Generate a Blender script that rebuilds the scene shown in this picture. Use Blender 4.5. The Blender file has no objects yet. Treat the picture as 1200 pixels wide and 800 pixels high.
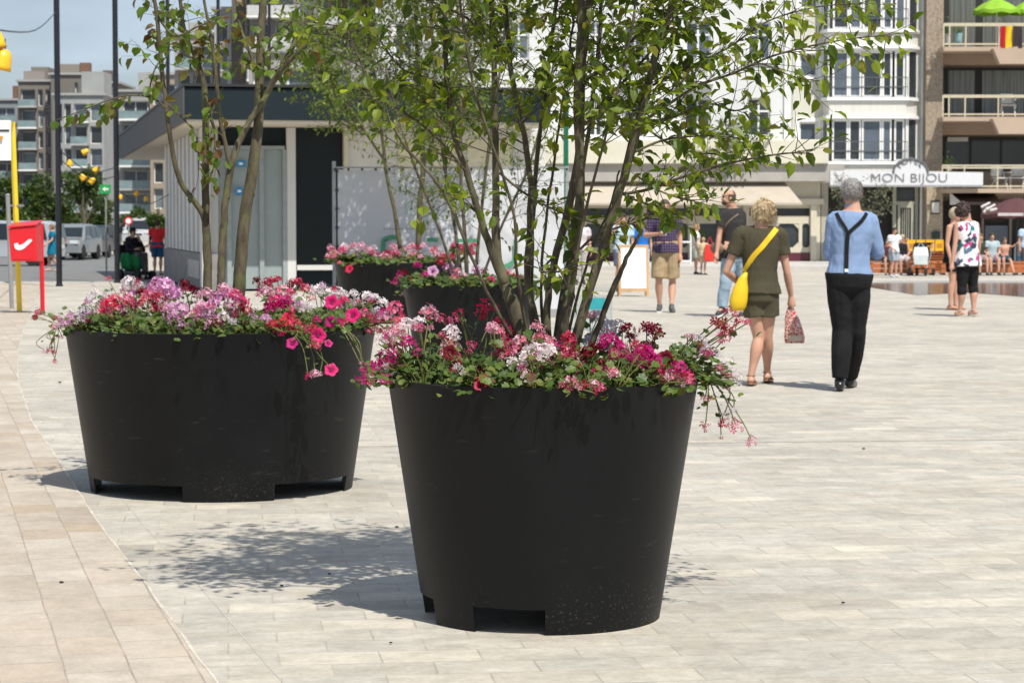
import bpy, bmesh, math, random
from mathutils import Vector, Matrix, noise
from mathutils.bvhtree import BVHTree
random.seed(11)
R = math.radians
PI = math.pi
SC = bpy.context.scene
COL = SC.collection

# ---------------------------------------------------------------- camera
F, HZ, CH = 2700.0, 262.0, 1.38           # focal length in photo pixels, horizon row, lens height
PITCH = math.atan((400 - HZ) / F)
cam = bpy.data.cameras.new('camera'); camo = bpy.data.objects.new('camera', cam); COL.objects.link(camo)
cam.sensor_width = 36; cam.lens = 36 * F / 1200
camo.location = (0, 0, CH); camo.rotation_euler = (PI / 2 - PITCH, 0, 0)
cam.clip_start = .1; cam.clip_end = 6000
cam.dof.use_dof = True; cam.dof.focus_distance = 7.9; cam.dof.aperture_fstop = 12
SC.camera = camo
# ---------------------------------------------------------------- light
SUN = Vector((.28, -.58, 1)).normalized()
w = bpy.data.worlds.new('World'); SC.world = w; w.use_nodes = True
nt = w.node_tree
bg = nt.nodes['Background']
sky = nt.nodes.new('ShaderNodeTexSky'); sky.sky_type = 'NISHITA'; sky.sun_disc = False
sky.sun_elevation = math.asin(SUN.z); sky.sun_rotation = math.atan2(SUN.x, SUN.y)
sky.altitude = 0; sky.air_density = 1.0; sky.dust_density = 1.6; sky.ozone_density = 1.4
hsv = nt.nodes.new('ShaderNodeHueSaturation'); hsv.inputs['Saturation'].default_value = 1.0; hsv.inputs['Hue'].default_value = .515
nt.links.new(sky.outputs[0], hsv.inputs['Color'])
wtc = nt.nodes.new('ShaderNodeTexCoord'); wmp = nt.nodes.new('ShaderNodeMapping'); wmp.inputs['Scale'].default_value = (2.2, 2.2, 9)
wns = nt.nodes.new('ShaderNodeTexNoise'); wns.inputs['Scale'].default_value = 2.4; wns.inputs['Detail'].default_value = 7
wmr = nt.nodes.new('ShaderNodeMapRange'); wmr.inputs['From Min'].default_value = .45; wmr.inputs['From Max'].default_value = .8; wmr.inputs['To Min'].default_value = .25; wmr.inputs['To Max'].default_value = .95
wmx = nt.nodes.new('ShaderNodeMix'); wmx.data_type = 'RGBA'; wmx.inputs[7].default_value = (7.6, 9.2, 11.2, 1)      # thin high cloud
nt.links.new(wtc.outputs['Generated'], wmp.inputs[0]); nt.links.new(wmp.outputs[0], wns.inputs[0]); nt.links.new(wns.outputs['Fac'], wmr.inputs[0])
nt.links.new(wmr.outputs[0], wmx.inputs[0]); nt.links.new(hsv.outputs[0], wmx.inputs[6]); nt.links.new(wmx.outputs[2], bg.inputs[0]); bg.inputs[1].default_value = .082
sl = bpy.data.lights.new('sun', 'SUN'); so = bpy.data.objects.new('sun', sl); COL.objects.link(so)
sl.energy = 4.9; sl.angle = R(.53); sl.color = (1, .955, .875)
so.rotation_euler = SUN.to_track_quat('Z', 'Y').to_euler(); so.location = (20, -30, 60)
SC.view_settings.view_transform = 'Standard'; SC.view_settings.look = 'None'
SC.view_settings.gamma = 1; SC.view_settings.use_curve_mapping = False
SC.view_settings.exposure = 0.18

# ---------------------------------------------------------------- pixel -> place
cp, sp_ = math.cos(PITCH), math.sin(PITCH)
def at(px, py, Y):
    """the place that shows at photo pixel (px, py), Y metres out from the camera"""
    a = (px - 600) / F; b = (400 - py) / F
    d = Vector((a, cp + b * sp_, -sp_ + b * cp))
    return Vector((0, 0, CH)) + d * (Y / d.y)
def gz(Y):
    if Y < 38: return 0.0
    if Y < 70: return -.25 * (Y - 38) / 32
    return -.25
def ground(px, py):
    lo, hi = 3.0, 900.0
    for _ in range(60):
        m = (lo + hi) / 2
        if at(px, py, m).z > gz(m): lo = m
        else: hi = m
    p = at(px, py, lo); p.z = gz(lo); return p
def lerp(a, b, t): return a + (b - a) * t

# ---------------------------------------------------------------- materials
_m = {}
def nodes(m):
    m.use_nodes = True; return m.node_tree, m.node_tree.nodes['Principled BSDF']
def N(nt, typ, **kw):
    n = nt.nodes.new(typ)
    for k, v in kw.items():
        if isinstance(k, str) and k.startswith('i_'):
            n.inputs[k[2:].replace('_', ' ')].default_value = v
        else: setattr(n, k, v)
    return n
def mat(name, c, rough=.6, var=.12, scale=6, metal=0, bump=0, bscale=60, c2=None, spec=.5, stretch=None, trans=0, island=0, coord='Object'):
    if name in _m: return _m[name]
    m = bpy.data.materials.new(name); t, b = nodes(m)
    b.inputs['Roughness'].default_value = rough; b.inputs['Metallic'].default_value = metal
    b.inputs['Specular IOR Level'].default_value = spec
    tc = N(t, 'ShaderNodeTexCoord'); mp = N(t, 'ShaderNodeMapping')
    t.links.new(tc.outputs[coord], mp.inputs[0])
    if stretch: mp.inputs['Scale'].default_value = stretch
    nz = N(t, 'ShaderNodeTexNoise', i_Scale=scale, i_Detail=6.0, i_Roughness=.6)
    t.links.new(mp.outputs[0], nz.inputs[0])
    rp = N(t, 'ShaderNodeValToRGB'); rp.color_ramp.elements[0].position = .3; rp.color_ramp.elements[1].position = .7
    if c2 is None:
        ca = [x * (1 - var) for x in c]; cb = [min(1, x * (1 + var)) for x in c]
    else: ca, cb = c, c2
    rp.color_ramp.elements[0].color = (*ca, 1); rp.color_ramp.elements[1].color = (*cb, 1)
    t.links.new(nz.outputs['Fac'], rp.inputs[0])
    out = rp.outputs[0]
    if island:
        g = N(t, 'ShaderNodeNewGeometry'); hs = N(t, 'ShaderNodeHueSaturation')
        mr = N(t, 'ShaderNodeMapRange'); mr.inputs['To Min'].default_value = 1 - island; mr.inputs['To Max'].default_value = 1 + island
        t.links.new(g.outputs['Random Per Island'], mr.inputs[0]); t.links.new(mr.outputs[0], hs.inputs['Value'])
        t.links.new(out, hs.inputs['Color']); out = hs.outputs[0]
    t.links.new(out, b.inputs['Base Color'])
    if bump:
        n2 = N(t, 'ShaderNodeTexNoise', i_Scale=bscale, i_Detail=4.0); t.links.new(mp.outputs[0], n2.inputs[0])
        bm_ = N(t, 'ShaderNodeBump', i_Strength=bump, i_Distance=.01); t.links.new(n2.outputs['Fac'], bm_.inputs['Height'])
        t.links.new(bm_.outputs[0], b.inputs['Normal'])
    _m[name] = m; return m
def glass(name, c=(.02, .03, .035), rough=.06, c2=None):
    return mat(name, c, rough, .3, .5, spec=.6, c2=c2)
def leafmat(name, cols, tr=.35, rough=.45, brown=None):
    if name in _m: return _m[name]
    m = bpy.data.materials.new(name); t, b = nodes(m)
    g = N(t, 'ShaderNodeNewGeometry'); rp = N(t, 'ShaderNodeValToRGB'); rp.color_ramp.interpolation = 'LINEAR'
    el = rp.color_ramp.elements
    while len(el) < len(cols): el.new(.5)
    for i, c in enumerate(cols):
        el[i].position = i / (len(cols) - 1); el[i].color = (*c, 1)
    t.links.new(g.outputs['Random Per Island'], rp.inputs[0])
    t.links.new(rp.outputs[0], b.inputs['Base Color'])
    b.inputs['Roughness'].default_value = rough; b.inputs['Specular IOR Level'].default_value = .4
    tl = N(t, 'ShaderNodeBsdfTranslucent'); hs = N(t, 'ShaderNodeHueSaturation', i_Saturation=1.1, i_Value=1.9)
    t.links.new(rp.outputs[0], hs.inputs['Color']); t.links.new(hs.outputs[0], tl.inputs[0])
    mx = N(t, 'ShaderNodeMixShader'); mx.inputs[0].default_value = tr
    t.links.new(b.outputs[0], mx.inputs[1]); t.links.new(tl.outputs[0], mx.inputs[2])
    t.links.new(mx.outputs[0], t.nodes['Material Output'].inputs[0])
    _m[name] = m; return m

def paving(name, cols, mortar, bw, rh, ang, offset=.5, ms=.004, mottle=.25, stain=None):
    m = bpy.data.materials.new(name); t, b = nodes(m)
    g = N(t, 'ShaderNodeNewGeometry'); mp = N(t, 'ShaderNodeMapping'); mp.inputs['Rotation'].default_value = (0, 0, ang)
    t.links.new(g.outputs['Position'], mp.inputs[0])
    # slight waviness so that joints are not ruler straight
    wn = N(t, 'ShaderNodeTexNoise', i_Scale=1.7, i_Detail=3.0); t.links.new(mp.outputs[0], wn.inputs[0])
    vm = N(t, 'ShaderNodeVectorMath', operation='SCALE'); vm.inputs['Scale'].default_value = .02
    t.links.new(wn.outputs['Color'], vm.inputs[0])
    va = N(t, 'ShaderNodeVectorMath', operation='ADD'); t.links.new(mp.outputs[0], va.inputs[0]); t.links.new(vm.outputs[0], va.inputs[1])
    br = N(t, 'ShaderNodeTexBrick', offset=offset, squash=1.0)
    br.inputs['Scale'].default_value = 1; br.inputs['Brick Width'].default_value = bw; br.inputs['Row Height'].default_value = rh
    br.inputs['Mortar Size'].default_value = ms; br.inputs['Mortar Smooth'].default_value = .3
    br.inputs['Color1'].default_value = (0, 0, 0, 1); br.inputs['Color2'].default_value = (1, 1, 1, 1); br.inputs['Mortar'].default_value = (.5, .5, .5, 1)
    t.links.new(va.outputs[0], br.inputs[0])
    rp = N(t, 'ShaderNodeValToRGB'); el = rp.color_ramp.elements
    while len(el) < len(cols): el.new(.5)
    for i, c in enumerate(cols): el[i].position = i / (len(cols) - 1); el[i].color = (*c, 1)
    t.links.new(br.outputs['Color'], rp.inputs[0])
    def mulnoise(src, scale, lo, hi, det=8, stretch=None, rgh=.65):
        n = N(t, 'ShaderNodeTexNoise', i_Scale=scale, i_Detail=float(det), i_Roughness=rgh)
        if stretch:
            m2 = N(t, 'ShaderNodeMapping'); m2.inputs['Scale'].default_value = stretch
            t.links.new(va.outputs[0], m2.inputs[0]); t.links.new(m2.outputs[0], n.inputs[0])
        else: t.links.new(va.outputs[0], n.inputs[0])
        mr = N(t, 'ShaderNodeMapRange'); mr.inputs['From Min'].default_value = .3; mr.inputs['From Max'].default_value = .7
        mr.inputs['To Min'].default_value = lo; mr.inputs['To Max'].default_value = hi; t.links.new(n.outputs['Fac'], mr.inputs[0])
        mx = N(t, 'ShaderNodeMix', data_type='RGBA', blend_type='MULTIPLY'); mx.inputs[0].default_value = 1
        t.links.new(src, mx.inputs[6]); t.links.new(mr.outputs[0], mx.inputs[7]); return mx.outputs[2]
    o = mulnoise(rp.outputs[0], .45, 1 - mottle * .45, 1 + mottle * .35)
    o = mulnoise(o, 4, 1 - mottle * .75, 1 + mottle * .5, stretch=(1, 1.4, 1), rgh=.75)
    o = mulnoise(o, 14, 1 - mottle * .45, 1 + mottle * .3, rgh=.8)
    o = mulnoise(o, 60, .9, 1.08)
    if stain:
        n = N(t, 'ShaderNodeTexNoise', i_Scale=1.6, i_Detail=9.0, i_Roughness=.78); t.links.new(va.outputs[0], n.inputs[0])
        mr = N(t, 'ShaderNodeMapRange'); mr.inputs['From Min'].default_value = .53; mr.inputs['From Max'].default_value = .68
        t.links.new(n.outputs['Fac'], mr.inputs[0])
        mm = N(t, 'ShaderNodeMath', operation='MULTIPLY'); mm.inputs[1].default_value = .55; t.links.new(mr.outputs[0], mm.inputs[0])
        mx = N(t, 'ShaderNodeMix', data_type='RGBA'); t.links.new(mm.outputs[0], mx.inputs[0]); t.links.new(o, mx.inputs[6]); mx.inputs[7].default_value = (*stain, 1); o = mx.outputs[2]
    # joints, worn away here and there
    jn = N(t, 'ShaderNodeTexNoise', i_Scale=5.0, i_Detail=5.0); t.links.new(va.outputs[0], jn.inputs[0])
    jr = N(t, 'ShaderNodeMapRange'); jr.inputs['From Min'].default_value = .35; jr.inputs['From Max'].default_value = .65; jr.inputs['To Min'].default_value = .15; jr.inputs['To Max'].default_value = .9
    t.links.new(jn.outputs['Fac'], jr.inputs[0])
    jm = N(t, 'ShaderNodeMath', operation='MULTIPLY'); t.links.new(br.outputs['Fac'], jm.inputs[0]); t.links.new(jr.outputs[0], jm.inputs[1])
    mx = N(t, 'ShaderNodeMix', data_type='RGBA'); t.links.new(jm.outputs[0], mx.inputs[0]); t.links.new(o, mx.inputs[6]); mx.inputs[7].default_value = (*mortar, 1)
    t.links.new(mx.outputs[2], b.inputs['Base Color']); b.inputs['Roughness'].default_value = .75; b.inputs['Specular IOR Level'].default_value = .25
    fn = N(t, 'ShaderNodeTexNoise', i_Scale=90.0, i_Detail=5.0); t.links.new(g.outputs['Position'], fn.inputs[0])
    sub = N(t, 'ShaderNodeMath', operation='SUBTRACT'); t.links.new(fn.outputs['Fac'], sub.inputs[0]); t.links.new(br.outputs['Fac'], sub.inputs[1])
    bp = N(t, 'ShaderNodeBump', i_Strength=.35, i_Distance=.004); t.links.new(sub.outputs[0], bp.inputs['Height']); t.links.new(bp.outputs[0], b.inputs['Normal'])
    return m

# ---------------------------------------------------------------- mesh helpers
class MB:
    def __init__(s): s.v = []; s.f = []
    def add(s, vs, fs):
        o = len(s.v); s.v += [tuple(v) for v in vs]; s.f += [tuple(i + o for i in f) for f in fs]; return s
    def box(s, x0, x1, y0, y1, z0, z1, M=None, bev=0):
        vs = [Vector((x, y, z)) for x in (x0, x1) for y in (y0, y1) for z in (z0, z1)]
        if M: vs = [M @ v for v in vs]
        return s.add(vs, [(0, 1, 3, 2), (4, 6, 7, 5), (0, 4, 5, 1), (2, 3, 7, 6), (0, 2, 6, 4), (1, 5, 7, 3)])
    def cbox(s, c, sz, M=None):
        c = Vector(c); h = Vector(sz) / 2
        return s.box(c.x - h.x, c.x + h.x, c.y - h.y, c.y + h.y, c.z - h.z, c.z + h.z, M)
    def rings(s, rs, cap=True, closed=True):
        n = len(rs[0]); o = len(s.v)
        for r in rs: s.v += [tuple(p) for p in r]
        for i in range(len(rs) - 1):
            for j in range(n if closed else n - 1):
                k = (j + 1) % n
                s.f.append((o + i * n + j, o + i * n + k, o + (i + 1) * n + k, o + (i + 1) * n + j))
        if cap and closed:
            s.f.append(tuple(o + j for j in range(n))[::-1]); s.f.append(tuple(o + (len(rs) - 1) * n + j for j in range(n)))
        return s
    def tube(s, pts, rad, seg=8, cap=True, flat=1.0):
        pts = [Vector(p) for p in pts]
        if not isinstance(rad, (list, tuple)): rad = [rad] * len(pts)
        rs = []; up = Vector((0, 0, 1)); prev = None
        for i, p in enumerate(pts):
            d = (pts[min(i + 1, len(pts) - 1)] - pts[max(i - 1, 0)])
            if d.length < 1e-9: d = Vector((0, 0, 1))
            d.normalize()
            if prev is None:
                a = d.cross(Vector((0, 1, 0)) if abs(d.y) < .8 else Vector((1, 0, 0))).normalized()
            else:
                a = (prev - d * prev.dot(d)).normalized()
            prev = a; b = d.cross(a)
            rs.append([p + (a * math.cos(2 * PI * j / seg) + b * math.sin(2 * PI * j / seg) * flat) * rad[i] for j in range(seg)])
        return s.rings(rs, cap)
    def lathe(s, prof, seg=24, c=(0, 0, 0), cap=True):
        c = Vector(c)
        return s.rings([[c + Vector((r * math.cos(2 * PI * j / seg), r * math.sin(2 * PI * j / seg), z)) for j in range(seg)] for r, z in prof], cap)
    def ell(s, c, r, M=None, seg=12, n=8):
        c = Vector(c); rs = []
        for i in range(1, n):
            a = PI * i / n
            ring = [Vector((r[0] * math.sin(a) * math.cos(2 * PI * j / seg), r[1] * math.sin(a) * math.sin(2 * PI * j / seg), -r[2] * math.cos(a))) for j in range(seg)]
            if M: ring = [M @ q for q in ring]
            rs.append([c + q for q in ring])
        return s.rings(rs)
    def poly(s, pts, M=None):
        pts = [Vector(p) for p in pts]
        return s.add(pts, [tuple(range(len(pts)))])
    def prism(s, out, y0, y1):
        """outline in x,z pushed through from y0 to y1"""
        n = len(out)
        vs = [(x, y0, z) for x, z in out] + [(x, y1, z) for x, z in out]
        fs = [tuple(range(n))[::-1], tuple(range(n, 2 * n))] + [(i, (i + 1) % n, n + (i + 1) % n, n + i) for i in range(n)]
        return s.add(vs, fs)
    def xf(s, M):
        s.v = [tuple(M @ Vector(v)) for v in s.v]; return s
    def mesh(s, name, m, off=(0, 0, 0), smooth=False, fixn=True):
        me = bpy.data.meshes.new(name); o = Vector(off)
        me.from_pydata([Vector(v) - o for v in s.v], [], s.f)
        if fixn:
            b = bmesh.new(); b.from_mesh(me); bmesh.ops.recalc_face_normals(b, faces=b.faces); b.to_mesh(me); b.free()
        if m: me.materials.append(m)
        if smooth:
            me.polygons.foreach_set('use_smooth', [True] * len(me.polygons))
        me.update(); return me
    def build(s, name, m, parent=None, smooth=False, local=False, bevel=0, fixn=True, org=None):
        """one mesh object; coordinates are world ones unless local"""
        off = Vector((0, 0, 0))
        if parent is not None and not local:
            q = parent
            while q: off += q.location; q = q.parent
        if parent is None and not local:
            if org is None:
                xs = [v[0] for v in s.v]; ys = [v[1] for v in s.v]; zs = [v[2] for v in s.v]
                off = Vector(((min(xs) + max(xs)) / 2, (min(ys) + max(ys)) / 2, min(zs)))
            else: off = Vector(org)
        o = bpy.data.objects.new(name, s.mesh(name, m, off, smooth, fixn)); COL.objects.link(o)
        if parent is not None: o.parent = parent
        elif not local: o.location = off
        if bevel:
            bv = o.modifiers.new('bevel', 'BEVEL'); bv.width = bevel; bv.segments = 2; bv.limit_method = 'ANGLE'; bv.angle_limit = R(40)
        return o
def tag(o, label=None, cat=None, group=None, kind=None):
    if label: o['label'] = label
    if cat: o['category'] = cat
    if group: o['group'] = group
    if kind: o['kind'] = kind
    return o
def thing(name, label, cat, loc=(0, 0, 0), rz=0, group=None):
    o = bpy.data.objects.new(name, None); COL.objects.link(o); o.location = loc; o.rotation_euler = (0, 0, rz)
    o.empty_display_size = .2
    return tag(o, label, cat, group)
def struct(name, mb, m, **k):
    return tag(mb.build(name, m, None, **k), name.replace('_', ' '), None, None, 'structure')
def smooth_path(pts, n=4):
    """Catmull-Rom through points of any width"""
    P = [list(p) for p in pts]; out = []
    for i in range(len(P) - 1):
        p0 = P[max(i - 1, 0)]; p1 = P[i]; p2 = P[i + 1]; p3 = P[min(i + 2, len(P) - 1)]
        for k in range(n):
            t = k / n
            out.append([.5 * (2 * b + (c - a) * t + (2 * a - 5 * b + 4 * c - d) * t * t + (-a + 3 * b - 3 * c + d) * t ** 3) for a, b, c, d in zip(p0, p1, p2, p3)])
    out.append(P[-1]); return out
# ================================================================ GROUND
def strip_sheet(xf, ys, dz, nx=1):
    """a sheet that follows the ground's slight fall; xf(Y) gives its left and right edge"""
    mb = MB(); rows = []
    for y in ys:
        a, b = xf(y); rows.append([Vector((lerp(a, b, i / nx), y, gz(y) + dz)) for i in range(nx + 1)])
    return mb.rings(rows, cap=False, closed=False)
BP = [(-5, 2.41), (7.165, -.971), (8.79, -1.41), (10.5, -1.89), (14.2, -2.86), (16.06, -3.36), (20.1, -4.32), (25.9, -5.56), (45, -9.3), (70, -14)]
def bord(Y):
    for (a, b), (c, d) in zip(BP, BP[1:]):
        if Y <= c: return lerp(b, d, (Y - a) / (c - a))
    return BP[-1][1]
ys = [-30, 0, 4, 8, 12, 20, 30, 38, 46, 54, 62, 70, 100, 200, 500, 1500, 4000]
mpav = paving('pale_slabs', [(.39, .362, .306), (.49, .454, .386), (.43, .404, .350), (.53, .484, .400), (.42, .384, .325), (.49, .462, .402)], (.29, .258, .205), .32, .2, R(-7), stain=(.40, .34, .25), mottle=.34)
mpav2 = paving('beige_slabs', [(.40, .34, .268), (.47, .414, .34), (.43, .37, .295), (.50, .445, .37), (.41, .33, .245)], (.25, .215, .17), .31, .2, -math.atan2(.969, -.248), offset=.37, stain=(.47, .37, .26))
struct('ground', strip_sheet(lambda y: (-3000, 3000), ys, 0), mpav)
struct('paving', strip_sheet(lambda y: (-60, bord(y)), [-5, 0, 4, 7.165, 8.79, 10.5, 14.2, 16.06, 20.1, 25.9, 30, 38, 46, 60], .004), mpav2)
mj = mat('pale_mortar', (.40, .35, .28), .9, .15, 9, c2=(.64, .59, .51)); mjl = mat('grey_mortar', (.34, .32, .28), .9, .2, 7, c2=(.50, .48, .43))
mjd = mat('joint_grit', (.33, .30, .25), .95, .3, 5)
struct('paving_joint', strip_sheet(lambda y: (bord(y) - .004 - .003 * math.sin(y * 7), bord(y) + .005 + .003 * math.sin(y * 11)), [2 + .12 * i for i in range(160)] + [25, 30, 45], .0052), mj)
struct('paving_joint', strip_sheet(lambda y: (bord(y) + .2, bord(y) + .2045), [2, 4, 7.165, 8.79, 10.5, 14.2, 16.06, 20.1], .0012), mjl)
mb = MB(); a = ground(560, 530); b = ground(1400, 513)
for (p, q, wd, z) in ((a, b, .035, .0015), (a + Vector((0, .01, 0)), b + Vector((0, .01, 0)), .012, .003)):
    mb = MB(); mb.add([p + Vector((-4, wd / 2, z)), p + Vector((-4, -wd / 2, z)), q + Vector((0, -wd / 2, z)), q + Vector((0, wd / 2, z))], [(0, 1, 2, 3)])
    struct('paving_seam', mb, mj if wd > .02 else mjd)
masph = mat('asphalt', (.16, .16, .155), .85, .15, 3, bump=.3)
struct('road', strip_sheet(lambda y: (-130, -9.5 - (y - 61) * .19), [61, 70, 90, 120, 200, 420], .006), masph)
mkerb = mat('kerb_stone', (.45, .44, .41), .8, .12, 5)
mb = MB(); mb.box(-130, -9.6, 60.6, 60.95, gz(61) - .05, gz(61) + .03)
struct('kerb', mb, mkerb)
# raised pavement in front of the shops and a shallow mirror of water
struct('pavement', MB().box(3, 90, 80, 100, -.4, -.1), mat('light_concrete', (.46, .44, .41), .8, .1, 1.5))
mwat = mat('still_water', (.075, .055, .045), .12, .3, .8, spec=.6, bump=.05, bscale=3)
W = [ground(1015, 336), ground(1075, 346), ground(1135, 343), ground(1200, 348), ground(1300, 352), ground(1320, 329), ground(1015, 331)]
mb = MB().poly([p + Vector((0, 0, .006)) for p in W]); struct('water', mb, mwat)
struct('kerb', MB().box(W[6].x - .6, W[5].x, W[6].y + .2, W[6].y + 1.2, -.4, gz(60) + .05), mat('pool_rim', (.5, .48, .44), .7, .1, 2))

# ================================================================ BUILDINGS
def RX(px, py, Y): return at(px, py, Y).x
def RZ(py, Y): return at(600, py, Y).z
def facade_mb(x0, x1, z0, z1, y, ops, depth=.25):
    """front face with openings cut in it and their reveals"""
    xs = sorted({x0, x1} | {v for o in ops for v in o[:2]}); zs = sorted({z0, z1} | {v for o in ops for v in o[2:4]})
    mb = MB()
    for i in range(len(xs) - 1):
        for j in range(len(zs) - 1):
            cx, cz = (xs[i] + xs[i + 1]) / 2, (zs[j] + zs[j + 1]) / 2
            if any(o[0] < cx < o[1] and o[2] < cz < o[3] for o in ops): continue
            mb.add([(xs[i], y, zs[j]), (xs[i + 1], y, zs[j]), (xs[i + 1], y, zs[j + 1]), (xs[i], y, zs[j + 1])], [(0, 1, 2, 3)])
    for a, b, c, d in [o[:4] for o in ops]:
        y2 = y + depth
        mb.add([(a, y, c), (a, y2, c), (a, y2, d), (a, y, d)], [(0, 1, 2, 3)]); mb.add([(b, y, c), (b, y2, c), (b, y2, d), (b, y, d)], [(3, 2, 1, 0)])
        mb.add([(a, y, c), (b, y, c), (b, y2, c), (a, y2, c)], [(0, 1, 2, 3)]); mb.add([(a, y, d), (b, y, d), (b, y2, d), (a, y2, d)], [(3, 2, 1, 0)])
    return mb
def body_mb(mb, x0, x1, z0, z1, y, dep):
    mb.add([(x0, y, z0), (x0, y + dep, z0), (x0, y + dep, z1), (x0, y, z1)], [(0, 1, 2, 3)])
    mb.add([(x1, y, z0), (x1, y + dep, z0), (x1, y + dep, z1), (x1, y, z1)], [(0, 1, 2, 3)])
    mb.add([(x0, y, z1), (x1, y, z1), (x1, y + dep, z1), (x0, y + dep, z1)], [(0, 1, 2, 3)])
    mb.add([(x0, y + dep, z0), (x1, y + dep, z0), (x1, y + dep, z1), (x0, y + dep, z1)], [(0, 1, 2, 3)])
    return mb
mwh = mat('white_frame', (.78, .78, .76), .5, .04, 4)
mgl = glass('dark_glass', (.012, .016, .02), .08, (.05, .06, .07))
mgl2 = glass('sky_glass', (.04, .055, .075), .08, (.14, .17, .21))
mcurt = mat('curtained_glass', (.10, .12, .12), .35, .4, 1.3, stretch=(9, 1, .25), c2=(.36, .40, .39))
def window(par, x0, x1, z0, z1, y, cols=1, transom=None, gm=None, fm=None, fw=.07, label=None):
    fm = fm or mwh; gm = gm or mgl
    f = MB(); d = .06
    f.box(x0, x0 + fw, y, y + d, z0, z1); f.box(x1 - fw, x1, y, y + d, z0, z1)
    f.box(x0 + fw, x1 - fw, y, y + d, z0, z0 + fw); f.box(x0 + fw, x1 - fw, y, y + d, z1 - fw, z1)
    for k in range(1, cols):
        xm = lerp(x0, x1, k / cols); f.box(xm - fw * .5, xm + fw * .5, y + .003, y + d, z0 + fw, z1 - fw)
    if transom: zm = lerp(z0, z1, transom); f.box(x0 + fw, x1 - fw, y - .003, y + d, zm - fw * .5, zm + fw * .5)
    wo = f.build('window', fm, par)
    MB().box(x0 + fw * .5, x1 - fw * .5, y + .03, y + .045, z0 + fw * .5, z1 - fw * .5).build('pane', gm, wo)
    if label: wo['label'] = label
    return wo
def railing(par, x0, x1, z0, z1, y, m, step=.12, r=.012, rails=(0, 1), xs=True, name='railing'):
    g = MB()
    for t in rails: zz = lerp(z0, z1, t); g.box(x0, x1, y - r * 1.4, y + r * 1.4, zz - r * 1.6, zz + r * 1.6)
    n = max(1, int((x1 - x0) / step)) if xs else 1
    for i in range(n + 1):
        x = lerp(x0, x1, i / n); g.box(x - r, x + r, y - r, y + r, z0, z1)
    return g.build(name, m, par)
GY = 91.0
# ---- A: the white house in the middle
A = thing('white_house', 'long white rendered house with small balconies above the cream pub front', 'building', (RX(685, 262, GY), GY, -.25))
Az0, Az1 = RZ(181, GY), RZ(-60, GY)
ax0, ax1 = RX(440, 100, GY), RX(928, 100, GY)
wins = []
for (c0, c1) in ((462, 484), (528, 552), (596, 620), (690, 706), (731, 757), (803, 833), (876, 903)):
    for (r0, r1) in ((-50, -15), (26, 70), (115, 160)):
        wins.append((RX(c0, 100, GY), RX(c1, 100, GY), RZ(r1, GY), RZ(r0, GY)))
mwall = mat('white_render', (.62, .63, .625), .85, .05, .6)
mb = facade_mb(ax0, ax1, Az0, Az1, GY, wins); body_mb(mb, ax0, ax1, Az0, Az1, GY, 10); mb.build('wall', mwall, A)
mblk = mat('black_iron', (.02, .02, .022), .5)
for i, o in enumerate(wins):
    window(A, *o, GY + .12, cols=2, transom=.66, gm=mgl2 if i % 3 != 2 else mgl)
    s = MB().box(o[0] - .12, o[1] + .12, GY - .12, GY + .05, o[2] - .14, o[2] - .003); s.build('window_sill', mwh, A)
for c in (744, 818):
    x0, x1 = RX(c - 18, 80, GY), RX(c + 18, 80, GY); z = RZ(95, GY)
    sl_ = MB().box(x0, x1, GY - .7, GY - .002, z - .15, z).build('balcony', mwh, A)
    g = MB()
    for i in range(9):
        x = lerp(x0 + .03, x1 - .03, i / 8); g.box(x - .012, x + .012, GY - .66, GY - .63, z, z + .8)
        if i < 8:
            for q in range(3): g.box(x + .03, x + .1, GY - .66, GY - .64, z + .12 + q * .24, z + .14 + q * .24)
    g.box(x0, x1, GY - .67, GY - .62, z + .8, z + .83); g.build('railing', mblk, sl_)
MB().box(RX(919, 90, GY), RX(921, 90, GY), GY - .1, GY - .02, Az0, Az1).build('downpipe', mwh, A)
# pub front at the foot of it
mcream = mat('cream_paint', (.56, .52, .41), .6, .06, 2)
mburg = mat('burgundy_paint', (.10, .02, .035), .4)
pub = thing('pub_front', 'cream pub front with arched windows and burgundy panels under a beige awning', 'shop front', (RX(800, 262, GY), GY - .3, -.1))
px0, px1 = RX(500, 280, GY), RX(960, 280, GY)
zt, zb = RZ(181, GY), -.1
ops = []
cols_ = [(512, 560), (568, 600), (610, 655), (664, 674), (682, 709), (716, 750), (758, 790), (797, 806), (814, 870), (878, 900), (908, 936), (940, 949)]
Yp = GY - .3
for a, b in cols_: ops.append((RX(a, 280, Yp), RX(b, 280, Yp), RZ(290, Yp), RZ(262, Yp)))
for a, b in ((512, 600), (610, 674), (682, 750), (758, 806), (814, 870), (878, 949)): ops.append((RX(a, 250, Yp), RX(b, 250, Yp), RZ(253, Yp), RZ(244, Yp)))
mb = facade_mb(px0, px1, zb, zt, Yp, ops, .2); mb.box(px0 + .001, px1 - .001, Yp + .2, Yp + .28, zb, zt)
mb.build('wall', mcream, pub)
for o in ops:
    g = MB().box(o[0] - .02, o[1] + .02, Yp + .1, Yp + .12, o[2] - .02, o[3] + .02).build('window', mgl, pub)
    if o[3] - o[2] > .6:      # cut corners of the frames
        f = MB(); c = min(.22, (o[1] - o[0]) * .3)
        for sx, xx in ((1, o[0]), (-1, o[1])):
            for sz, zz in ((1, o[2]), (-1, o[3])):
                f.prism([(xx, zz), (xx + sx * c, zz), (xx, zz + sz * c)], Yp + .02, Yp + .09)
        f.build('window_frame', mcream, pub)
for a, b in ((512, 600), (610, 674), (682, 750), (758, 806), (814, 870), (878, 949)):
    MB().box(RX(a, 300, Yp), RX(b, 300, Yp), Yp - .03, Yp - .002, RZ(310, Yp), RZ(296, Yp)).build('base_panel', mburg, pub)
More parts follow.
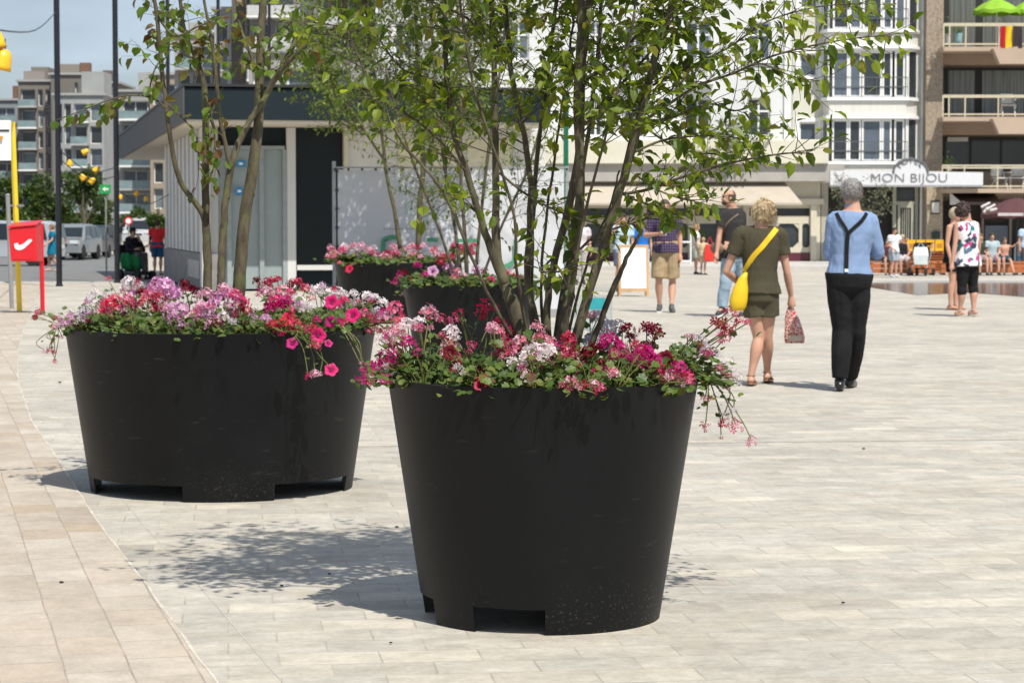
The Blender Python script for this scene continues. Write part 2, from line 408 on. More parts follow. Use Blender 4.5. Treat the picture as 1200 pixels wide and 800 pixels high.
for a in (505, 605, 678, 754, 810, 874, 953):
    MB().box(RX(a - 3.5, 280, Yp), RX(a + 3.5, 280, Yp), Yp - .14, Yp - .004, zb, RZ(240, Yp)).build('pilaster', mcream, pub)
MB().box(px0, px1 + .1, Yp - .22, Yp - .006, RZ(240, Yp) + .003, RZ(233, Yp)).build('cornice', mcream, pub)
MB().box(RX(440, 170, GY), RX(966, 170, GY), GY - 1.3, GY - .003, RZ(193, GY), RZ(165, GY)).build('cornice', mat('cream_beam', (.60, .57, .46), .7, .05, 2), A, bevel=.03)
MB().box(RX(440, 170, GY), RX(985, 170, GY), GY - 1.1, GY - .005, RZ(213, GY), RZ(193, GY) - .002).build('grey_band', mat('band_grey', (.36, .34, .31), .7, .1, 2), A)  # plain darker band below the cornice
mb = MB(); ya, yb = GY - .55, GY - 2.6
mb.add([(RX(600, 215, GY), ya, RZ(214, GY)), (RX(918, 215, GY), ya, RZ(214, GY)), (RX(940, 238, yb), yb, RZ(238, yb)), (RX(600, 238, yb), yb, RZ(238, yb)),
        (RX(600, 215, GY), ya, RZ(214, GY) - .06), (RX(918, 215, GY), ya, RZ(214, GY) - .06), (RX(940, 238, yb), yb, RZ(238, yb) - .08), (RX(600, 238, yb), yb, RZ(238, yb) - .08)],
       [(0, 1, 2, 3), (4, 5, 6, 7), (0, 1, 5, 4), (1, 2, 6, 5), (2, 3, 7, 6), (3, 0, 4, 7)])
mb.build('awning', mat('beige_canvas', (.42, .37, .30), .9, .08, 2), pub)

# ---- B: cream house with the bay windows
B = thing('bay_window_house', 'cream and white house with tall bay windows over the hotel sign', 'building', (RX(1005, 262, GY), GY, -.25))
mcw = mat('pale_cream_render', (.58, .57, .49), .8, .05, 1)
bx0, bx1 = ax1 + .02, RX(1081, 100, GY)
bz0, bz1 = RZ(202, GY), RZ(-70, GY)
fl = [(-45, 38, 45), (60, 118, 127), (140, 193, 202)]       # window top, window foot, underside of the band
ops = [(RX(937, 80, GY), RX(958, 80, GY), RZ(b - 28 if b < 190 else 171, GY), RZ(a + 3, GY)) for a, b, c in fl]
mb = facade_mb(bx0, bx1, bz0, bz1, GY, ops); body_mb(mb, bx0, bx1, bz0, bz1, GY, 10); mb.build('wall', mcw, B)
for o in ops:
    window(B, *o, GY + .1, gm=mgl2)
    f = MB(); t = .16
    f.box(o[0] - t, o[0] - .001, GY - .05, GY - .002, o[2] - t, o[3] + t); f.box(o[1] + .001, o[1] + t, GY - .05, GY - .002, o[2] - t, o[3] + t)
    f.box(o[0], o[1], GY - .05, GY - .003, o[3] + .001, o[3] + t); f.box(o[0], o[1], GY - .05, GY - .003, o[2] - t, o[2] - .001); f.build('window_surround', mwh, B)
YB = GY - .9
bfoot = [(RX(964, 90, GY), GY - .004), (RX(972, 90, YB), YB), (RX(1062, 90, YB), YB), (RX(1077, 90, GY), GY - .004)]
mvert = mat('ribbed_white', (.62, .61, .56), .7, .1, 3, stretch=(8, 8, .3))
for k, (a, b, c) in enumerate(fl):
    def slab(zlo, zhi, grow, nm, m):
        pts = [(bfoot[0][0] - grow, GY - .004), (bfoot[1][0] - grow, YB - grow), (bfoot[2][0] + grow, YB - grow), (bfoot[3][0] + grow, GY - .004)]
        g = MB(); g.rings([[Vector((x, y, z)) for x, y in pts] for z in (zlo, zhi)]); return g.build(nm, m, B)
    slab(RZ(b, YB), RZ(b - 4, YB), .1, 'bay_sill', mwh); slab(RZ(c + 8, YB), RZ(b + .4, YB), .0, 'bay_panel', mvert)
    slab(RZ(c + 12, YB), RZ(c + 8.3, YB), .12, 'bay_band', mwh); slab(RZ(a, YB), RZ(a - 4, YB), .04, 'bay_head', mwh)
    z0, z1 = RZ(b - 4.2, YB), RZ(a + .2, YB)
    for (u, v) in ((976, 995), (995.4, 1010), (1011, 1034), (1034.5, 1046), (1049, 1061)):
        window(B, RX(u, 90, YB), RX(v, 90, YB), z0, z1, YB + .1, gm=mgl2 if (u * 7 + k) % 3 > 1 else mgl)
    for (P, Q) in ((bfoot[0], bfoot[1]), (bfoot[3], bfoot[2])):
        p, q = Vector((*P, 0)), Vector((*Q, 0)); dd = (q - p)
        g = MB(); f = MB(); n = Vector((dd.y, -dd.x, 0)).normalized() * .03
        for (s0, s1, mb_) in ((.02, .22, f), (.78, .97, f), (.22, .78, g)):
            A1, A2 = p + dd * s0, p + dd * s1
            mb_.rings([[A1 + Vector((0, 0, z)), A2 + Vector((0, 0, z)), A2 + Vector((0, 0, z)) + n, A1 + Vector((0, 0, z)) + n] for z in (z0, z1)])
        f.build('bay_post', mwh, B); g.build('bay_pane', mgl, B)
    MB().box(bfoot[1][0] + .05, bfoot[2][0] - .05, YB + .35, YB + .45, z0, z1).build('dim_backing', mat('dim_room', (.04, .035, .03), .9, .5, 1.2), B)  # dark sheet, its colour stands in for the unlit room behind
    x0, x1 = RX(973, 100, YB) , RX(1063, 100, YB)
    railing(B, x0, x1, z0 + .02, z0 + .75, YB - .12, mat('thin_steel', (.10, .11, .11), .4), step=.55, r=.011, rails=(.5, 1))
MB().box(RX(1079, 90, GY), RX(1081.5, 90, GY), GY - .12, GY - .02, -.1, bz1).build('downpipe', mwh, B)

# ---- C: beige flats with deep balconies
Cb = thing('balcony_flats', 'beige block of flats with long balconies and a green parasol', 'building', (RX(1150, 262, GY), GY, -.25))
mrough = mat('rough_beige_brick', (.30, .245, .185), .95, .35, 14, bump=.8, bscale=40)
mpink = mat('beige_render', (.43, .33, .25), .85, .06, 1.2)
YC = GY - .6
xP0, xP1 = bx1 + .03, RX(1105, 100, YC)
MB().box(xP0, xP1, YC, GY + 9, -.1, RZ(-60, YC)).build('pier', mrough, Cb)
xE = RX(1290, 100, YC)
MB().box(xP1 - .01, xE, GY + 1.6, GY + 9, -.1, RZ(-60, YC)).build('wall', mpink, Cb)
mdk = mat('dark_frame', (.018, .017, .016), .5)
mrail = mat('cream_rail', (.52, .46, .33), .5)
rows = [(-30, 51, 55, 76, 28), (80, 133, 137, 158, 112), (161, 192, 221, 226, 194)]
YS = GY - 1.7
for k, (wt, wb, st, sb, rt) in enumerate(rows):
    YW = GY + 1.45
    x0 = xP1 + .15; zt_, zb_ = RZ(wt, YW), RZ(wb + 8, YW)
    wo = MB(); wo.box(x0, xE, YW, YW + .12, zb_, zt_); wo = wo.build('window_wall', mdk, Cb)
    gm = mcurt if k == 1 else (mat('grey_curtain_glass', (.05, .055, .05), .3, .4, 1.3, stretch=(9, 1, .2), c2=(.17, .18, .165)) if k == 0 else mgl)
    for (u, v) in ((1111, 1142), (1151, 1200), (1206, 1260)) if k < 2 else ((1109, 1136), (1139, 1172), (1175, 1230)):
        MB().box(RX(u, 100, YW), RX(v, 100, YW), YW - .02, YW - .003, zb_ + .05, zt_ - .1).build('pane', gm, wo)
    if k == 2:
        MB().box(RX(1110, 163, YW), RX(1134, 163, YW), YW - .08, YW - .03, RZ(166, YW), RZ(161, YW)).build('roller_blind', mwh, wo)
    if k < 2:
        MB().box(RX(1106, 60, YS), xE, YS, GY + 1.45, RZ(st + 5, YS), RZ(st, YS)).build('balcony', mpink, Cb)
        MB().box(xP1, xE, GY + .35, GY + 1.58, RZ(sb, GY + .3), RZ(st + 5.2, GY + .3) ).build('lintel', mpink, Cb)
        mb = MB(); ys0, ys1 = YS - .5, YS - .004
        mb.prism([(RX(1164, 60, ys0), RZ(st + 2, ys0)), (RX(1300, 60, ys0), RZ(st + 2, ys0)), (RX(1300, 60, ys0), RZ(sb - 1, ys0)), (RX(1172, 60, ys0), RZ(sb - 1, ys0))], ys0, ys1)
        mb.build('balcony_box', mpink, Cb)
    else:
        MB().box(RX(1106, 60, YS), xE, YS, GY + 1.45, RZ(226, YS), RZ(221, YS)).build('balcony', mpink, Cb)
    g = MB(); zz0 = RZ(st if k < 2 else 221, YS)
    zt_ = RZ(rt, YS)
    for q in ((1., .93, .12) if k < 2 else (1., .9, .1)):
        z = lerp(zz0, zt_, q); g.box(RX(1106, 60, YS), xE, YS + .05, YS + .1, z - .03, z + .03)
    for px in (1106, 1113, 1132, 1171, 1210, 1250):
        x = RX(px, 60, YS); g.box(x - .025, x + .025, YS + .052, YS + .098, zz0 - .1, zt_)
    g.build('railing', mrail, Cb)
# ground floor recess, door, pilaster
mdark = mat('dark_recess', (.03, .026, .022), .8, .4, 1)  # near-black wall colour carries the shade of recess and interior
gf = thing('hotel_entrance', 'dark hotel entrance with a pale barred door beside a beige brick pilaster', 'entrance', (RX(1030, 262, GY), GY, -.1))
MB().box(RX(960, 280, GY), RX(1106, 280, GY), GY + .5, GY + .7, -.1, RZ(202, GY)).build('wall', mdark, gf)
mdoor = mat('sage_door_frame', (.36, .36, .29), .6)
g = MB(); yd = GY + .1
for a, b, c, d in ((1046, 1050, 218, 311), (1072, 1076, 218, 311), (1050, 1072, 236, 240), (1050, 1072, 216, 219), (1052, 1055, 240, 311), (1067.5, 1071, 240, 311), (1055, 1067.5, 240, 243.5)):
    g.box(RX(a, 270, yd), RX(b, 270, yd), yd, yd + .1, RZ(d, yd), RZ(c, yd))
dr = g.build('door', mdoor, gf)
MB().box(RX(1050, 270, yd), RX(1072, 270, yd), yd + .12, yd + .15, -.08, RZ(219, yd)).build('pane', mgl, dr)
g = MB()
for a in (1057.5, 1060, 1062.6, 1065): g.box(RX(a - .4, 270, yd), RX(a + .4, 270, yd), yd + .03, yd + .06, -.05, RZ(243.6, yd))
g.build('door_bars', mdoor, dr)
MB().box(RX(1085, 270, GY - .62), RX(1104, 270, GY - .62), GY - .72, GY - .604, -.1, RZ(218, GY)).build('pilaster', mat('beige_brick', (.38, .31, .22), .9, .3, 12, bump=.5, bscale=30), gf)
MB().box(RX(961, 270, GY), RX(969, 270, GY), GY - .3, GY + .4, -.1, RZ(213, GY)).build('pilaster', mat('stone_pilaster', (.38, .35, .29), .8), gf)
tag(MB().box(RX(1092, 280, GY - .8), RX(1101, 280, GY - .8), GY - .95, GY - .73, RZ(280, GY), RZ(271, GY)).build('letter_box', mat('black_green', (.01, .03, .02), .4), None, bevel=.03), 'small black box fixed to the beige brick pilaster beside the hotel door', 'box')
l = thing('wall_lamp', 'square white wall lamp on the beige brick pilaster', 'lamp', at(1096, 243, GY - .8))
g = MB(); p = l.location; g.cbox(p, (.28, .16, .42)); g.build('lamp_shade', mat('opal_glass', (.6, .6, .56), .3), l, bevel=.03)
MB().cbox(p + Vector((0, .04, .24)), (.34, .12, .05)).build('cap', mblk, l); MB().cbox(p + Vector((0, .04, -.24)), (.34, .12, .05)).build('cap', mblk, l)
# hotel sign
YH = GY - 2.2
hs = thing('hotel_sign', 'long white hotel sign with an arched top over the entrance', 'sign', at(1062, 217, YH))
out = [(RX(973, 210, YH), RZ(217, YH)), (RX(1152, 210, YH), RZ(217, YH)), (RX(1152, 210, YH), RZ(202, YH)), (RX(1089, 210, YH), RZ(201, YH))]
cxh, r_ = RX(1067, 210, YH), RX(1089, 210, YH) - RX(1067, 210, YH); zb_ = RZ(203, YH); zh = RZ(186.5, YH) - zb_
for i in range(1, 14):
    a = PI * i / 14; out.append((cxh + r_ * .92 * math.cos(a), zb_ + zh * math.sin(a) ** .9))
out += [(RX(1046, 210, YH), RZ(201, YH)), (RX(973, 210, YH), RZ(200, YH))]
mb = MB().prism(out, YH, YH + .3); mb.build('sign_board', mat('sign_white', (.62, .63, .64), .5, .03), hs)
g = MB(); pr = []
for i in range(15):
    a = PI * i / 14; pr.append((cxh + r_ * .92 * math.cos(a), YH - .01, zb_ + zh * math.sin(a) ** .9))
g.tube(pr, .045, 6); g.build('trim', mat('sign_grey', (.12, .12, .13), .5), hs)
MB().box(RX(973, 210, YH), RX(1152, 210, YH), YH - .02, YH + .3, RZ(219, YH), RZ(217.2, YH)).build('trim', mat('sign_grey2', (.3, .3, .3), .5), hs)
def text(s, size, m, name, par, loc, rot=(PI / 2, 0, 0), align='CENTER', ext=.01, sx=1, bold=0):
    cu = bpy.data.curves.new(name, 'FONT'); cu.body = s; cu.size = size; cu.extrude = ext; cu.align_x = align; cu.offset = bold
    tmp = bpy.data.objects.new(name, cu); COL.objects.link(tmp)
    dg = bpy.context.evaluated_depsgraph_get(); me = bpy.data.meshes.new_from_object(tmp.evaluated_get(dg))
    bpy.data.objects.remove(tmp)
    me.materials.clear(); me.materials.append(m)
    o = bpy.data.objects.new(name, me); COL.objects.link(o); o.scale = (sx, 1, 1); o.rotation_euler = rot
    o.parent = par
    off = Vector((0, 0, 0)); q = par
    while q: off += q.location; q = q.parent
    o.location = Vector(loc) - off
    return o
mlet = mat('letter_grey', (.13, .13, .14), .5)
text('MON BIJOU', .47, mlet, 'lettering', hs, (RX(1065, 215, YH), YH - .02, RZ(213.3, YH)), sx=1.22, ext=.008, bold=-.009)
for i, ch in enumerate('HOTEL'):
    a = PI * (.5 + .30 - .15 * i); rr = zh * .52
    text(ch, .34, mlet, 'lettering', hs, (cxh + r_ * .56 * math.cos(a), YH - .02, zb_ + zh * .18 + rr * math.sin(a)), rot=(PI / 2, -(a - PI / 2), 0), ext=.008)
# shop of the flats, awning
sh = thing('cafe_front', 'dark cafe front under the beige flats with an open brown awning', 'shop front', (RX(1150, 262, GY), GY, -.1))
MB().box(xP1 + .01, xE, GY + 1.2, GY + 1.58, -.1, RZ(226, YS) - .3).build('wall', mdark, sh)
for a in (1128, 1157, 1190):
    MB().box(RX(a - 1.5, 270, GY), RX(a + 1.5, 270, GY), GY + .9, GY + 1.05, -.1, 2.2).build('post', mat('taupe', (.2, .17, .14), .6), sh)
MB().box(RX(1160, 285, GY), RX(1187, 285, GY), GY + .95, GY + 1.0, .3, 1.3).build('window', mgl2, sh)
mb = MB(); y1, y2 = GY + .9, GY - 1.4
mb.add([(RX(1118, 227, y1), y1, RZ(225, y1)), (RX(1165, 227, y1), y1, RZ(225, y1)), (RX(1172, 238, y2), y2, RZ(237, y2)), (RX(1114, 238, y2), y2, RZ(237, y2)),
        (RX(1172, 238, y2), y2, RZ(240, y2)), (RX(1114, 238, y2), y2, RZ(240, y2))], [(0, 1, 2, 3), (3, 2, 4, 5)])
mb.build('awning', mat('brown_canvas', (.12, .085, .07), .9), sh)
MB().prism([(RX(1113, 238, y2), RZ(240, y2)), (RX(1113, 238, y2), RZ(226, y2)), (RX(1130, 238, y2), RZ(240, y2))], y2 - .05, y2 - .01).build('awning_side', mat('pale_canvas', (.5, .48, .46), .9), sh)

# ---- far blocks of flats
def block(label, px0, px1, ptop, Y, wallc, storey=2.75, bays=None, dep=14, pbot=300, glassy=True, group=None, top=None, chim=(), wallrough=.85, bal=1.0, balside=None, railm=None):
    zg = gz(Y); x0, x1 = RX(px0, 180, Y), RX(px1, 180, Y); z1 = RZ(ptop, Y)
    t = thing('apartment_building', label, 'building', ((x0 + x1) / 2, Y, zg), group=group)
    wallc = tuple(c * .72 for c in wallc); wm = mat('render_%d_%d_%d' % tuple(int(c * 100) for c in wallc), wallc, wallrough, .08, .5)
    n = max(2, int((z1 - zg) / storey)); st = (z1 - zg - .8) / n
    bays = bays or [(.1, .45), (.55, .9)]
    ops = []
    for k in range(n):
        zz = zg + k * st
        for (u, v) in bays: ops.append((lerp(x0, x1, u), lerp(x0, x1, v), zz + .35, zz + st - .25))
    mb = facade_mb(x0, x1, zg - .3, z1, Y, ops, .6); body_mb(mb, x0, x1, zg - .3, z1, Y, dep); mb.build('wall', wm, t)
    gl = [mgl, mgl2, mat('pale_glass', (.16, .20, .21), .2, .3, 1)]
    for i, o in enumerate(ops):
        if z1 > 0 and o[3] < 1.0 : continue
        window(t, o[0], o[1], o[2], o[3], Y + .45, cols=max(1, int((o[1] - o[0]) / 1.3)), gm=gl[(0, 0, 1, 0, 2, 0, 1)[(i * 5 + int(abs(px0))) % 7]], fw=.10)
    rm = railm or mat('balcony_glass', (.20, .27, .28), .15, .2, 1)
    for k in range(1, n):
        zz = zg + k * st + .1
        for (u, v) in bays:
            if bal <= 0 or v - u < .25: continue
            a, b = lerp(x0, x1, u) - .3, lerp(x0, x1, v) + .3
            s = MB().box(a, b, Y - bal, Y - .002, zz, zz + .22).build('balcony', mwh if k % 2 else mat('slab_grey', (.4, .39, .37), .8), t)
            MB().box(a + .05, b - .05, Y - bal + .03, Y - bal + .09, zz + .25, zz + 1.15).build('railing', rm, s)
    MB().box(x0 - .3, x1 + .3, Y - .3, Y + dep, z1 + .003, z1 + .3).build('roof', mat('roof_edge', (.33, .33, .32), .8), t)
    if top:
        u, v, h = top; MB().box(lerp(x0, x1, u), lerp(x0, x1, v), Y + 2, Y + 8, z1 + .3, z1 + h).build('roof_room', wm, t)
    for (u, wd, h, c) in chim:
        MB().box(lerp(x0, x1, u), lerp(x0, x1, u) + wd, Y + 1.5, Y + 3, z1 + .3, z1 + h).build('chimney', mat('chim_%d' % int(c[0] * 100), c, .9), t)
    return t
gx = 'apartment buildings far up the street'
block('pale blue-grey flats at the far left behind the yellow post', -60, 21, 118, 335, (.30, .33, .35), bays=[(.04, .3), (.36, .64), (.7, .96)], group=gx, chim=((.9, .7, 2.2, (.16, .09, .06)),))
block('tan brick flats with dark stacked balconies right of the yellow post', 22, 62, 96, 325, (.25, .22, .19), bays=[(.08, .5), (.58, .72), (.8, .94)], group=gx, top=(.3, .8, 2.2), chim=((.1, 3, 1.6, (.25, .22, .2)),))
block('bare grey-brown gable wall rising behind the first black lamp post', 60.5, 100, 88, 322, (.21, .19, .165), bays=[(.7, .8)], group=gx, bal=0, chim=((.15, 3, 1.6, (.21, .19, .165)), (.80, 1.4, 1.8, (.16, .08, .055)),))
block('pale flats with teal glass balconies left of the second lamp post', 64, 122, 112, 300, (.42, .43, .42), bays=[(.04, .16), (.20, .34), (.40, .66), (.72, .96)], group=gx, bal=1.4, top=(.5, .95, 3.2))
block('brown brick flats just left of the second lamp post', 118, 139, 98, 330, (.17, .14, .12), bays=[(.3, .6)], group=gx, bal=0, top=(0, .5, 2))
block('light grey flats with glass balconies between the lamp post and the kiosk', 139, 206, 108, 270, (.44, .44, .42), bays=[(.08, .72)], group=gx, bal=1.5, top=(.3, 1.0, 2.4))
block('cream corner house with tan roof room behind the kiosk roof', 176, 214, 88, 262, (.40, .33, .25), bays=[(.1, .4), (.55, .85)], group=gx, bal=0)
block('white rounded flats with a red banner on the top balcony', 205, 250, 42, 232, (.50, .49, .46), bays=[(.12, .42), (.5, .95)], group=gx, bal=1.2, top=(.3, .7, 1.5))
block('tall slim white tower beside a brown blank wall above the kiosk', 252, 272, 12, 226, (.52, .51, .49), bays=[(.2, .8)], group=gx, bal=0)
block('brown windowless slab wall above the kiosk roof', 272.5, 292, -30, 224, (.16, .14, .125), bays=[(.75, .9)], group=gx, bal=0)
block('grey flats with big pale balconies behind the kiosk', 293, 372, -60, 218, (.30, .29, .28), bays=[(.04, .3), (.38, .66), (.72, .96)], group=gx, bal=2.0, railm=mat('white_balcony', (.5, .5, .49), .6))
block('dark brown flats with shaded windows right of the kiosk trees', 373, 436, -60, 190, (.12, .10, .09), bays=[(.05, .45), (.55, .95)], group=gx, bal=1.6, railm=mat('white_balcony', (.5, .5, .49), .6))
block('low white block with pale shutters seen over the kiosk', 292, 440, 62, 150, (.42, .41, .39), bays=[(.03, .2), (.3, .5), (.6, .8)], group=gx, bal=.8)

# ---- kiosk
K = Vector((RX(240, 262, 50), 50, gz(50)))
u = Vector((-.213, .977, 0)); v = Vector((.977, .213, 0))
def KP(a, b, z): return K + u * a + v * b + Vector((0, 0, z - K.z))
def kbox(mb, a0, a1, b0, b1, z0, z1):
    vs = [KP(a, b, z) for a in (a0, a1) for b in (b0, b1) for z in (z0, z1)]
    return mb.add(vs, [(0, 1, 3, 2), (4, 6, 7, 5), (0, 4, 5, 1), (2, 3, 7, 6), (0, 2, 6, 4), (1, 5, 7, 3)])
def kb(px, a=0):
    """distance along the kiosk front at photo column px"""
    t = (px - 600) / F; o = K + u * a
    return (t * o.y - o.x) / (v.x - t * v.y)
kio = thing('kiosk', 'low kiosk with dark flat roof, white ribbed side wall and glass front', 'kiosk', K)
mkd = mat('dark_slate_cladding', (.010, .019, .024), .65, .1, 2, spec=.2)
mkg = mat('roof_grey', (.085, .08, .076), .7, .08, 2)
mkw = mat('kiosk_white', (.56, .56, .54), .5, .05, 2)
zt, zf = 4.2, 3.5
W_ = kb(645, -1.75)
kbox(MB(), -1.75, 27, -.55, W_, zf + .05, zt).build('roof', mkd, kio)
kbox(MB(), -1.78, 27.03, -.575, -.553, zf, zt + .03).build('side_fascia', mkg, kio)
kbox(MB(), -1.80, 27.03, -.6, W_ + .02, zt + .033, zt + .09).build('roof_edge', mblk, kio)
kbox(MB(), -1.7, 27, -.5, W_, zf - .02, zf + .047).build('soffit', mat('soffit_cream', (.62, .56, .47), .7, .03), kio)
# side wall with ribs
kbox(MB(), .1, 13.2, .06, .3, K.z + .82, zf - .024).build('side_wall', mat('kiosk_side', (.42, .42, .40), .6, .05), kio)
for i in range(10):
    a = .6 + i * 1.27
    kbox(MB(), a, a + .62, -.02, .058, K.z + .84, zf - .03).build('wall_rib', mkw, kio)
kbox(MB(), .0, 13.25, -.03, .3, K.z, K.z + .815).build('plinth', mat('plinth_grey', (.20, .19, .18), .8, .2, 3), kio)
g = MB()
for i in range(9): kbox(g, 1.2 + i * .35, 1.3 + i * .35, -.06, -.033, K.z + .25, K.z + .65)
g.build('plinth_bars', mkw, kio)
kbox(MB(), -.02, .5, -.06, .12, K.z, zf - .03).build('corner_post', mkw, kio)
# front
kbox(MB(), .3, .5, .125, kb(403), K.z, zf - .03).build('front_wall', mkd, kio)
mgg = mat('frosted_glass', (.26, .31, .31), .25, .08, 1.2)
b0, b1 = kb(243, .2), kb(334, .2)
fz = RZ(178, 52)
dr = kbox(MB(), .2, .26, b0, b1, K.z + .05, fz).build('glass_door', mgg, kio)
mgf = mat('grey_green_frame', (.26, .30, .30), .5)
g = MB()
for t in (0, .28, .70, 1):
    x = lerp(b0, b1, t); kbox(g, .12, .197, x - .05, x + .05, K.z + .05, fz)
kbox(g, .115, .197, b0, b1, fz + .003, fz + .08); g.build('door_frame', mgf, dr)
mblu = mat('sticker_blue', (.03, .20, .40), .5)
for (px, py) in ((283, 192), (281, 224)):
    q = K + u * .1 + v * kb(px, .1); q.z = RZ(py, q.y)
    g = MB(); M = Matrix.Translation(q) @ Matrix.Rotation(math.atan2(v.y, v.x), 4, 'Z') @ Matrix.Rotation(PI / 2, 4, 'X')
    if py > 200: g.lathe([(.10, -.01), (.10, .01)], 20)
    else: g.box(-.12, .12, -.07, .07, -.01, .01)
    g.xf(M); g.build('sticker', mblu, dr)
    g = MB(); g.box(-.04, .04, -.025, .025, .011, .016); g.xf(M); g.build('sticker_mark', mwh, dr)
kbox(MB(), .12, .29, kb(336.5, .15), kb(347, .15), K.z + .05, zf - .03).build('front_post', mkw, kio)
kbox(MB(), .2, .29, kb(348, .2), kb(403, .2), RZ(309, 52), zf - .03).build('dark_panel', mat('dark_glass_panel', (.004, .008, .010), .3, spec=.25), kio)
kbox(MB(), .1, .29, kb(348, .15), kb(403, .15), RZ(315, 52), RZ(309, 52) - .005).build('sill', mkw, kio)
kbox(MB(), -.05, .5, kb(403.5, 0), kb(408, 0), K.z, zf - .03).build('front_post', mat('kiosk_cream', (.55, .52, .42), .6), kio)
kbox(MB(), .05, .5, kb(408.2, 0), kb(640, 0), K.z, zf - .03).build('front_wall', mkw, kio)
for (a, b) in ((467, 500), (505, 540), (548, 600)):
    kbox(MB(), .0, .045, kb(a), kb(b), RZ(205, 52), RZ(165, 52)).build('window', mat('pale_yellow_panel', (.58, .56, .42), .5), kio)  # window panel in its own pale yellow
kbox(MB(), .5, 13.2, .3, kb(640) - .3, K.z, zf - .03).build('back_rooms', mkd, kio)
# ================================================================ STREET FURNITURE
mpost = mat('black_paint', (.012, .013, .018), .35)
for px, py, wpx, lab in ((69.5, 335.5, 7, 'tall black lamp post nearest the left edge, between the red mailbox and the scooter rider'),
                         (137.5, 331.5, 6.4, 'tall black lamp post just left of the scooter rider'),
                         (198.5, 318, 4.6, 'tall black lamp post rising behind the corner of the kiosk roof'),
                         (257.5, 312, 4.2, 'tall black lamp post behind the stems in the wide planter'),
                         (317, 310, 3.6, 'tall black lamp post farthest back, behind the thickest stem in the wide planter')):
    g = ground(px, py); s = F / g.y
    t = thing('lamp_post', lab, 'lamp post', g, group='row of tall black lamp posts')
    r = wpx / s / 2
    MB().lathe([(r, 0), (r, 13.9), (r * .8, 14.0)], 12, g).build('pole', mpost, t, smooth=False)
    MB().lathe([(r * 1.25, 0.001), (r * 1.25, .05), (r * 1.02, .06)], 12, g).build('base', mpost, t)
    MB().box(g.x - r * .6, g.x + r * .6, g.y - r - .012, g.y - r - .001, .5 + g.z, .85 + g.z).build('hatch', mpost, t)
# yellow post and its sign
myel = mat('yellow_paint', (.80, .56, .03), .4, .06, 5)
mred = mat('red_paint', (.62, .012, .02), .32, .06, 3)
g = ground(23, 366); s = F / g.y
yp = thing('yellow_post', 'square yellow steel post standing behind the red mailbox', 'post', g)
top = at(14.5, 143, g.y)
MB().tube([g, lerp(g, top, .5), top], .042, 4, flat=1).build('pole', myel, yp)
MB().cbox(g + Vector((0, 0, .012)), (.16, .16, .02)).build('base_plate', mat('steel', (.3, .3, .3), .4, metal=.6), yp)
q = at(20, 241, g.y); MB().cbox(q, (.22, .05, .03)).build('clamp', mat('steel', (.3, .3, .3), .4, metal=.6), yp)
mgp = mat('grey_post', (.25, .25, .24), .5)
g2 = ground(14, 362); t = thing('grey_post', 'thin leaning grey steel pole beside the yellow post', 'post', g2)
MB().tube([g2, at(9, 230, g2.y)], .035, 8).build('pole', mgp, t); MB().ell(at(9, 229, g2.y), (.04, .04, .03)).build('cap', mgp, t)
p = at(-2, 190, 20.5)
bs = thing('road_sign', 'white road sign panel on the far left with a black bar on it', 'sign', ground(-14, 350))
bs.location.y = 20.5; bs.location.x = at(-14, 300, 20.5).x
MB().box(at(-30, 165, 20.5).x, at(12.5, 165, 20.5).x, 20.5, 20.53, at(0, 188, 20.5).z, at(0, 141, 20.5).z).build('panel', mwh, bs)
MB().box(at(-20, 155, 20.5).x, at(11, 155, 20.5).x, 20.492, 20.499, at(0, 154, 20.5).z, at(0, 152, 20.5).z).build('marking', mpost, bs)
MB().cbox(at(0, 161.5, 20.48), (.05, .008, .03)).build('marking', mat('orange_mark', (.6, .25, .03), .5), bs)
x = at(-14, 300, 20.5).x; MB().box(x - .03, x + .03, 20.531, 20.59, 0, at(0, 141, 20.5).z).build('pole', mgp, bs)
# mailbox
g = ground(50, 367); Ym = g.y
mbx = thing('mailbox', 'red post mailbox with a white horn emblem on a red post', 'mailbox', g)
MB().tube([g, at(48, 262, Ym)], .035, 4).build('post', mred, mbx)
c = [at(14, 268, Ym - .05), at(46, 265, Ym - .05), at(48, 306, Ym - .05), at(17, 306, Ym - .05)]
fr = [Vector((q.x, Ym - .32, q.z)) for q in c]; bk = [Vector((q.x + .03, Ym - .02, q.z)) for q in c]
bk[0].z += .06; bk[1].z += .06
b = MB().rings([fr, bk]).build('box', mred, mbx, bevel=.012)
l0 = [Vector((q.x, Ym - .30, q.z + .01)) for q in c[:2]]; l1 = [Vector((q.x + .03, Ym, q.z + .075)) for q in c[:2]]
MB().rings([[l0[0] + Vector((-.012, -.04, 0)), l0[1] + Vector((.012, -.04, 0)), l0[1] + Vector((.012, -.04, .02)), l0[0] + Vector((-.012, -.04, .02))],
            [l1[0] + Vector((-.012, 0, 0)), l1[1] + Vector((.012, 0, 0)), l1[1] + Vector((.012, 0, .02)), l1[0] + Vector((-.012, 0, .02))]]).build('lid', mred, mbx)
cx, cz = (c[0].x + c[1].x) / 2, (c[0].z + c[2].z) / 2; wd = c[1].x - c[0].x
MB().box(cx - wd * .3, cx + wd * .36, Ym - .327, Ym - .3215, cz - wd * .52, cz + wd * .14).build('door', mred, b, bevel=.003)
pth = smooth_path([(-.10, .03, .030), (-.075, -.035, .040), (-.01, -.035, .040), (.06, .01, .032), (.13, .07, .028), (.17, .08, .010)], 5)
o1 = []; o2 = []
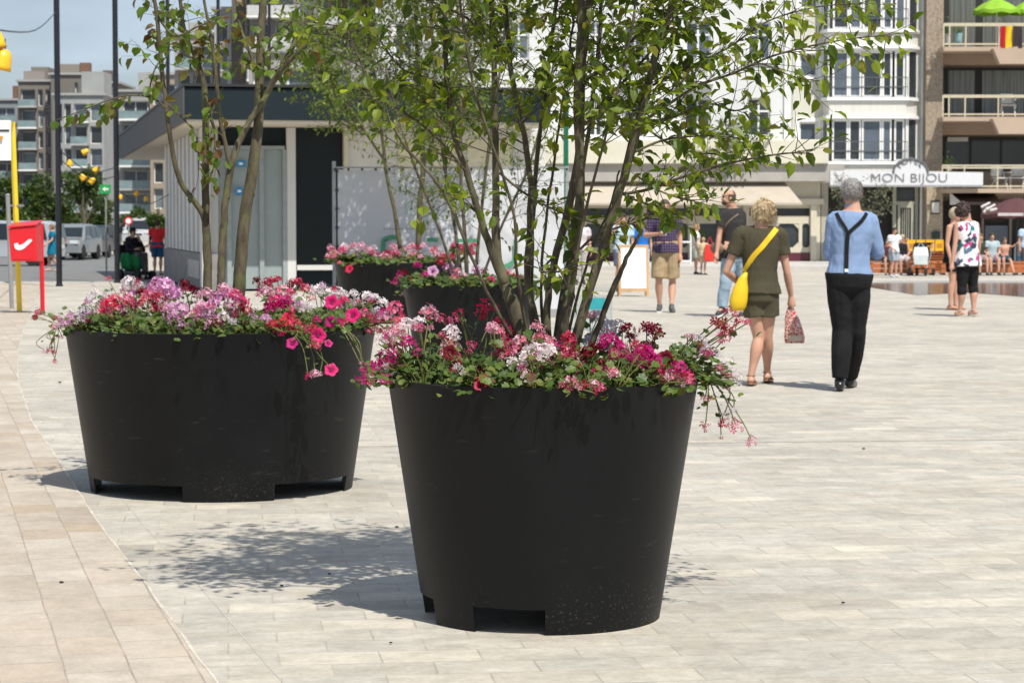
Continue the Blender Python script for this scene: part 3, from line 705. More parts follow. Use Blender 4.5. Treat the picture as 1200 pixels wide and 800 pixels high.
for i, (x, z, r) in enumerate(pth):
    a = pth[min(i + 1, len(pth) - 1)]; b_ = pth[max(i - 1, 0)]; dx, dz = a[0] - b_[0], a[1] - b_[1]; L = math.hypot(dx, dz) or 1
    k = wd / .46
    o1.append((cx + (x - dz / L * r) * k, cz + (z + dx / L * r) * k)); o2.append((cx + (x + dz / L * r) * k, cz + (z - dx / L * r) * k))
g = MB()
for i in range(len(o1) - 1):
    g.add([(o1[i][0], Ym - .331, o1[i][1]), (o1[i + 1][0], Ym - .331, o1[i + 1][1]), (o2[i + 1][0], Ym - .331, o2[i + 1][1]), (o2[i][0], Ym - .331, o2[i][1])], [(0, 1, 2, 3)])
g.build('emblem', mat('emblem_white', (.8, .8, .8), .5), b)
# festoon of yellow bells
mbel = mat('yellow_plastic', (.82, .45, .02), .35, .1, 6)
def bell(px, py, Y, h, tilt, lab):
    c = at(px, py, Y); t = thing('yellow_bell', lab, 'ornament', c, group='yellow bells hung over the street')
    M = Matrix.Rotation(tilt, 4, 'Y')
    prof = [(.02, .5), (.18, .47), (.30, .36), (.38, .12), (.42, -.2), (.47, -.42), (.43, -.42), (.38, -.2), (.3, .2)]
    g = MB().lathe([(r * h, z * h) for r, z in prof], 16, cap=False).xf(M); g.build('shade', mbel, t, smooth=True, local=True)
    g = MB().tube([M @ Vector((0, 0, .5 * h)), M @ Vector((0, 0, .5 * h)) + Vector((0, 0, .45 * h))], .02 * h, 6); g.build('hook', mpost, t, local=True)
    MB().ell(M @ Vector((0, 0, -.3 * h)), (.1 * h,) * 3).build('clapper', mbel, t, local=True)
bell(3, 71, 20, .20, .25, 'large yellow bell ornament at the left edge, lower of two'); bell(-5, 47, 20, .18, -.2, 'large yellow bell ornament at the left edge, upper of two')
for i, (px, py, tl, l_) in enumerate(((100, 178, 1.1, 'uppermost small one beside the brown leaves'), (82, 191, .2, 'near the first lamp post, under the leaves'), (113, 199, .9, 'small tilted one nearest the second lamp post'), (97, 208, -.6, 'lower small one above the street tree'),
                                (108, 212, .9, 'lowest small one above the green sign'), (160, 227, .5, 'small one left of the kiosk, upper'), (171, 233, -.2, 'small one left of the kiosk, lower'), (141, 231, .3, 'small one against the second lamp post'))):
    bell(px, py, 62, .20 if i < 5 else .15, tl, 'yellow bell ornament over the street, ' + l_)
g = MB()
for a, b_, cl_ in (((69, 176), (137, 196), 'upper thin cable with yellow bells between first and second lamp posts'), ((69, 186), (137, 206), 'lower thin cable with yellow bells between first and second lamp posts'), ((137, 222), (198, 228), 'thin cable with yellow bells from second lamp post to the kiosk'), ((-40, 30), (69, 10), 'thin cable from the first lamp post to the large yellow bells')):
    A1 = at(*a, 53 if a[0] > 0 else 20.1); B1 = at(*b_, 60); mid = (A1 + B1) / 2 - Vector((0, 0, .3))
    g = MB().tube([Vector(q) for q in smooth_path([A1, mid, B1], 6)], .012, 5)
    tag(g.build('cable', mpost), cl_, 'cable', 'cables between the lamp posts')
# green arrow sign, round sign
g0 = ground(122, 300); Yg = 75
t = thing('green_sign', 'small green pharmacy style direction sign with a white arrow over the street', 'sign', (at(122, 300, Yg).x, Yg, gz(Yg)))
x0, x1, z0, z1 = at(117, 222, Yg).x, at(129.5, 222, Yg).x, at(0, 227, Yg).z, at(0, 216.5, Yg).z
MB().box(x0, x1, Yg, Yg + .08, z0, z1).build('panel', mat('sign_green', (.01, .34, .07), .5), t)
zc = (z0 + z1) / 2
MB().prism([(x0 + .07, zc), (x0 + .18, zc + .08), (x0 + .18, zc + .03), (x1 - .06, zc + .03), (x1 - .06, zc - .03), (x0 + .18, zc - .03), (x0 + .18, zc - .08)], Yg - .01, Yg - .002).build('arrow', mwh, t)
MB().tube([((x0 + x1) / 2, Yg + .1, gz(Yg)), ((x0 + x1) / 2, Yg + .1, z1)], .03, 8).build('pole', mgp, t)
Yr = 86; t = thing('traffic_sign', 'small round red and white road sign above the scooter rider', 'sign', (at(150.5, 300, Yr).x, Yr, gz(Yr)))
c = at(150.5, 259, Yr); M = Matrix.Translation(c) @ Matrix.Rotation(PI / 2, 4, 'X')
MB().lathe([(.15, -.02), (.15, .0)], 20).xf(M).build('disc', mred, t); MB().lathe([(.10, .002), (.10, .012)], 20).xf(M).build('disc_centre', mwh, t)
MB().tube([(c.x, Yr + .03, gz(Yr)), (c.x, Yr + .03, c.z)], .025, 8).build('pole', mgp, t)
# banner on a site fence
Yb = 34.0
bn = thing('banner_fence', 'white printed banner tied to a site fence behind the far planters', 'fence', (at(530, 300, Yb).x, Yb, 0))
xa, xb = at(393, 280, Yb).x, at(664, 280, Yb).x; za, zb2 = .12, at(0, 197, Yb).z
g = MB(); nx, nz = 90, 34; rows = []
for j in range(nz + 1):
    row = []
    for i in range(nx + 1):
        uu, ww = i / nx, j / nz; x = lerp(xa + .04, xb - .04, uu); z = lerp(za, zb2 - .02 - .012 * (math.sin(uu * 38) ** 2), ww)
        y = Yb - .03 + .035 * noise.noise(Vector((x * 1.3 + z * .9, z * .8 - x * .5, 3))) + .02 * noise.noise(Vector((x * 4 + z * 3, z * 2.3, 9))) - .02 * abs(math.sin(uu * 14 + ww * 2)) * (1 - ww)
        row.append(Vector((x, y, z)))
    rows.append(row)
g.rings(rows, cap=False, closed=False); cl = g.build('banner', mat('banner_white', (.54, .55, .57), .55, .05, 1, bump=.15, bscale=8), bn, smooth=True)
mst = mat('galvanised', (.35, .36, .37), .4, metal=.4)
for px in (391.5, 528, 664.5):
    x = at(px, 280, Yb).x; MB().box(x - .025, x + .025, Yb - .0, Yb + .05, 0, zb2 + (.1 if px < 500 else .03)).build('post', mst, bn)
    MB().box(x - .3, x + .3, Yb - .12, Yb + .17, 0, .115).build('foot', mat('concrete_foot', (.3, .3, .29), .9), bn)
MB().box(xa, xb, Yb + .01, Yb + .04, zb2 - .005, zb2 + .02).build('top_rail', mst, bn)
g = MB()
for i in range(8): z = lerp(za + .1, zb2 - .05, i / 7); g.cbox((xa + .03, Yb - .07, z), (.05, .02, .03))
for i in range(18): g.cbox((lerp(xa, xb, i / 17), Yb - .05, zb2 - .02), (.03, .03, .035))
g.build('ties', mpost, bn)
mgr = mat('banner_green', (.07, .27, .15), .5); mgr2 = mat('banner_pale_green', (.25, .45, .40), .5)
def bline(pts, wpx, m, name='print', n=5):
    k = [Vector(at(px, py, Yb - .085)) for px, py in smooth_path(pts, n)] if n > 1 else [at(*q, Yb - .085) for q in pts]
    g = MB(); wv = wpx / (F / Yb) / 2
    for i in range(len(k) - 1):
        d = (k[i + 1] - k[i]); 
        if d.length < 1e-6: continue
        nn = Vector((-d.z, 0, d.x)).normalized() * wv
        g.add([k[i] + nn, k[i + 1] + nn, k[i + 1] - nn, k[i] - nn], [(0, 1, 2, 3)])
    return g.build(name, m, cl, fixn=False)
bline([(483, 235), (477, 239), (475, 245), (478, 250), (485, 253)], 1.2, mgr2)
bline([(500, 252), (500, 262)], 1.6, mgr2)
for px in range(450, 530, 3): bline([(px, 269), (px + 1.5, 267.4)], 1.3, mat('banner_grey', (.25, .25, .26), .6), n=1)
bline([(449, 298), (449, 284), (453, 279), (462, 278), (470, 278)], 5.5, mgr)
bline([(500, 281), (513, 281)], 4.5, mgr, n=1); bline([(536, 282), (560, 282)], 4.5, mgr, n=1)
bline([(604, 281), (604, 300), (599, 309), (588, 313)], 5, mgr)
bline([(453, 300), (453, 318), (460, 325), (480, 326)], 4.5, mgr)
# sandwich board
g = ground(742, 347); Ys = g.y
sb = thing('sandwich_board', 'blank white sandwich board in a light wooden frame on the square', 'sign', g)
mwood = mat('light_wood', (.42, .26, .12), .6, .2, 4, stretch=(1, 1, .2))
def leaf_frame(y0, y1, nm):
    T = Matrix(); z1 = 1.02
    def P(x, t, d): return Vector((g.x + x, lerp(y0, y1, t) + d, g.z + t * z1))
    m_ = MB()
    for a, b_, c_, d_ in ((-.30, -.25, 0, 1), (.25, .30, 0, 1), (-.25, .25, .95, 1), (-.25, .25, .10, .16)):
        m_.rings([[P(a, t, -.015), P(b_, t, -.015), P(b_, t, .02), P(a, t, .02)] for t in (c_, d_)])
    fo = m_.build(nm, mwood, sb)
    MB().rings([[P(-.249, t, -.005), P(.249, t, -.005), P(.249, t, .01), P(-.249, t, .01)] for t in (.163, .947)]).build('panel', mat('board_white', (.78, .78, .79), .4), fo)
leaf_frame(Ys - .30, Ys - .02, 'front_leaf'); leaf_frame(Ys + .34, Ys + .03, 'back_leaf')
for sx in (-.31, .31): MB().tube([(g.x + sx, Ys - .17, g.z + .45), (g.x + sx, Ys + .2, g.z + .45)], .006, 5).build('stay', mpost, sb)
# green post behind the trees
g = ground(663, 340); t = thing('green_post', 'dark green steel post seen between the tree stems above the banner', 'post', g)
MB().box(g.x - .055, g.x + .055, g.y - .05, g.y + .05, 0, at(663, 110, g.y).z).build('pole', mat('dark_green_paint', (.0, .12, .07), .4), t)
MB().box(g.x - .09, g.x + .09, g.y - .08, g.y + .08, at(663, 110, g.y).z, at(663, 109, g.y).z + .02).build('cap', mpost, t)
# low glass box with teal print
g = ground(686, 386); t = thing('glass_display', 'low clear glass display box with a teal print behind the front planter', 'display', g)
mclr = mat('clear_panel', (.35, .42, .42), .1, .05); mclr.node_tree.nodes['Principled BSDF'].inputs['Alpha'].default_value = .35
for x in (-.16, .34): MB().box(g.x + x - .008, g.x + x + .008, g.y - .2, g.y + .2, 0, .52).build('side_panel', mclr, t)
MB().box(g.x - .151, g.x + .331, g.y - .2, g.y - .19, 0, .46).build('front_panel', mclr, t)
MB().box(g.x - .17, g.x + .35, g.y - .22, g.y + .22, .525, .545).build('top', mclr, t)
MB().box(g.x - .05, g.x + .25, g.y - .21, g.y - .203, .27, .42).build('print', mat('teal', (.02, .30, .33), .5), t)
# bench, crate stall
Yn = ground(1100, 322.5).y
mor = mat('orange_wood', (.42, .13, .04), .5, .2, 3, stretch=(.2, 1, 1))
for i, (a, b_, lab) in enumerate(((1016, 1098, 'long low orange wooden bench left of the floral woman'), (1101, 1240, 'long low orange wooden bench right of the floral woman'))):
    x0, x1 = at(a, 315, Yn).x, at(b_, 315, Yn).x; zg = gz(Yn)
    t = thing('bench', lab, 'bench', ((x0 + x1) / 2, Yn, zg), group='orange benches beyond the water')
    for k in range(3): MB().box(x0, x1, Yn + k * .16, Yn + k * .16 + .14, zg + .38, zg + .43).build('seat_slat', mor, t)
    for k in range(2): MB().box(x0 + .05, x1 - .05, Yn + .02, Yn + .05, zg + .07 + k * .155, zg + .21 + k * .155).build('front_board', mor, t)
    for px in range(4):
        xx = lerp(x0 + .1, x1 - .2, px / 3); MB().box(xx, xx + .1, Yn + .06, Yn + .4, zg, zg + .375).build('leg', mpost, t)
Yc = Yn + 2.2
x0, x1 = at(1062, 300, Yc).x, at(1106, 300, Yc).x; zg = gz(Yc)
t = thing('wooden_stall', 'orange slatted wooden stall hung with yellow panels behind the stroller', 'stall', ((x0 + x1) / 2, Yc, zg))
ztop = at(0, 281, Yc).z
for k in range(8): z = lerp(zg + .1, ztop - .45, k / 7); MB().box(x0, x1, Yc, Yc + .05, z - .06, z + .06).build('board', mor, t)
for xx in (x0, (x0 + x1) / 2, x1 - .06): MB().box(xx, xx + .06, Yc + .051, Yc + .6, zg, ztop).build('post', mor, t)
mye2 = mat('stall_yellow', (.85, .42, .01), .5, .2, 3)
for k in range(4):
    a = lerp(x0, x1, k / 4); MB().box(a + .02, lerp(x0, x1, (k + 1) / 4) - .02, Yc - .06, Yc - .004, ztop - .36, ztop).build('yellow_panel', mye2, t)
    MB().box(a + .06, a + .25, Yc - .066, Yc - .061, ztop - .26, ztop - .12).build('marking', mat('stall_mark', (.5, .22, .02), .5), t)
# balcony things
mlime = mat('lime_canvas', (.22, .42, .02), .7, .08, 3)
def parasol(px, pyrim, pytop, Y, rpx, m, name, lab, pole_to=None, n=8, group=None):
    s = F / Y; c = at(px, pyrim, Y); h = (pyrim - pytop) / s; r = rpx / s
    t = thing(name, lab, 'parasol', (c.x, Y, pole_to if pole_to is not None else gz(Y)), group=group)
    g = MB(); rows = []
    for k, (q, zz) in enumerate(((.02, 1), (.3, .86), (.65, .5), (1, 0))):
        rows.append([Vector((c.x + r * q * math.cos(2 * PI * j / 32), Y + r * q * math.sin(2 * PI * j / 32), c.z + h * zz - (.06 * q * (math.sin(2 * PI * j / 32 * n / 2) ** 2)))) for j in range(32)])
    rows.append([p - Vector((0, 0, .14)) for p in rows[-1]])
    g.rings(rows, cap=False); g.build('canopy', m, t, smooth=False)
    MB().tube([(c.x, Y, t.location.z), (c.x, Y, c.z + h + .05)], .025, 8).build('pole', mwh if name == 'green_parasol' else mpost, t)
    return t
parasol(1168, 12, -1, GY - .7, 27, mlime, 'green_parasol', 'lime green parasol on the top balcony above the flag', pole_to=RZ(55, GY - .7))
parasol(1206, 12, 1, GY - .4, 20, mlime, 'green_parasol', 'second lime green parasol at the right edge on the top balcony', pole_to=RZ(55, GY - .4))
Yf = YS + .02
fx = [RX(q, 40, Yf) for q in (1169, 1176, 1183.5, 1191.5)]
fl_ = thing('flag', 'black, yellow and red striped flag hung on the top balcony railing', 'flag', (fx[1], Yf, RZ(55, Yf)))
zt1, zt0 = RZ(31, Yf), RZ(57, Yf)
for k, (a, b_, c_) in enumerate(((fx[0] + .1, fx[1] + .07, (.45, .01, .02)), (fx[1] + .072, fx[2] + .1, (.75, .5, .01)), (fx[2] + .102, fx[3] + .2, (.03, .02, .02)))):
    g = MB(); rows = []
    for j in range(9):
        rows.append([Vector((lerp(a, b_, i / 4), Yf - .03 + .05 * math.sin(i * 1.2 + k * 2 + j * .3), lerp(zt1, zt0, j / 8))) for i in range(5)])
    g.rings(rows, cap=False, closed=False).build('stripe', mat('flag%d' % k, c_, .8), fl_)
mchair = mat('white_plastic', (.62, .62, .58), .5)
def chair(px, py, Y, lab, s_=1.0, rz=0):
    """folding garden chair, foot at the pixel"""
    c = at(px, py, Y); t = thing('garden_chair', lab, 'chair', c, rz)
    w_, h_ = .24 * s_, .9 * s_
    MB().box(-w_, w_, -.2, .2, .42 * s_, .46 * s_).build('seat', mchair, t, local=True)
    MB().box(-w_, w_, .2, .24, .52 * s_, h_).build('backrest', mchair, t, local=True)
    for sx in (-1, 1):
        MB().tube([(sx * w_, -.24, 0), (sx * w_, .22, h_)], .02, 6).build('leg', mchair, t, local=True)
        MB().tube([(sx * (w_ + .03), .28, 0), (sx * (w_ + .03), -.2, .46 * s_)], .02, 6).build('leg', mchair, t, local=True)
        MB().box(sx * w_ - .03, sx * w_ + .03, -.25, .2, .64 * s_, .67 * s_).build('armrest', mchair, t, local=True)
chair(1181, 137, YS + .5, 'white folding chair on the middle balcony of the beige flats')
chair(1171, 222, YS + .4, 'white bistro chair on the lowest balcony, left of its pair', rz=.4)
chair(1192, 222, YS + .5, 'white bistro chair on the lowest balcony at the right edge', rz=-.3)
def potplant(px, py, Y, pc, lab, h, leafc, col='pot_plant', r=.16):
    c = at(px, py, Y); t = thing(col, lab, 'pot plant', c)
    MB().lathe([(r * .7, 0), (r, h), (r * .92, h), (r * .9, h - .03)], 14).build('pot', mat('potc_%d' % int(pc[0] * 100 + pc[2] * 1000), pc, .5), t, local=True)
    g = MB()
    for _ in range(70):
        d = Vector((random.gauss(0, .12), random.gauss(0, .1), h + abs(random.gauss(.1, .14)))); leaf(g, d, Vector((random.uniform(-1, 1), random.uniform(-1, 1), .8)), .12, .04)
    g.build('foliage', leafmat('potleaf', [leafc, [x * 1.6 for x in leafc]]), t, local=True)
def leaf(mb, p, d, L, W, up=None, fold=.35, curl=.25):
    """one leaf, blade of six faces folded along its midrib"""
    d = d.normalized(); up = up or Vector((random.gauss(0, .4), random.gauss(0, .4), 1))
    sd = d.cross(up)
    if sd.length < 1e-3: sd = Vector((1, 0, 0))
    sd.normalize(); nn = sd.cross(d)
    def q(t, s_): return p + d * (L * t) + sd * (W * s_) + nn * (abs(s_) * W * fold - curl * L * t * t)
    o = len(mb.v)
    mb.v += [tuple(x) for x in (q(0, 0), q(.33, 0), q(.7, 0), q(1, 0), q(.25, .42), q(.62, .42), q(.25, -.42), q(.62, -.42))]
    mb.f += [(o, o + 1, o + 4), (o + 1, o + 2, o + 5, o + 4), (o + 2, o + 3, o + 5), (o, o + 6, o + 1), (o + 6, o + 7, o + 2, o + 1), (o + 7, o + 3, o + 2)]
potplant(1110, 52, YS + .4, (.35, .36, .34), 'leafy plant in a grey pot at the left end of the top balcony', .4, (.05, .09, .02))
potplant(1123, 53, YS + .6, (.25, .42, .45), 'plant in a pale blue tub on the top balcony', .45, (.05, .09, .02))
potplant(1112, 200, YS + .5, (.5, .45, .4), 'small plant on the lowest balcony above the hotel sign', .15, (.06, .1, .02))
# brown parasol by the cafe
pr = parasol(1192, 250, 232, 80, 42, mat('maroon_canvas', (.085, .03, .032), .8), 'brown_parasol', 'brown parasol with pale lettering in front of the cafe', n=8)
g = MB()
for (a, b_) in (((1150, 243), (1160, 238)), ((1156, 246), (1166, 240)), ((1153, 249), (1158, 243)), ((1160, 247), (1168, 245))):
    pa, pb = at(*a, 78.75), at(*b_, 78.9); g.tube([pa, pb], .05, 4)
g.build('print', mat('pale_print', (.5, .46, .45), .7), pr)
g = MB().box(at(1170, 250, 78.6).x, at(1200, 250, 78.6).x, 78.66, 78.7, at(0, 253, 78.6).z, at(0, 249.5, 78.6).z); g.build('valance', mat('pale_print', (.5, .46, .45), .7), pr)
# keg
g = ground(1194, 316); kg = thing('steel_keg', 'upright silver steel keg beside the cafe at the right edge', 'keg', g)
mk = mat('bright_steel', (.45, .48, .5), .3, metal=.7)
r = .17; MB().lathe([(r * .9, 0), (r * .95, .06), (r, .1), (r, .3), (r * 1.05, .32), (r, .34), (r, .55), (r * 1.05, .57), (r, .6), (r, .75), (r * .7, .84), (r * .1, .85)], 18, g).build('body', mk, kg, smooth=False)
MB().lathe([(r * .85, .78), (r * .85, .92), (r * .78, .92), (r * .78, .78)], 18, g).build('rim', mk, kg)
MB().box(g.x - .1, g.x + .1, g.y - r - .012, g.y - r - .002, .36 + g.z, .5 + g.z).build('label', mat('keg_blue', (.05, .3, .5), .5), kg)

# ---------------------------------------------------------------- vehicles
mty = mat('tyre', (.012, .012, .012), .8); mrim = mat('rim', (.35, .35, .36), .35, metal=.6)
def car(name, label, loc, rz, L, Wd, H, col, kind='suv', group='vehicles parked along the street'):
    t = thing(name, label, 'van' if 'van' in name else 'car', loc, rz, group)
    m = mat('carpaint_%d_%d_%d' % tuple(int(x * 1000) for x in col), col, .22, .03, metal=.3)
    if kind == 'van': prof = [(-.5, .2), (-.5, .42), (-.44, .52), (-.36, .56), (-.24, .9), (-.18, .97), (.0, 1), (.40, .99), (.48, .93), (.5, .6), (.5, .2)]; belt = .55; wr = .36
    elif kind == 'suv': prof = [(-.5, .2), (-.5, .45), (-.47, .55), (-.26, .62), (-.15, .92), (-.08, .985), (.1, 1), (.38, .96), (.46, .70), (.5, .6), (.5, .2)]; belt = .6; wr = .36
    else: prof = [(-.5, .2), (-.5, .42), (-.46, .52), (-.22, .62), (-.1, .93), (.0, 1), (.2, .98), (.35, .70), (.48, .63), (.5, .5), (.5, .2)]; belt = .6; wr = .33
    rows = []
    for k in range(-4, 5):
        u_ = k / 4; row = []
        for (a, z) in prof:
            wz = 1 - .13 * max(0, (z - belt) / (1 - belt)) if z > belt else 1
            row.append(Vector((a * L * (1 - .03 * abs(u_) ** 3), u_ * Wd / 2 * wz, z * H * (1 - .02 * abs(u_) ** 4))))
        rows.append(row)
    g = MB().rings(rows, cap=True); g.build('body', m, t, local=True, bevel=.03)
    gl_ = mat('car_glass', (.015, .02, .024), .08)
    # windscreen, rear window, side windows
    def band(i0, i1, nm, k=.86):
        a0, z0 = prof[i0]; a1, z1 = prof[i1]
        a0, z0, a1, z1 = lerp(a0, a1, .08), lerp(z0, z1, .08), lerp(a0, a1, .93), lerp(z0, z1, .93)
        o_ = .012 if a0 > 0 else -.012
        MB().rings([[Vector((a * L + o_ + dx, sx * Wd / 2 * k * (.97 if z == z0 else .9), z * H)) for sx in (-1, 1)] + [Vector((a * L + o_, sx * Wd / 2 * k * (.97 if z == z0 else .9), z * H + .004)) for sx in (1, -1)] for a, z, dx in ((a0, z0, .02 if a0 < 0 else -.02), (a1, z1, .02 if a0 < 0 else -.02))]).build(nm, gl_, t, local=True)
    band(3, 4, 'windscreen'); 
    if kind == 'van': band(9, 8, 'rear_window')
    elif kind == 'suv': band(8, 7, 'rear_window')
    else: band(7, 6, 'rear_window')
    for sy in (-1, 1):
        wins_ = [(-.2, .02), (.04, .24), (.26, .42)] if kind != 'car' else [(-.16, .03), (.05, .25)]
        for (a, b_) in wins_:
            if a < 0: pts = [(a - .03, belt + .03), (b_, belt + .03), (b_, .93), (a + .05, .93)]
            else: pts = [(a, belt + .03), (b_, belt + .03), (b_ - (.03 if b_ > .4 or kind == 'car' else 0), .93), (a, .93)]
            g = MB()
            yy = [sy * (Wd / 2 * (1 - .13 * max(0, (z - belt) / (1 - belt))) + .006) for _, z in pts]
            g.add([(p_[0] * L, y_, p_[1] * H) for p_, y_ in zip(pts, yy)], [(0, 1, 2, 3)]); g.build('side_window', gl_, t, local=True)
        for a in (-.31, .31):
            c_ = Vector((a * L, sy * (Wd / 2 - .1), wr)); M = Matrix.Translation(c_) @ Matrix.Rotation(PI / 2, 4, 'X')
            wh = MB().lathe([(wr * .6, -.11), (wr * .95, -.11), (wr, -.07), (wr, .07), (wr * .95, .11), (wr * .6, .11)], 20).xf(M).build('wheel', mty, t, local=True)
            MB().lathe([(wr * .6, -.105), (wr * .6, .105)], 16).xf(M).build('rim', mrim, wh, local=True)
        MB().cbox((-.495 * L, sy * Wd * .36, .5 * H), (.06, Wd * .2, .09 * H)).build('headlight', mat('headlight', (.6, .62, .62), .15), t, local=True, bevel=.01)
        MB().cbox((.492 * L, sy * Wd * .42, .58 * H), (.05, Wd * .1, .14 * H)).build('tail_light', mat('tail', (.35, .01, .01), .2), t, local=True)
        MB().cbox((-.20 * L, sy * (Wd / 2 + .1), .62 * H), (.1, .2, .14)).build('mirror', m, t, local=True, bevel=.02)
    MB().cbox((-.505 * L, 0, .30 * H), (.02, .52, .11)).build('licence_plate', mwh, t, local=True)
    MB().cbox((-.503 * L, 0, .43 * H), (.03, Wd * .4, .12)).build('grille', mty, t, local=True)
    MB().cbox((.503 * L, 0, .42 * H), (.02, .52, .11)).build('licence_plate', mwh, t, local=True)
    return t
def gp(px, py): return ground(px, py)
car('silver_van', 'silver people carrier parked side-on at the left edge of the street', gp(-1, 311.5), 0.0, 4.9, 1.9, 1.75, (.42, .44, .46), 'van')
car('silver_car', 'silver off-road car parked just right of the first lamp post', Vector((at(84, 300, 104).x, 104, -.25)), R(86), 4.2, 1.8, 1.62, (.24, .26, .27), 'suv')
car('dark_car', 'dark grey car half hidden between the silver car and the black one', Vector((at(99, 300, 109).x, 109, -.25)), R(87), 4.3, 1.8, 1.5, (.03, .032, .04), 'car')
car('black_car', 'black car facing the camera at the end of the parked row', Vector((at(111, 300, 116).x, 116, -.25)), R(88), 4.4, 1.85, 1.55, (.012, .018, .03), 'suv')
car('grey_car', 'small grey car far down the street beyond the black car', ground(128, 288), R(80), 4.2, 1.8, 1.5, (.12, .12, .13), 'car')
car('white_van', 'white box van parked behind the scooter rider', Vector((at(168, 300, 160).x, 160, -.25)), R(88), 5.0, 2.0, 2.1, (.55, .56, .56), 'van')
# ================================================================ PEOPLE
def remesh(o, vox, smooth_n=3, fac=.5):
    m = o.modifiers.new('r', 'REMESH'); m.mode = 'VOXEL'; m.voxel_size = vox; m.use_smooth_shade = True
    s = o.modifiers.new('s', 'SMOOTH'); s.iterations = smooth_n; s.factor = fac
    dg = bpy.context.evaluated_depsgraph_get(); dg.update()
    me = bpy.data.meshes.new_from_object(o.evaluated_get(dg))
    o.modifiers.clear(); old = o.data; mt = list(old.materials); o.data = me
    if not me.materials:
        for x in mt: me.materials.append(x)
    me.polygons.foreach_set('use_smooth', [True] * len(me.polygons)); bpy.data.meshes.remove(old)
    return o
def wrinkle(o, amp, sc=(14, 14, 7), seed=0):
    me = o.data; me.update()
    for v_, n_ in zip(me.vertices, [v.normal.copy() for v in me.vertices]):
        c = v_.co; k = noise.noise(Vector((c.x * sc[0] + seed, c.y * sc[1], c.z * sc[2]))) + .5 * noise.noise(Vector((c.x * sc[0] * 2.3 + seed, c.y * sc[1] * 2.3 + c.z * 9, c.z * sc[2] * 2)))
        v_.co = c + n_ * (k * amp)
    me.update()
skins = {}
def skin(c): return mat('skin_%d_%d' % (int(c[0] * 1000), int(c[2] * 1000)), c, .55, .07, 18, spec=.35)
MSK = (.52, .29, .20); MTAN = (.40, .21, .13)
def cloth(name, c, rough=.9, **k): return mat('cloth_' + name, c, rough, k.pop('var', .1), k.pop('scale', 9), bump=.25, bscale=k.pop('bscale', 220), spec=.2, **k)
def capsule(mb, pts, rad, seg=12, flat=1.0):
    """tube with rounded ends through joint points"""
    P = smooth_path([list(p) + [r] for p, r in zip(pts, rad)], 5)
    a, b = P[0], P[-1]; pa, pb = Vector(a[:3]), Vector(b[:3]); da = (pa - Vector(P[1][:3])).normalized(); db = (pb - Vector(P[-2][:3])).normalized()
    pts2 = [pa + da * a[3] * .95, pa + da * a[3] * .6] + [Vector(p[:3]) for p in P] + [pb + db * b[3] * .6, pb + db * b[3] * .95]
    r2 = [a[3] * .3, a[3] * .8] + [p[3] for p in P] + [b[3] * .8, b[3] * .3]
    return mb.tube(pts2, r2, seg)
def flat_tube(mb, pts, rad, seg=12):
    P = smooth_path([list(p) + [r] for p, r in zip(pts, rad)], 5)
    return mb.tube([Vector(p[:3]) for p in P], [p[3] for p in P], seg)
BASE = dict(P=(0, 0, .53), N=(0, 0, .835), H=(0, -.012, .925),
            RS=(-.108, 0, .805), LS=(.108, 0, .805), RE=(-.14, .01, .64), LE=(.14, .01, .64), RW=(-.145, -.03, .495), LW=(.145, -.03, .495),
            RH=(-.052, 0, .515), LH=(.052, 0, .515), RK=(-.055, -.01, .28), LK=(.055, -.01, .28), RA=(-.055, .01, .045), LA=(.055, .01, .045),
            RT=(-.065, -.09, .015), LT=(.065, -.09, .015))
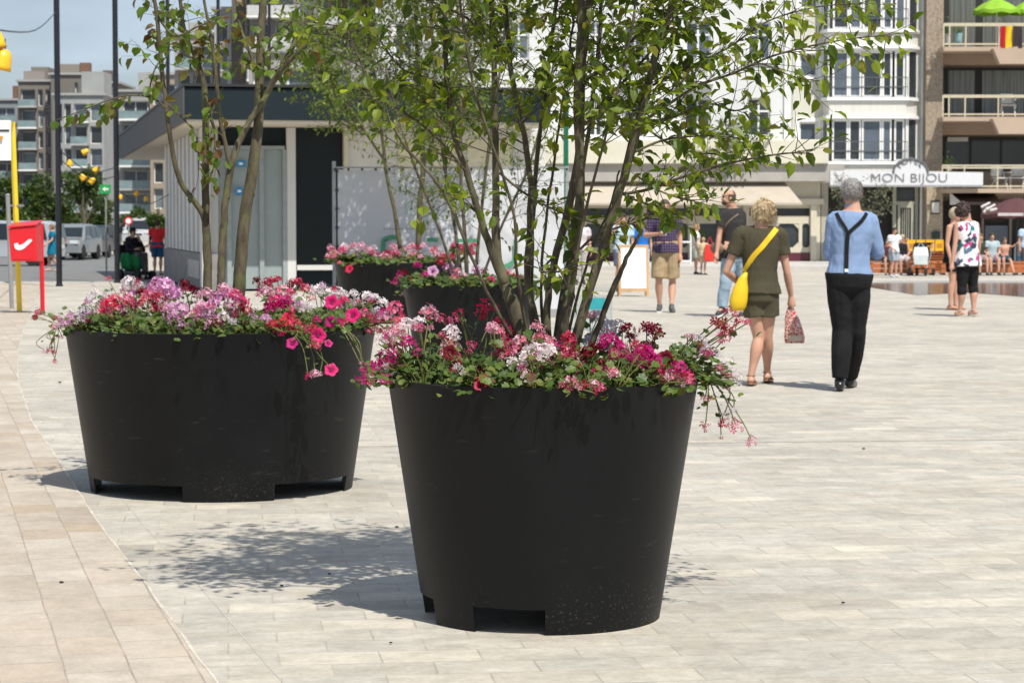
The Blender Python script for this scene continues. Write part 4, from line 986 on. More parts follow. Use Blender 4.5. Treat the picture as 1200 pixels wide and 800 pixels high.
def person(label, cx, base, head, rot, pose=None, pix=None, hh=None, top=None, bottom=None, shoes=None, hair=None, skinc=MSK, wide=1.0, belly=0, vox=.012,
           face=0, loc=None, hands=None, look=0, nod=0, group=None, hat=None):
    g = loc or ground(cx, base); s = F / g.y; Hm = hh or (base - head) / s * 1.0
    t = thing('person', label, 'person', g, rot, group)
    J = {k: Vector(v) for k, v in BASE.items()}
    for k in ('P', 'N', 'RS', 'LS', 'RH', 'LH'):
        if wide != 1 and k not in ('P', 'N'): J[k].x *= (1 + (wide - 1) * .6)
    if pose:
        for k, v in pose.items(): J[k] = Vector(v)
    c_, s_ = math.cos(-rot), math.sin(-rot)
    if pix:
        for k, (px, py, D) in pix.items():
            q = at(px, py, g.y + D) - g; x, y = q.x, q.y
            J[k] = Vector((x * c_ - y * s_, x * s_ + y * c_, q.z)) / Hm
    J = {k: v * Hm for k, v in J.items()}
    sr, hr = (J['LS'] - J['RS']).normalized(), (J['LH'] - J['RH']).normalized()
    axis = (J['N'] - J['P']).normalized()
    def torso(mb, prof, z0=None):
        """prof: (height as fraction of body height on an upright figure, half width, half depth, forward shift)"""
        rs = []
        for (z, a, b, fw) in prof:
            k = (z - .53) / (.835 - .53); c = J['P'] + (J['N'] - J['P']) * k
            kk = min(1, max(0, k)); r = (hr * (1 - kk) + sr * kk); r = (r - axis * r.dot(axis)).normalized(); f = r.cross(axis).normalized()   # forward is -y when r=+x, axis=+z
            if f.y > 0 and abs(rot) >= 0 and r.cross(axis).dot(Vector((0, -1, 0))) < 0: f = -f
            rs.append([c + f * (fw * Hm) + (r * math.cos(2 * PI * j / 20) * a + f * math.sin(2 * PI * j / 20) * b) * Hm for j in range(20)])
        return mb.rings(rs)
    w_ = wide
    core = [(.475, .045 * w_, .04 * w_, 0), (.50, .085 * w_, .062 * w_, -.004), (.545, .098 * w_, .07 * w_, -.006), (.59, .088 * w_, .062 * w_ + belly * .5, belly * .5), (.64, .080 * w_, .055 * w_ + belly, belly * .8), (.69, .087 * w_, .058 * w_ + belly * .5, belly * .4),
            (.74, .097 * w_, .064 * w_, .002), (.785, .098 * w_, .058 * w_, 0), (.815, .075 * w_, .045, -.004), (.835, .04, .036, -.006), (.86, .031, .032, -.006), (.885, .029, .031, -.004)]
    B = MB(); torso(B, core)
    M = Matrix.Rotation(look, 3, 'Z') @ Matrix.Rotation(nod, 3, 'X')
    hc = J['H']
    def hp(x, y, z): return hc + M @ (Vector((x, y, z)) * Hm)
    def hell(mb, c, r, seg=16, n=10):
        mb.ell(hp(*c), [q * Hm for q in r], M, seg, n)
    hell(B, (0, .006, .012), (.041, .052, .052)); hell(B, (0, -.008, -.022), (.034, .040, .042)); hell(B, (0, -.022, -.048), (.021, .022, .018)); hell(B, (0, -.034, .018), (.028, .014, .02))
    B.ell(hp(0, -.052, -.008), (.0075 * Hm, .011 * Hm, .010 * Hm)); B.tube([hp(0, -.044, .012), hp(0, -.053, -.006)], [.004 * Hm, .007 * Hm], 8)
    hell(B, (0, -.044, -.031), (.014, .008, .006)); hell(B, (-.018, -.040, -.012), (.011, .010, .010)); hell(B, (.018, -.040, -.012), (.011, .010, .010))
    for sx in (-1, 1): hell(B, (sx * .0425, .006, -.006), (.006, .013, .018), 8, 6)
    capsule(B, [J['N'] + Vector((0, .002, -.01)) * Hm, hp(0, .008, -.03)], [.033 * Hm, .031 * Hm])
    def LL(a, b, t): return J[a].lerp(J[b], t)
    arms = {}
    for S in 'RL':
        sh, el, wr = J[S + 'S'], J[S + 'E'], J[S + 'W']
        capsule(B, [sh, sh.lerp(el, .45), el], [.029 * Hm * (.6 + .4 * w_), .025 * Hm * w_ ** .5, .020 * Hm]); capsule(B, [el, el.lerp(wr, .35), wr], [.0205 * Hm, .0215 * Hm, .0145 * Hm])
        capsule(B, [J['N'] + Vector((0, 0, -.02 * Hm)), sh], [.032 * Hm, .030 * Hm])
        # hand
        d = (wr - el).normalized(); 
        if hands and S in hands: d = (d + Vector(hands[S])).normalized()
        sd = d.cross(Vector((0, 1, 0)));
        if sd.length < .3: sd = d.cross(Vector((1, 0, 0)))
        sd.normalize(); pn = sd.cross(d)      # pn: palm normal-ish, sd across
        across = pn; palm = sd if S == 'R' else -sd
        L = Hm * .058
        hb = MB(); n0 = len(B.v)
        B.tube([wr, wr + d * L * .3, wr + d * L * .75, wr + d * L], [.0145 * Hm, .019 * Hm, .0235 * Hm, .021 * Hm], 10)
        for i in range(4):
            o_ = across * ((i - 1.5) * .0118 * Hm); fl_ = (.9, 1, .95, .75)[i] * Hm * .045
            p0 = wr + d * L * .95 + o_; p1 = p0 + d * fl_ * .45; p2 = p1 + (d * .8 + palm * .5).normalized() * fl_ * .35; p3 = p2 + (d * .45 + palm * .8).normalized() * fl_ * .3
            B.tube([p0 - d * .01 * Hm, p1, p2, p3], [.0062 * Hm, .0058 * Hm, .0052 * Hm, .004 * Hm], 7)
        p0 = wr + d * L * .35 - across * .015 * Hm; p1 = p0 + (d * .7 - across * .7 + palm * .4).normalized() * .024 * Hm; p2 = p1 + (d + palm * .3).normalized() * .02 * Hm
        B.tube([p0, p1, p2], [.008 * Hm, .0068 * Hm, .005 * Hm], 7)
        hip, kn, an, toe = J[S + 'H'], J[S + 'K'], J[S + 'A'], J[S + 'T']
        capsule(B, [hip, hip.lerp(kn, .4), kn], [.052 * Hm * w_, .046 * Hm * w_, .030 * Hm]); 
        back = (kn - an).cross(hr).normalized() * (.010 * Hm)
        if back.y < 0 and not (pose and abs((kn - hip).normalized().y) > .6): back = -back
        capsule(B, [kn, kn.lerp(an, .3) + back, kn.lerp(an, .7) + back * .3, an], [.030 * Hm, .0335 * Hm * w_ ** .5, .023 * Hm, .0185 * Hm])
        fd = (toe - an); fd.z = 0; fd.normalize(); hl = an - fd * .022 * Hm; hl.z = an.z - .022 * Hm
        tz = toe.z
        capsule(B, [hl, an + fd * .03 * Hm - Vector((0, 0, .02 * Hm)), toe], [.020 * Hm, .021 * Hm, .014 * Hm])
    body = B.build('body', skin(skinc), t, local=True); remesh(body, vox, 2)
    # ---- clothing
    def sleeves(mb, frac, ex):
        for S in 'RL':
            sh, el, wr = J[S + 'S'], J[S + 'E'], J[S + 'W']
            k = (.6 + .4 * w_)
            flat_tube(mb, [J['N'] + Vector((0, 0, -.03 * Hm)), sh], [.036 * Hm, (.036 + ex) * Hm * k])
            if frac <= 1:
                e = sh.lerp(el, frac); flat_tube(mb, [J['N'].lerp(sh, .6) + Vector((0, 0, -.02 * Hm)), sh, sh.lerp(el, frac * .5), e], [(.03 + ex) * Hm, (.032 + ex) * Hm * k, (.031 + ex) * Hm * k, (.031 + ex * 1.1) * Hm * k])
            else:
                e = el.lerp(wr, frac - 1)
                capsule(mb, [sh, sh.lerp(el, .5), el], [(.032 + ex) * Hm, (.030 + ex) * Hm, (.027 + ex) * Hm]); flat_tube(mb, [el, el.lerp(e, .5), e], [(.027 + ex) * Hm, (.027 + ex) * Hm, (.021 + ex) * Hm])
    if top:
        ex = top.get('ex', .007); z0 = top.get('z0', .50); fl_ = top.get('flare', 1.04)
        pr = []
        for (z, a, b, fw) in [(z0, .098 * w_ * fl_, .072 * w_ * fl_ + belly * .3, belly * .3), (.555, .101 * w_, .071 * w_ + belly * .4, belly * .4)] + core[3:8] + [(.808, .085 * w_, .052 * w_, -.002), (.828, .058, .043, -.004)]:
            if z < z0: continue
            pr.append((z, a + ex, b + ex, fw))
        if z0 > .555: pr = [pr[0]] + [q for q in pr[1:] if q[0] > z0]
        m_ = MB(); torso(m_, pr)
        if top.get('sleeve', .5) > 0: sleeves(m_, top.get('sleeve', .5), ex)
        else:
            for S in 'RL': capsule(m_, [J['N'] + Vector((0, 0, -.03 * Hm)), J[S + 'S'] * .96 + J['N'] * .04], [.036 * Hm, .03 * Hm])
        if top.get('collar'):
            capsule(m_, [J['N'] + Vector((0, 0, .0)), J['N'] + Vector((0, .002, .022 * Hm))], [.040 * Hm, .037 * Hm])
        o = m_.build(top.get('name', 'shirt'), top['mat'], t, local=True); remesh(o, vox, 3); wrinkle(o, top.get('wr', .006), seed=cx * .01)
        top['obj'] = o
    if bottom:
        ex = bottom.get('ex', .008); frac = bottom.get('len', 2); zt_ = bottom.get('z1', .60); m_ = MB(); bf = bottom.get('flare', 0)
        pr = [(.47, .05 * w_, .04 * w_, 0), (.50, .090 * w_, .066 * w_, -.003), (.545, .100 * w_, .073 * w_, -.005), (zt_, (.090 if zt_ > .57 else .103) * w_, (.064 if zt_ > .57 else .075) * w_ + belly * .6, belly * .4)]
        torso(m_, [(z, a + ex * .8, b + ex * .8, f) for z, a, b, f in pr])
        for S in 'RL':
            hip, kn, an = J[S + 'H'], J[S + 'K'], J[S + 'A']
            if frac <= 1:
                e = hip.lerp(kn, frac); flat_tube(m_, [hip + Vector((0, 0, .02 * Hm)), hip.lerp(e, .5), e], [(.054 * w_ + ex) * Hm, (.05 * w_ + ex + bf * .5) * Hm, (.046 * w_ + ex + bf) * Hm])
            else:
                e = kn.lerp(an, frac - 1); capsule(m_, [hip, hip.lerp(kn, .4), kn], [(.054 * w_ + ex * .6) * Hm, (.048 * w_ + ex) * Hm, (.033 + ex) * Hm])
                lo = bottom.get('hem', .030)
                bk_ = (kn - an).cross(hr).normalized() * (.008 * Hm); bk_ = bk_ if bk_.y > 0 else -bk_
                capsule(m_, [kn + Vector((0, 0, .05 * Hm)), kn, kn.lerp(e, .15)], [(.036 + ex) * Hm, (.036 + ex) * Hm, (.036 + ex) * Hm])
                flat_tube(m_, [kn, kn.lerp(e, .4) + bk_, e], [(.035 + ex) * Hm, (.040 + ex * .8) * Hm, (lo + (ex if frac > 1.7 else .006)) * Hm])
        o = m_.build(bottom.get('name', 'trousers'), bottom['mat'], t, local=True); remesh(o, vox, 3); wrinkle(o, bottom.get('wr', .007), (10, 10, 9), seed=cx * .02)
        if bottom.get('belt'):
            m_ = MB(); torso(m_, [(z, .094 * w_ + ex * .8 + .004, .068 * w_ + ex * .8 + belly * .6 + .006, belly * .4) for z in (zt_ - .05, zt_ - .02, zt_ + .008)]); m_.build('belt', bottom['mat'], t, local=True, smooth=True)
        bottom['obj'] = o
    if shoes:
        for S in 'RL':
            an, toe = J[S + 'A'], J[S + 'T']; fd = (toe - an); tilt = (toe.z - (an.z - .03 * Hm)); fd.z = 0; fd.normalize()
            hl = an - fd * .024 * Hm; hl.z = an.z - .02 * Hm; m_ = MB()
            sz = shoes.get('size', 1)
            capsule(m_, [hl, (hl + toe) / 2 + Vector((0, 0, .004 * Hm)), toe], [.024 * Hm * sz, .025 * Hm * sz, .021 * Hm * sz])
            if shoes.get('high', 1): capsule(m_, [an - Vector((0, 0, .015 * Hm)), an + Vector((0, 0, .004 * Hm))], [.025 * Hm, .0245 * Hm])
            if shoes.get('sandal'):
                m_ = MB(); z_ = min(hl.z, toe.z) - .021 * Hm
                sdv = fd.cross(Vector((0, 0, 1)))
                a_, b_ = hl - fd * .02 * Hm, toe + fd * .02 * Hm
                m_.rings([[p_ + sdv * (w2 * .024 * Hm) * k2 + Vector((0, 0, dz)) - Vector((0, 0, .017 * Hm)) for k2 in (-1, 1)] + [p_ + sdv * (w2 * .024 * Hm) * k2 + Vector((0, 0, dz - .010 * Hm)) - Vector((0, 0, .017 * Hm)) for k2 in (1, -1)] for p_, w2, dz in ((a_, .7, .0), (hl.lerp(toe, .3), 1, 0), (hl.lerp(toe, .75), 1.1, 0), (b_, .6, 0))])
                for q_ in (.45, .75):
                    c0 = hl.lerp(toe, q_); m_.tube([c0 + sdv * .023 * Hm - Vector((0, 0, .012 * Hm)), c0 + Vector((0, 0, .020 * Hm)), c0 - sdv * .023 * Hm - Vector((0, 0, .012 * Hm))], .006 * Hm, 6)
                m_.tube([an + (fd * math.cos(a2) + sdv * math.sin(a2)) * .0215 * Hm for a2 in [i * PI / 6 for i in range(13)]], .004 * Hm, 6)
                m_.build('sandal', shoes['mat'], t, local=True, smooth=True); continue
            o = m_.build('shoe', shoes['mat'], t, local=True); remesh(o, max(.008, vox), 2)
            if shoes.get('sole'):
                z_ = min(hl.z, toe.z) - .018 * Hm; sdv = fd.cross(Vector((0, 0, 1)))
                MB().rings([[p_ + sdv * (w2 * .025 * Hm) * k2 + Vector((0, 0, dz)) for k2 in (-1, 1)] + [p_ + sdv * (w2 * .025 * Hm) * k2 + Vector((0, 0, dz - .014 * Hm)) for k2 in (1, -1)] for p_, w2, dz in ((hl - fd * .018 * Hm, .7, 0), (hl.lerp(toe, .3), .95, 0), (hl.lerp(toe, .75), 1.05, 0), (toe + fd * .016 * Hm, .6, 0))]).xf(Matrix.Translation((0, 0, -.012 * Hm))).build('sole', shoes['sole'], o, local=True)
    if hair:
        m_ = MB(); st = hair.get('style', 'short'); v_ = hair.get('vol', .008); seg, n = 40, 26
        rs = []; top_r = (.043 + v_, .054 + v_, .055 + v_)
        for i in range(1, n):
            a = PI * i / n; ring = []
            for j in range(seg):
                th = 2 * PI * j / seg; d = Vector((math.sin(a) * math.cos(th), math.sin(a) * math.sin(th), math.cos(a)))
                k = 1 + hair.get('tex', .05) * (noise.noise(d * 7 + Vector((cx, 0, 0))) + .6 * noise.noise(d * 17 + Vector((cx, 3, 0))))
                front = -d.y   # +1 = face side
                p_ = Vector((d.x * top_r[0] * k, d.y * top_r[1] * k + .006, d.z * top_r[2] * k + .012))
                # hairline: pull strands under the skin where the face and neck are
                line = hair.get('nape', -.042) if front < -.25 else (hair.get('side', -.012) if front < .35 else hair.get('fringe', .030))
                if front >= -.25 and front < .35: line = lerp(hair.get('nape', -.042), hair.get('fringe', .030), (front + .25) / .6) if hair.get('blend') else line
                if p_.z < line:
                    p_ = Vector((p_.x * .80, p_.y * .80, max(p_.z, line - .012)))
                if hair.get('bald') and d.z > .35 and front > -.55: p_ *= .88
                ring.append(hp(*p_))
            rs.append(ring)
        m_.rings(rs)
        if hair.get('curls'):
            for _ in range(hair['curls']):
                a = random.uniform(0, 2 * PI); zz = random.uniform(-.7, 1); rr = math.sqrt(1 - zz * zz); d = Vector((rr * math.cos(a), rr * math.sin(a), zz))
                if d.y < -.35 and zz < .45: continue
                m_.ell(hp(d.x * top_r[0] * 1.03, d.y * top_r[1] * 1.03 + .006, d.z * top_r[2] * 1.03 + .012), [random.uniform(.009, .015) * Hm] * 3, None, 7, 5)
        o = m_.build('hair', hair['mat'], t, local=True, smooth=True)
        if vox <= .009:      # loose strands
            q = MB()
            for _ in range(900):
                a = random.uniform(0, 2 * PI); zz = random.uniform(hair.get('zmin', -.75), 1); rr = math.sqrt(max(0, 1 - zz * zz)); d = Vector((rr * math.cos(a), rr * math.sin(a), zz))
                if d.y < -.3 and zz < .5: continue
                if hair.get('bald') and zz > .35: continue
                b0 = Vector((d.x * top_r[0], d.y * top_r[1] + .006, d.z * top_r[2] + .012)) * .97
                dn = (d * .5 + Vector((random.gauss(0, .35), random.gauss(0, .35), -.75))).normalized() * random.uniform(.015, hair.get('strand', .028))
                q.tube([hp(*b0), hp(*(b0 + dn * .5 + d * .004)), hp(*(b0 + dn))], [.0011 * Hm, .001 * Hm, .0004 * Hm], 3, cap=False)
            q.build('strands', hair['mat'], o, local=True, fixn=False)
    if hat:
        m_ = MB(); Mh = Matrix.Translation(hp(0, .004, .030)) @ M.to_4x4()
        m_.lathe([(.085 * Hm, -.006 * Hm), (.085 * Hm, 0), (.05 * Hm, .006 * Hm), (.047 * Hm, .04 * Hm), (.03 * Hm, .052 * Hm), (.001, .05 * Hm)], 24).xf(Mh); m_.build('hat', hat, t, local=True, smooth=True)
    if face:
        for sx in (-1, 1):
            m_ = MB(); 
            if face == 2: m_.ell(hp(sx * .018, -.050, .004), (.014 * Hm, .005 * Hm, .011 * Hm)); nm = 'sunglasses_lens'; fm = mpost
            else: m_.ell(hp(sx * .0165, -.0425, .003), (.0062 * Hm, .0045 * Hm, .0045 * Hm)); nm = 'eye'; fm = mat('eye_dark', (.03, .02, .015), .2)
            m_.build(nm, fm, t, local=True, smooth=True)
            MB().tube([hp(sx * .009, -.0475, .014), hp(sx * .018, -.0475, .0175), hp(sx * .026, -.043, .015)], .0022 * Hm, 5).build('eyebrow', mat('brow', (.06, .04, .03), .8), t, local=True)
        MB().tube([hp(-.012, -.049, -.0305), hp(0, -.0525, -.0295), hp(.012, -.049, -.0305)], [.001 * Hm, .0026 * Hm, .001 * Hm], 6).build('mouth', mat('lips', (.35, .10, .09), .5), t, local=True)
    return t, J, Hm, g
def hug(objs, pts, wdt, thick, m, par, name, side=1, off=.004):
    """a strap laid on the clothes: pts are local (x, z) or full points; cast from +y*side on to the surface"""
    dgv = []; tri = []
    for o in objs:
        k = len(dgv); dgv += [v.co.copy() for v in o.data.vertices]; tri += [[k + i for i in p.vertices] for p in o.data.polygons]
    bv = BVHTree.FromPolygons(dgv, tri); rs = []; P = [Vector(p) for p in smooth_path([list(p) for p in pts], 8)]
    last = None; hit = []
    for p in P:
        if len(p) == 2 or side:
            q = Vector((p.x, side * 2, p[-1])); r = bv.ray_cast(q, Vector((0, -side, 0)))
        y = r[0].y if r[0] else (last if last is not None else 0)
        last = y; hit.append(Vector((p.x, y, p[-1])))
    ys_ = [h.y for h in hit]
    for i in range(len(hit)): hit[i].y = sum(ys_[max(0, i - 1):i + 2]) / len(ys_[max(0, i - 1):i + 2])
    for i, p in enumerate(hit):
        d = (hit[min(i + 1, len(hit) - 1)] - hit[max(i - 1, 0)]).normalized(); nn = Vector((0, side, 0)); sd = d.cross(nn).normalized() * wdt / 2; nn = sd.normalized().cross(d); nn = nn if nn.y * side > 0 else -nn
        rs.append([p + sd + nn * off, p - sd + nn * off, p - sd + nn * (off + thick), p + sd + nn * (off + thick)])
    return MB().rings(rs).build(name, m, par, local=True)

mblackc = cloth('black', (.012, .012, .013), var=.25)
# --- woman in olive, from behind
mol = cloth('olive', (.065, .058, .036), var=.12)
t, J, Hm, g = person('blonde woman in olive top and shorts walking away with a yellow shoulder bag', 890, 452, 235, PI,
    pix=dict(P=(890, 345, 0), N=(892, 266, 0), H=(895, 250, .0), LS=(868, 274, 0), RS=(914, 275, 0), LE=(851, 318, .02), LW=(872, 336, .22), RE=(922, 318, .02), RW=(927, 347, .10),
             LH=(882, 345, 0), RH=(900, 345, 0), LK=(889, 396, .02), RK=(899, 394, .06), LA=(880, 440, -.02), RA=(899, 436, .30), LT=(882, 446, .16), RT=(902, 443, .46)),
    top=dict(mat=mol, ex=.009, z0=.535, flare=1.09, sleeve=.55, wr=.004), bottom=dict(mat=cloth('olive_shorts', (.075, .068, .042), var=.14), len=.50, flare=.014, ex=.004, wr=.005, name='shorts', z1=.59), shoes=dict(mat=mat('tan_leather', (.25, .12, .06), .5), sandal=True),
    hair=dict(mat=mat('blond_hair', (.40, .30, .17), .6, .45, 34), vol=.012, tex=.09, curls=26, nape=-.052, side=-.04, zmin=-.85, strand=.045), wide=1.04, belly=.004, vox=.0075, hands=dict(R=(0, 0, -1)))
tops = [o for o in t.children if o.name.startswith('shirt')]; bots = [o for o in t.children if o.name.startswith('shorts')]
def lx(px, py): q = at(px, py, g.y) - g; return (-q.x, q.z)
mybag = mat('yellow_leather', (.72, .47, .01), .45, .06, 8)
yb = thing('handbag', 'yellow shoulder bag on the left hip of the woman in olive', 'bag', g + Vector((0, 0, 0)), PI)
pts = [lx(909, 268), lx(902, 276), lx(892, 288), lx(880, 302), lx(872, 318)]
hug(tops + bots, pts, .045, .006, mybag, yb, 'strap', 1)
q = lx(868, 335); bm_ = MB()
rows = []
for (z, w2, d2, ox) in ((319, 2, .02, 872), (326, 5, .03, 869), (338, 9, .045, 866), (350, 11, .05, 864), (359, 10, .045, 863), (363, 7, .03, 863)):
    c = lx(ox, z); w_2 = w2 / (F / g.y); rows.append([Vector((c[0] + w_2 * math.cos(a), .13 + .08 * 0 + d2 * math.sin(a), c[1])) for a in [2 * PI * k / 16 for k in range(16)]])
o = MB().rings(rows).build('bag_body', mybag, yb, local=True, smooth=True); wrinkle(o, .008, (20, 20, 20))
# printed carrier bag in her hand
c = at(929, 356, g.y + .12); pb = thing('carrier_bag', 'red and white patterned plastic carrier bag in the right hand of the woman in olive', 'bag', (c.x, c.y, at(0, 403, g.y).z))
rows = []
for (py, w2, d2, ox) in ((357, 1.5, .012, 926), (364, 4.5, .02, 926.5), (373, 8, .035, 928), (385, 10.5, .04, 930), (396, 12, .04, 931), (402, 11, .03, 931)):
    q = at(ox, py, c.y); w_2 = w2 / (F / g.y); rows.append([Vector((q.x + w_2 * math.cos(a) + .006 * math.sin(a * 5), c.y + d2 * math.sin(a), q.z)) for a in [2 * PI * k / 28 for k in range(28)]])
mpb = bpy.data.materials.new('printed_plastic'); tt, bb = nodes(mpb)
tc = N(tt, 'ShaderNodeTexCoord'); vo = N(tt, 'ShaderNodeTexVoronoi', i_Scale=42.0); vo.feature = 'DISTANCE_TO_EDGE'; tt.links.new(tc.outputs['Object'], vo.inputs[0])
rp = N(tt, 'ShaderNodeValToRGB'); rp.color_ramp.elements[0].position = .06; rp.color_ramp.elements[1].position = .12; rp.color_ramp.elements[0].color = (.62, .55, .45, 1); rp.color_ramp.elements[1].color = (.45, .03, .05, 1)
tt.links.new(vo.outputs['Distance'], rp.inputs[0]); tt.links.new(rp.outputs[0], bb.inputs['Base Color']); bb.inputs['Roughness'].default_value = .4
o = MB().rings(rows).build('bag_body', mpb, pb, smooth=True); wrinkle(o, .006, (30, 30, 14))
o = MB()
q0 = at(931, 391, c.y); o.box(q0.x - .055, q0.x + .055, c.y - .052, c.y - .044, q0.z - .06, q0.z - .012); o.build('bag_band', mat('sand_band', (.5, .42, .32), .6), pb)
MB().tube([at(923, 357, c.y), at(925, 350, c.y), at(929, 357, c.y)], .006, 6).build('handle', mpb, pb)

# --- man in blue shirt, from behind
mblu_s = cloth('blue_shirt', (.20, .285, .45), var=.06)
t, J, Hm, g = person('grey-haired man in light blue shirt, black braces and black trousers, arms folded', 993, 458, 207, PI,
    pix=dict(P=(995, 328, 0), N=(999, 246, 0), H=(998, 226, .01), LS=(977, 259, 0), RS=(1020, 259, 0), LE=(973, 298, .06), LW=(985, 290, .24), RE=(1029, 296, .05), RW=(1012, 287, .28),
             LH=(984, 330, 0), RH=(1005, 330, 0), LK=(987, 388, .02), RK=(1003, 388, .06), LA=(984, 446, -.04), RA=(996, 443, .34), LT=(985, 453, .14), RT=(1000, 450, .52)),
    top=dict(mat=mblu_s, ex=.007, z0=.538, flare=.93, sleeve=1.85, wr=.0085, collar=True), bottom=dict(mat=mblackc, len=1.95, ex=.012, wr=.004, z1=.560, hem=.026), shoes=dict(mat=mat('black_leather', (.012, .012, .012), .3)),
    hair=dict(mat=mat('grey_hair', (.24, .225, .21), .7, .4, 60), vol=.003, tex=.02, nape=-.038, side=-.016, strand=.011), wide=1.04, belly=.010, vox=.0075)
tops = [o for o in t.children if o.name.startswith('shirt')]
def lx(px, py): q = at(px, py, g.y) - g; return (-q.x, q.z)
br_ = MB()
a = hug(tops, [lx(979, 250), lx(983, 259), lx(988, 267), lx(990.5, 273)], .030, .003, mblackc, t, 'braces', 1)
hug(tops, [lx(1014, 250), lx(1007, 259), lx(998, 267), lx(991.5, 273)], .030, .003, mblackc, t, 'braces', 1, off=.005)
hug(tops, [lx(991, 271), lx(990, 290), lx(989.5, 305), lx(989, 318)], .034, .003, mblackc, t, 'braces', 1, off=.007)
hug(tops, [lx(989, 315), lx(989, 319)], .03, .006, mat('steel', (.3, .3, .3), .4), t, 'brace_clip', 1, off=.012)

# --- floral woman and her companion
mflo = bpy.data.materials.new('floral_cloth'); tt, bb = nodes(mflo)
tc = N(tt, 'ShaderNodeTexCoord'); vo = N(tt, 'ShaderNodeTexVoronoi', i_Scale=17.0, i_Randomness=1.0)
nz = N(tt, 'ShaderNodeTexNoise', i_Scale=9.0, i_Detail=3.0); tt.links.new(tc.outputs['Object'], nz.inputs[0])
va = N(tt, 'ShaderNodeVectorMath', operation='MULTIPLY_ADD'); va.inputs[1].default_value = (.12, .12, .12); tt.links.new(nz.outputs['Color'], va.inputs[0]); tt.links.new(tc.outputs['Object'], va.inputs[2]); tt.links.new(va.outputs[0], vo.inputs[0])
rp = N(tt, 'ShaderNodeValToRGB'); rp.color_ramp.interpolation = 'CONSTANT'
cols = [(0, (.72, .70, .70)), (.3, (.03, .035, .07)), (.42, (.72, .70, .70)), (.5, (.42, .05, .20)), (.6, (.74, .72, .72)), (.68, (.02, .16, .19)), (.77, (.76, .74, .74)), (.88, (.12, .12, .2))]
el = rp.color_ramp.elements
while len(el) < len(cols): el.new(.5)
for i, (p_, c_) in enumerate(cols): el[i].position = p_; el[i].color = (*c_, 1)
sx_ = N(tt, 'ShaderNodeSeparateColor'); tt.links.new(vo.outputs['Color'], sx_.inputs[0]); tt.links.new(sx_.outputs[0], rp.inputs[0])
tt.links.new(rp.outputs[0], bb.inputs['Base Color']); bb.inputs['Roughness'].default_value = .85
t, J, Hm, g = person('dark curly-haired woman in sleeveless floral top and black cropped trousers', 1134, 371, 237, PI * .92,
    pix=dict(P=(1134, 307, 0), N=(1133, 258, 0), H=(1128, 248, 0), RS=(1144, 264, .06), LS=(1122, 264, -.06), LE=(1119, 288, -.10), LW=(1116, 308, -.12), RE=(1147, 286, .1), RW=(1145, 306, .2),
             LH=(1129, 309, -.02), RH=(1139, 309, .02), LK=(1127, 338, -.02), RK=(1140, 337, .05), LA=(1125, 364, 0), RA=(1141, 363, -.02), LT=(1121, 369, .02), RT=(1136, 369, .02)),
    top=dict(mat=mflo, ex=.012, z0=.50, flare=1.1, sleeve=0, wr=.005, name='blouse'), bottom=dict(mat=mblackc, len=1.28, ex=.006, wr=.005, hem=.033), shoes=dict(mat=mat('white_sandal', (.5, .45, .4), .5), sandal=True),
    hair=dict(mat=mat('brown_curls', (.045, .025, .02), .7, .4, 30), vol=.016, tex=.12, curls=120, nape=-.05, side=-.04, blend=0), wide=1.10, belly=.008, vox=.010, skinc=(.50, .27, .19))
t, J, Hm, g = person('light-haired woman in sunglasses and black top standing beyond the floral woman', 1120, 367, 237, PI * .30, loc=ground(1132, 366) + Vector((0, 1.0, 0)), hh=1.64,
    top=dict(mat=mblackc, ex=.014, z0=.46, flare=1.25, sleeve=.0, wr=.005, name='dress'), bottom=dict(mat=mblackc, len=.6, ex=.01, name='shorts'), shoes=dict(mat=mat('brown_sandal', (.2, .1, .06), .5), sandal=True),
    hair=dict(mat=mat('pale_hair', (.45, .36, .25), .6, .3, 30), vol=.010, tex=.08, nape=-.045, side=-.03), wide=1.05, vox=.011, face=2)

# --- bald man in dark tee
mjean = cloth('light_jeans', (.27, .36, .44), var=.25, scale=5)
mtee = cloth('charcoal_tee', (.035, .033, .033), var=.15)
t, J, Hm, g = person('balding bearded man in dark tee and light jeans looking left, bag across his body', 858, 371, 221, -.75, look=-.6,
    pix=dict(P=(861, 300, 0), N=(858, 243, 0), H=(853.5, 232, -.03), RS=(846, 253, -.05), LS=(868, 252, .05), RE=(843, 275, -.10), RW=(840, 296, -.2), LE=(868, 275, -.05), LW=(856, 285, -.30),
             RH=(855, 301, -.02), LH=(866, 301, .02), RK=(850, 335, -.12), LK=(870, 334, .10), RA=(846, 361, -.1), LA=(872, 362, .22), RT=(841, 368, -.22), LT=(868, 369, .10)),
    top=dict(mat=mtee, ex=.010, z0=.52, flare=1.05, sleeve=.6, wr=.006), bottom=dict(mat=mjean, len=1.95, ex=.010, wr=.007, hem=.030), shoes=dict(mat=mat('dark_trainers', (.03, .03, .04), .6), sole=mat('white_sole', (.7, .7, .7), .6)),
    hair=dict(mat=mat('dark_stubble', (.06, .04, .03), .8), vol=.002, tex=.03, bald=True, nape=-.035, side=-.015), wide=1.04, vox=.010, face=1, skinc=(.45, .25, .17))
MB().ell(J['H'] + Matrix.Rotation(-.6, 3, 'Z') @ Vector((0, -.024, -.034)) * Hm, (.032 * Hm, .027 * Hm, .026 * Hm)).build('beard', mat('dark_beard', (.035, .022, .016), .9), t, local=True, smooth=True)
tops = [o for o in t.children if o.name.startswith('shirt')]
bg_ = thing('sling_bag', 'tan sling bag worn across the body of the bearded man', 'bag', g, -.75)
hug(tops, [(.07 * Hm, .80 * Hm), (.0, .70 * Hm), (-.06 * Hm, .60 * Hm), (-.075 * Hm, .56 * Hm)], .03, .005, mat('tan_strap', (.12, .08, .05), .6), bg_, 'strap', -1)
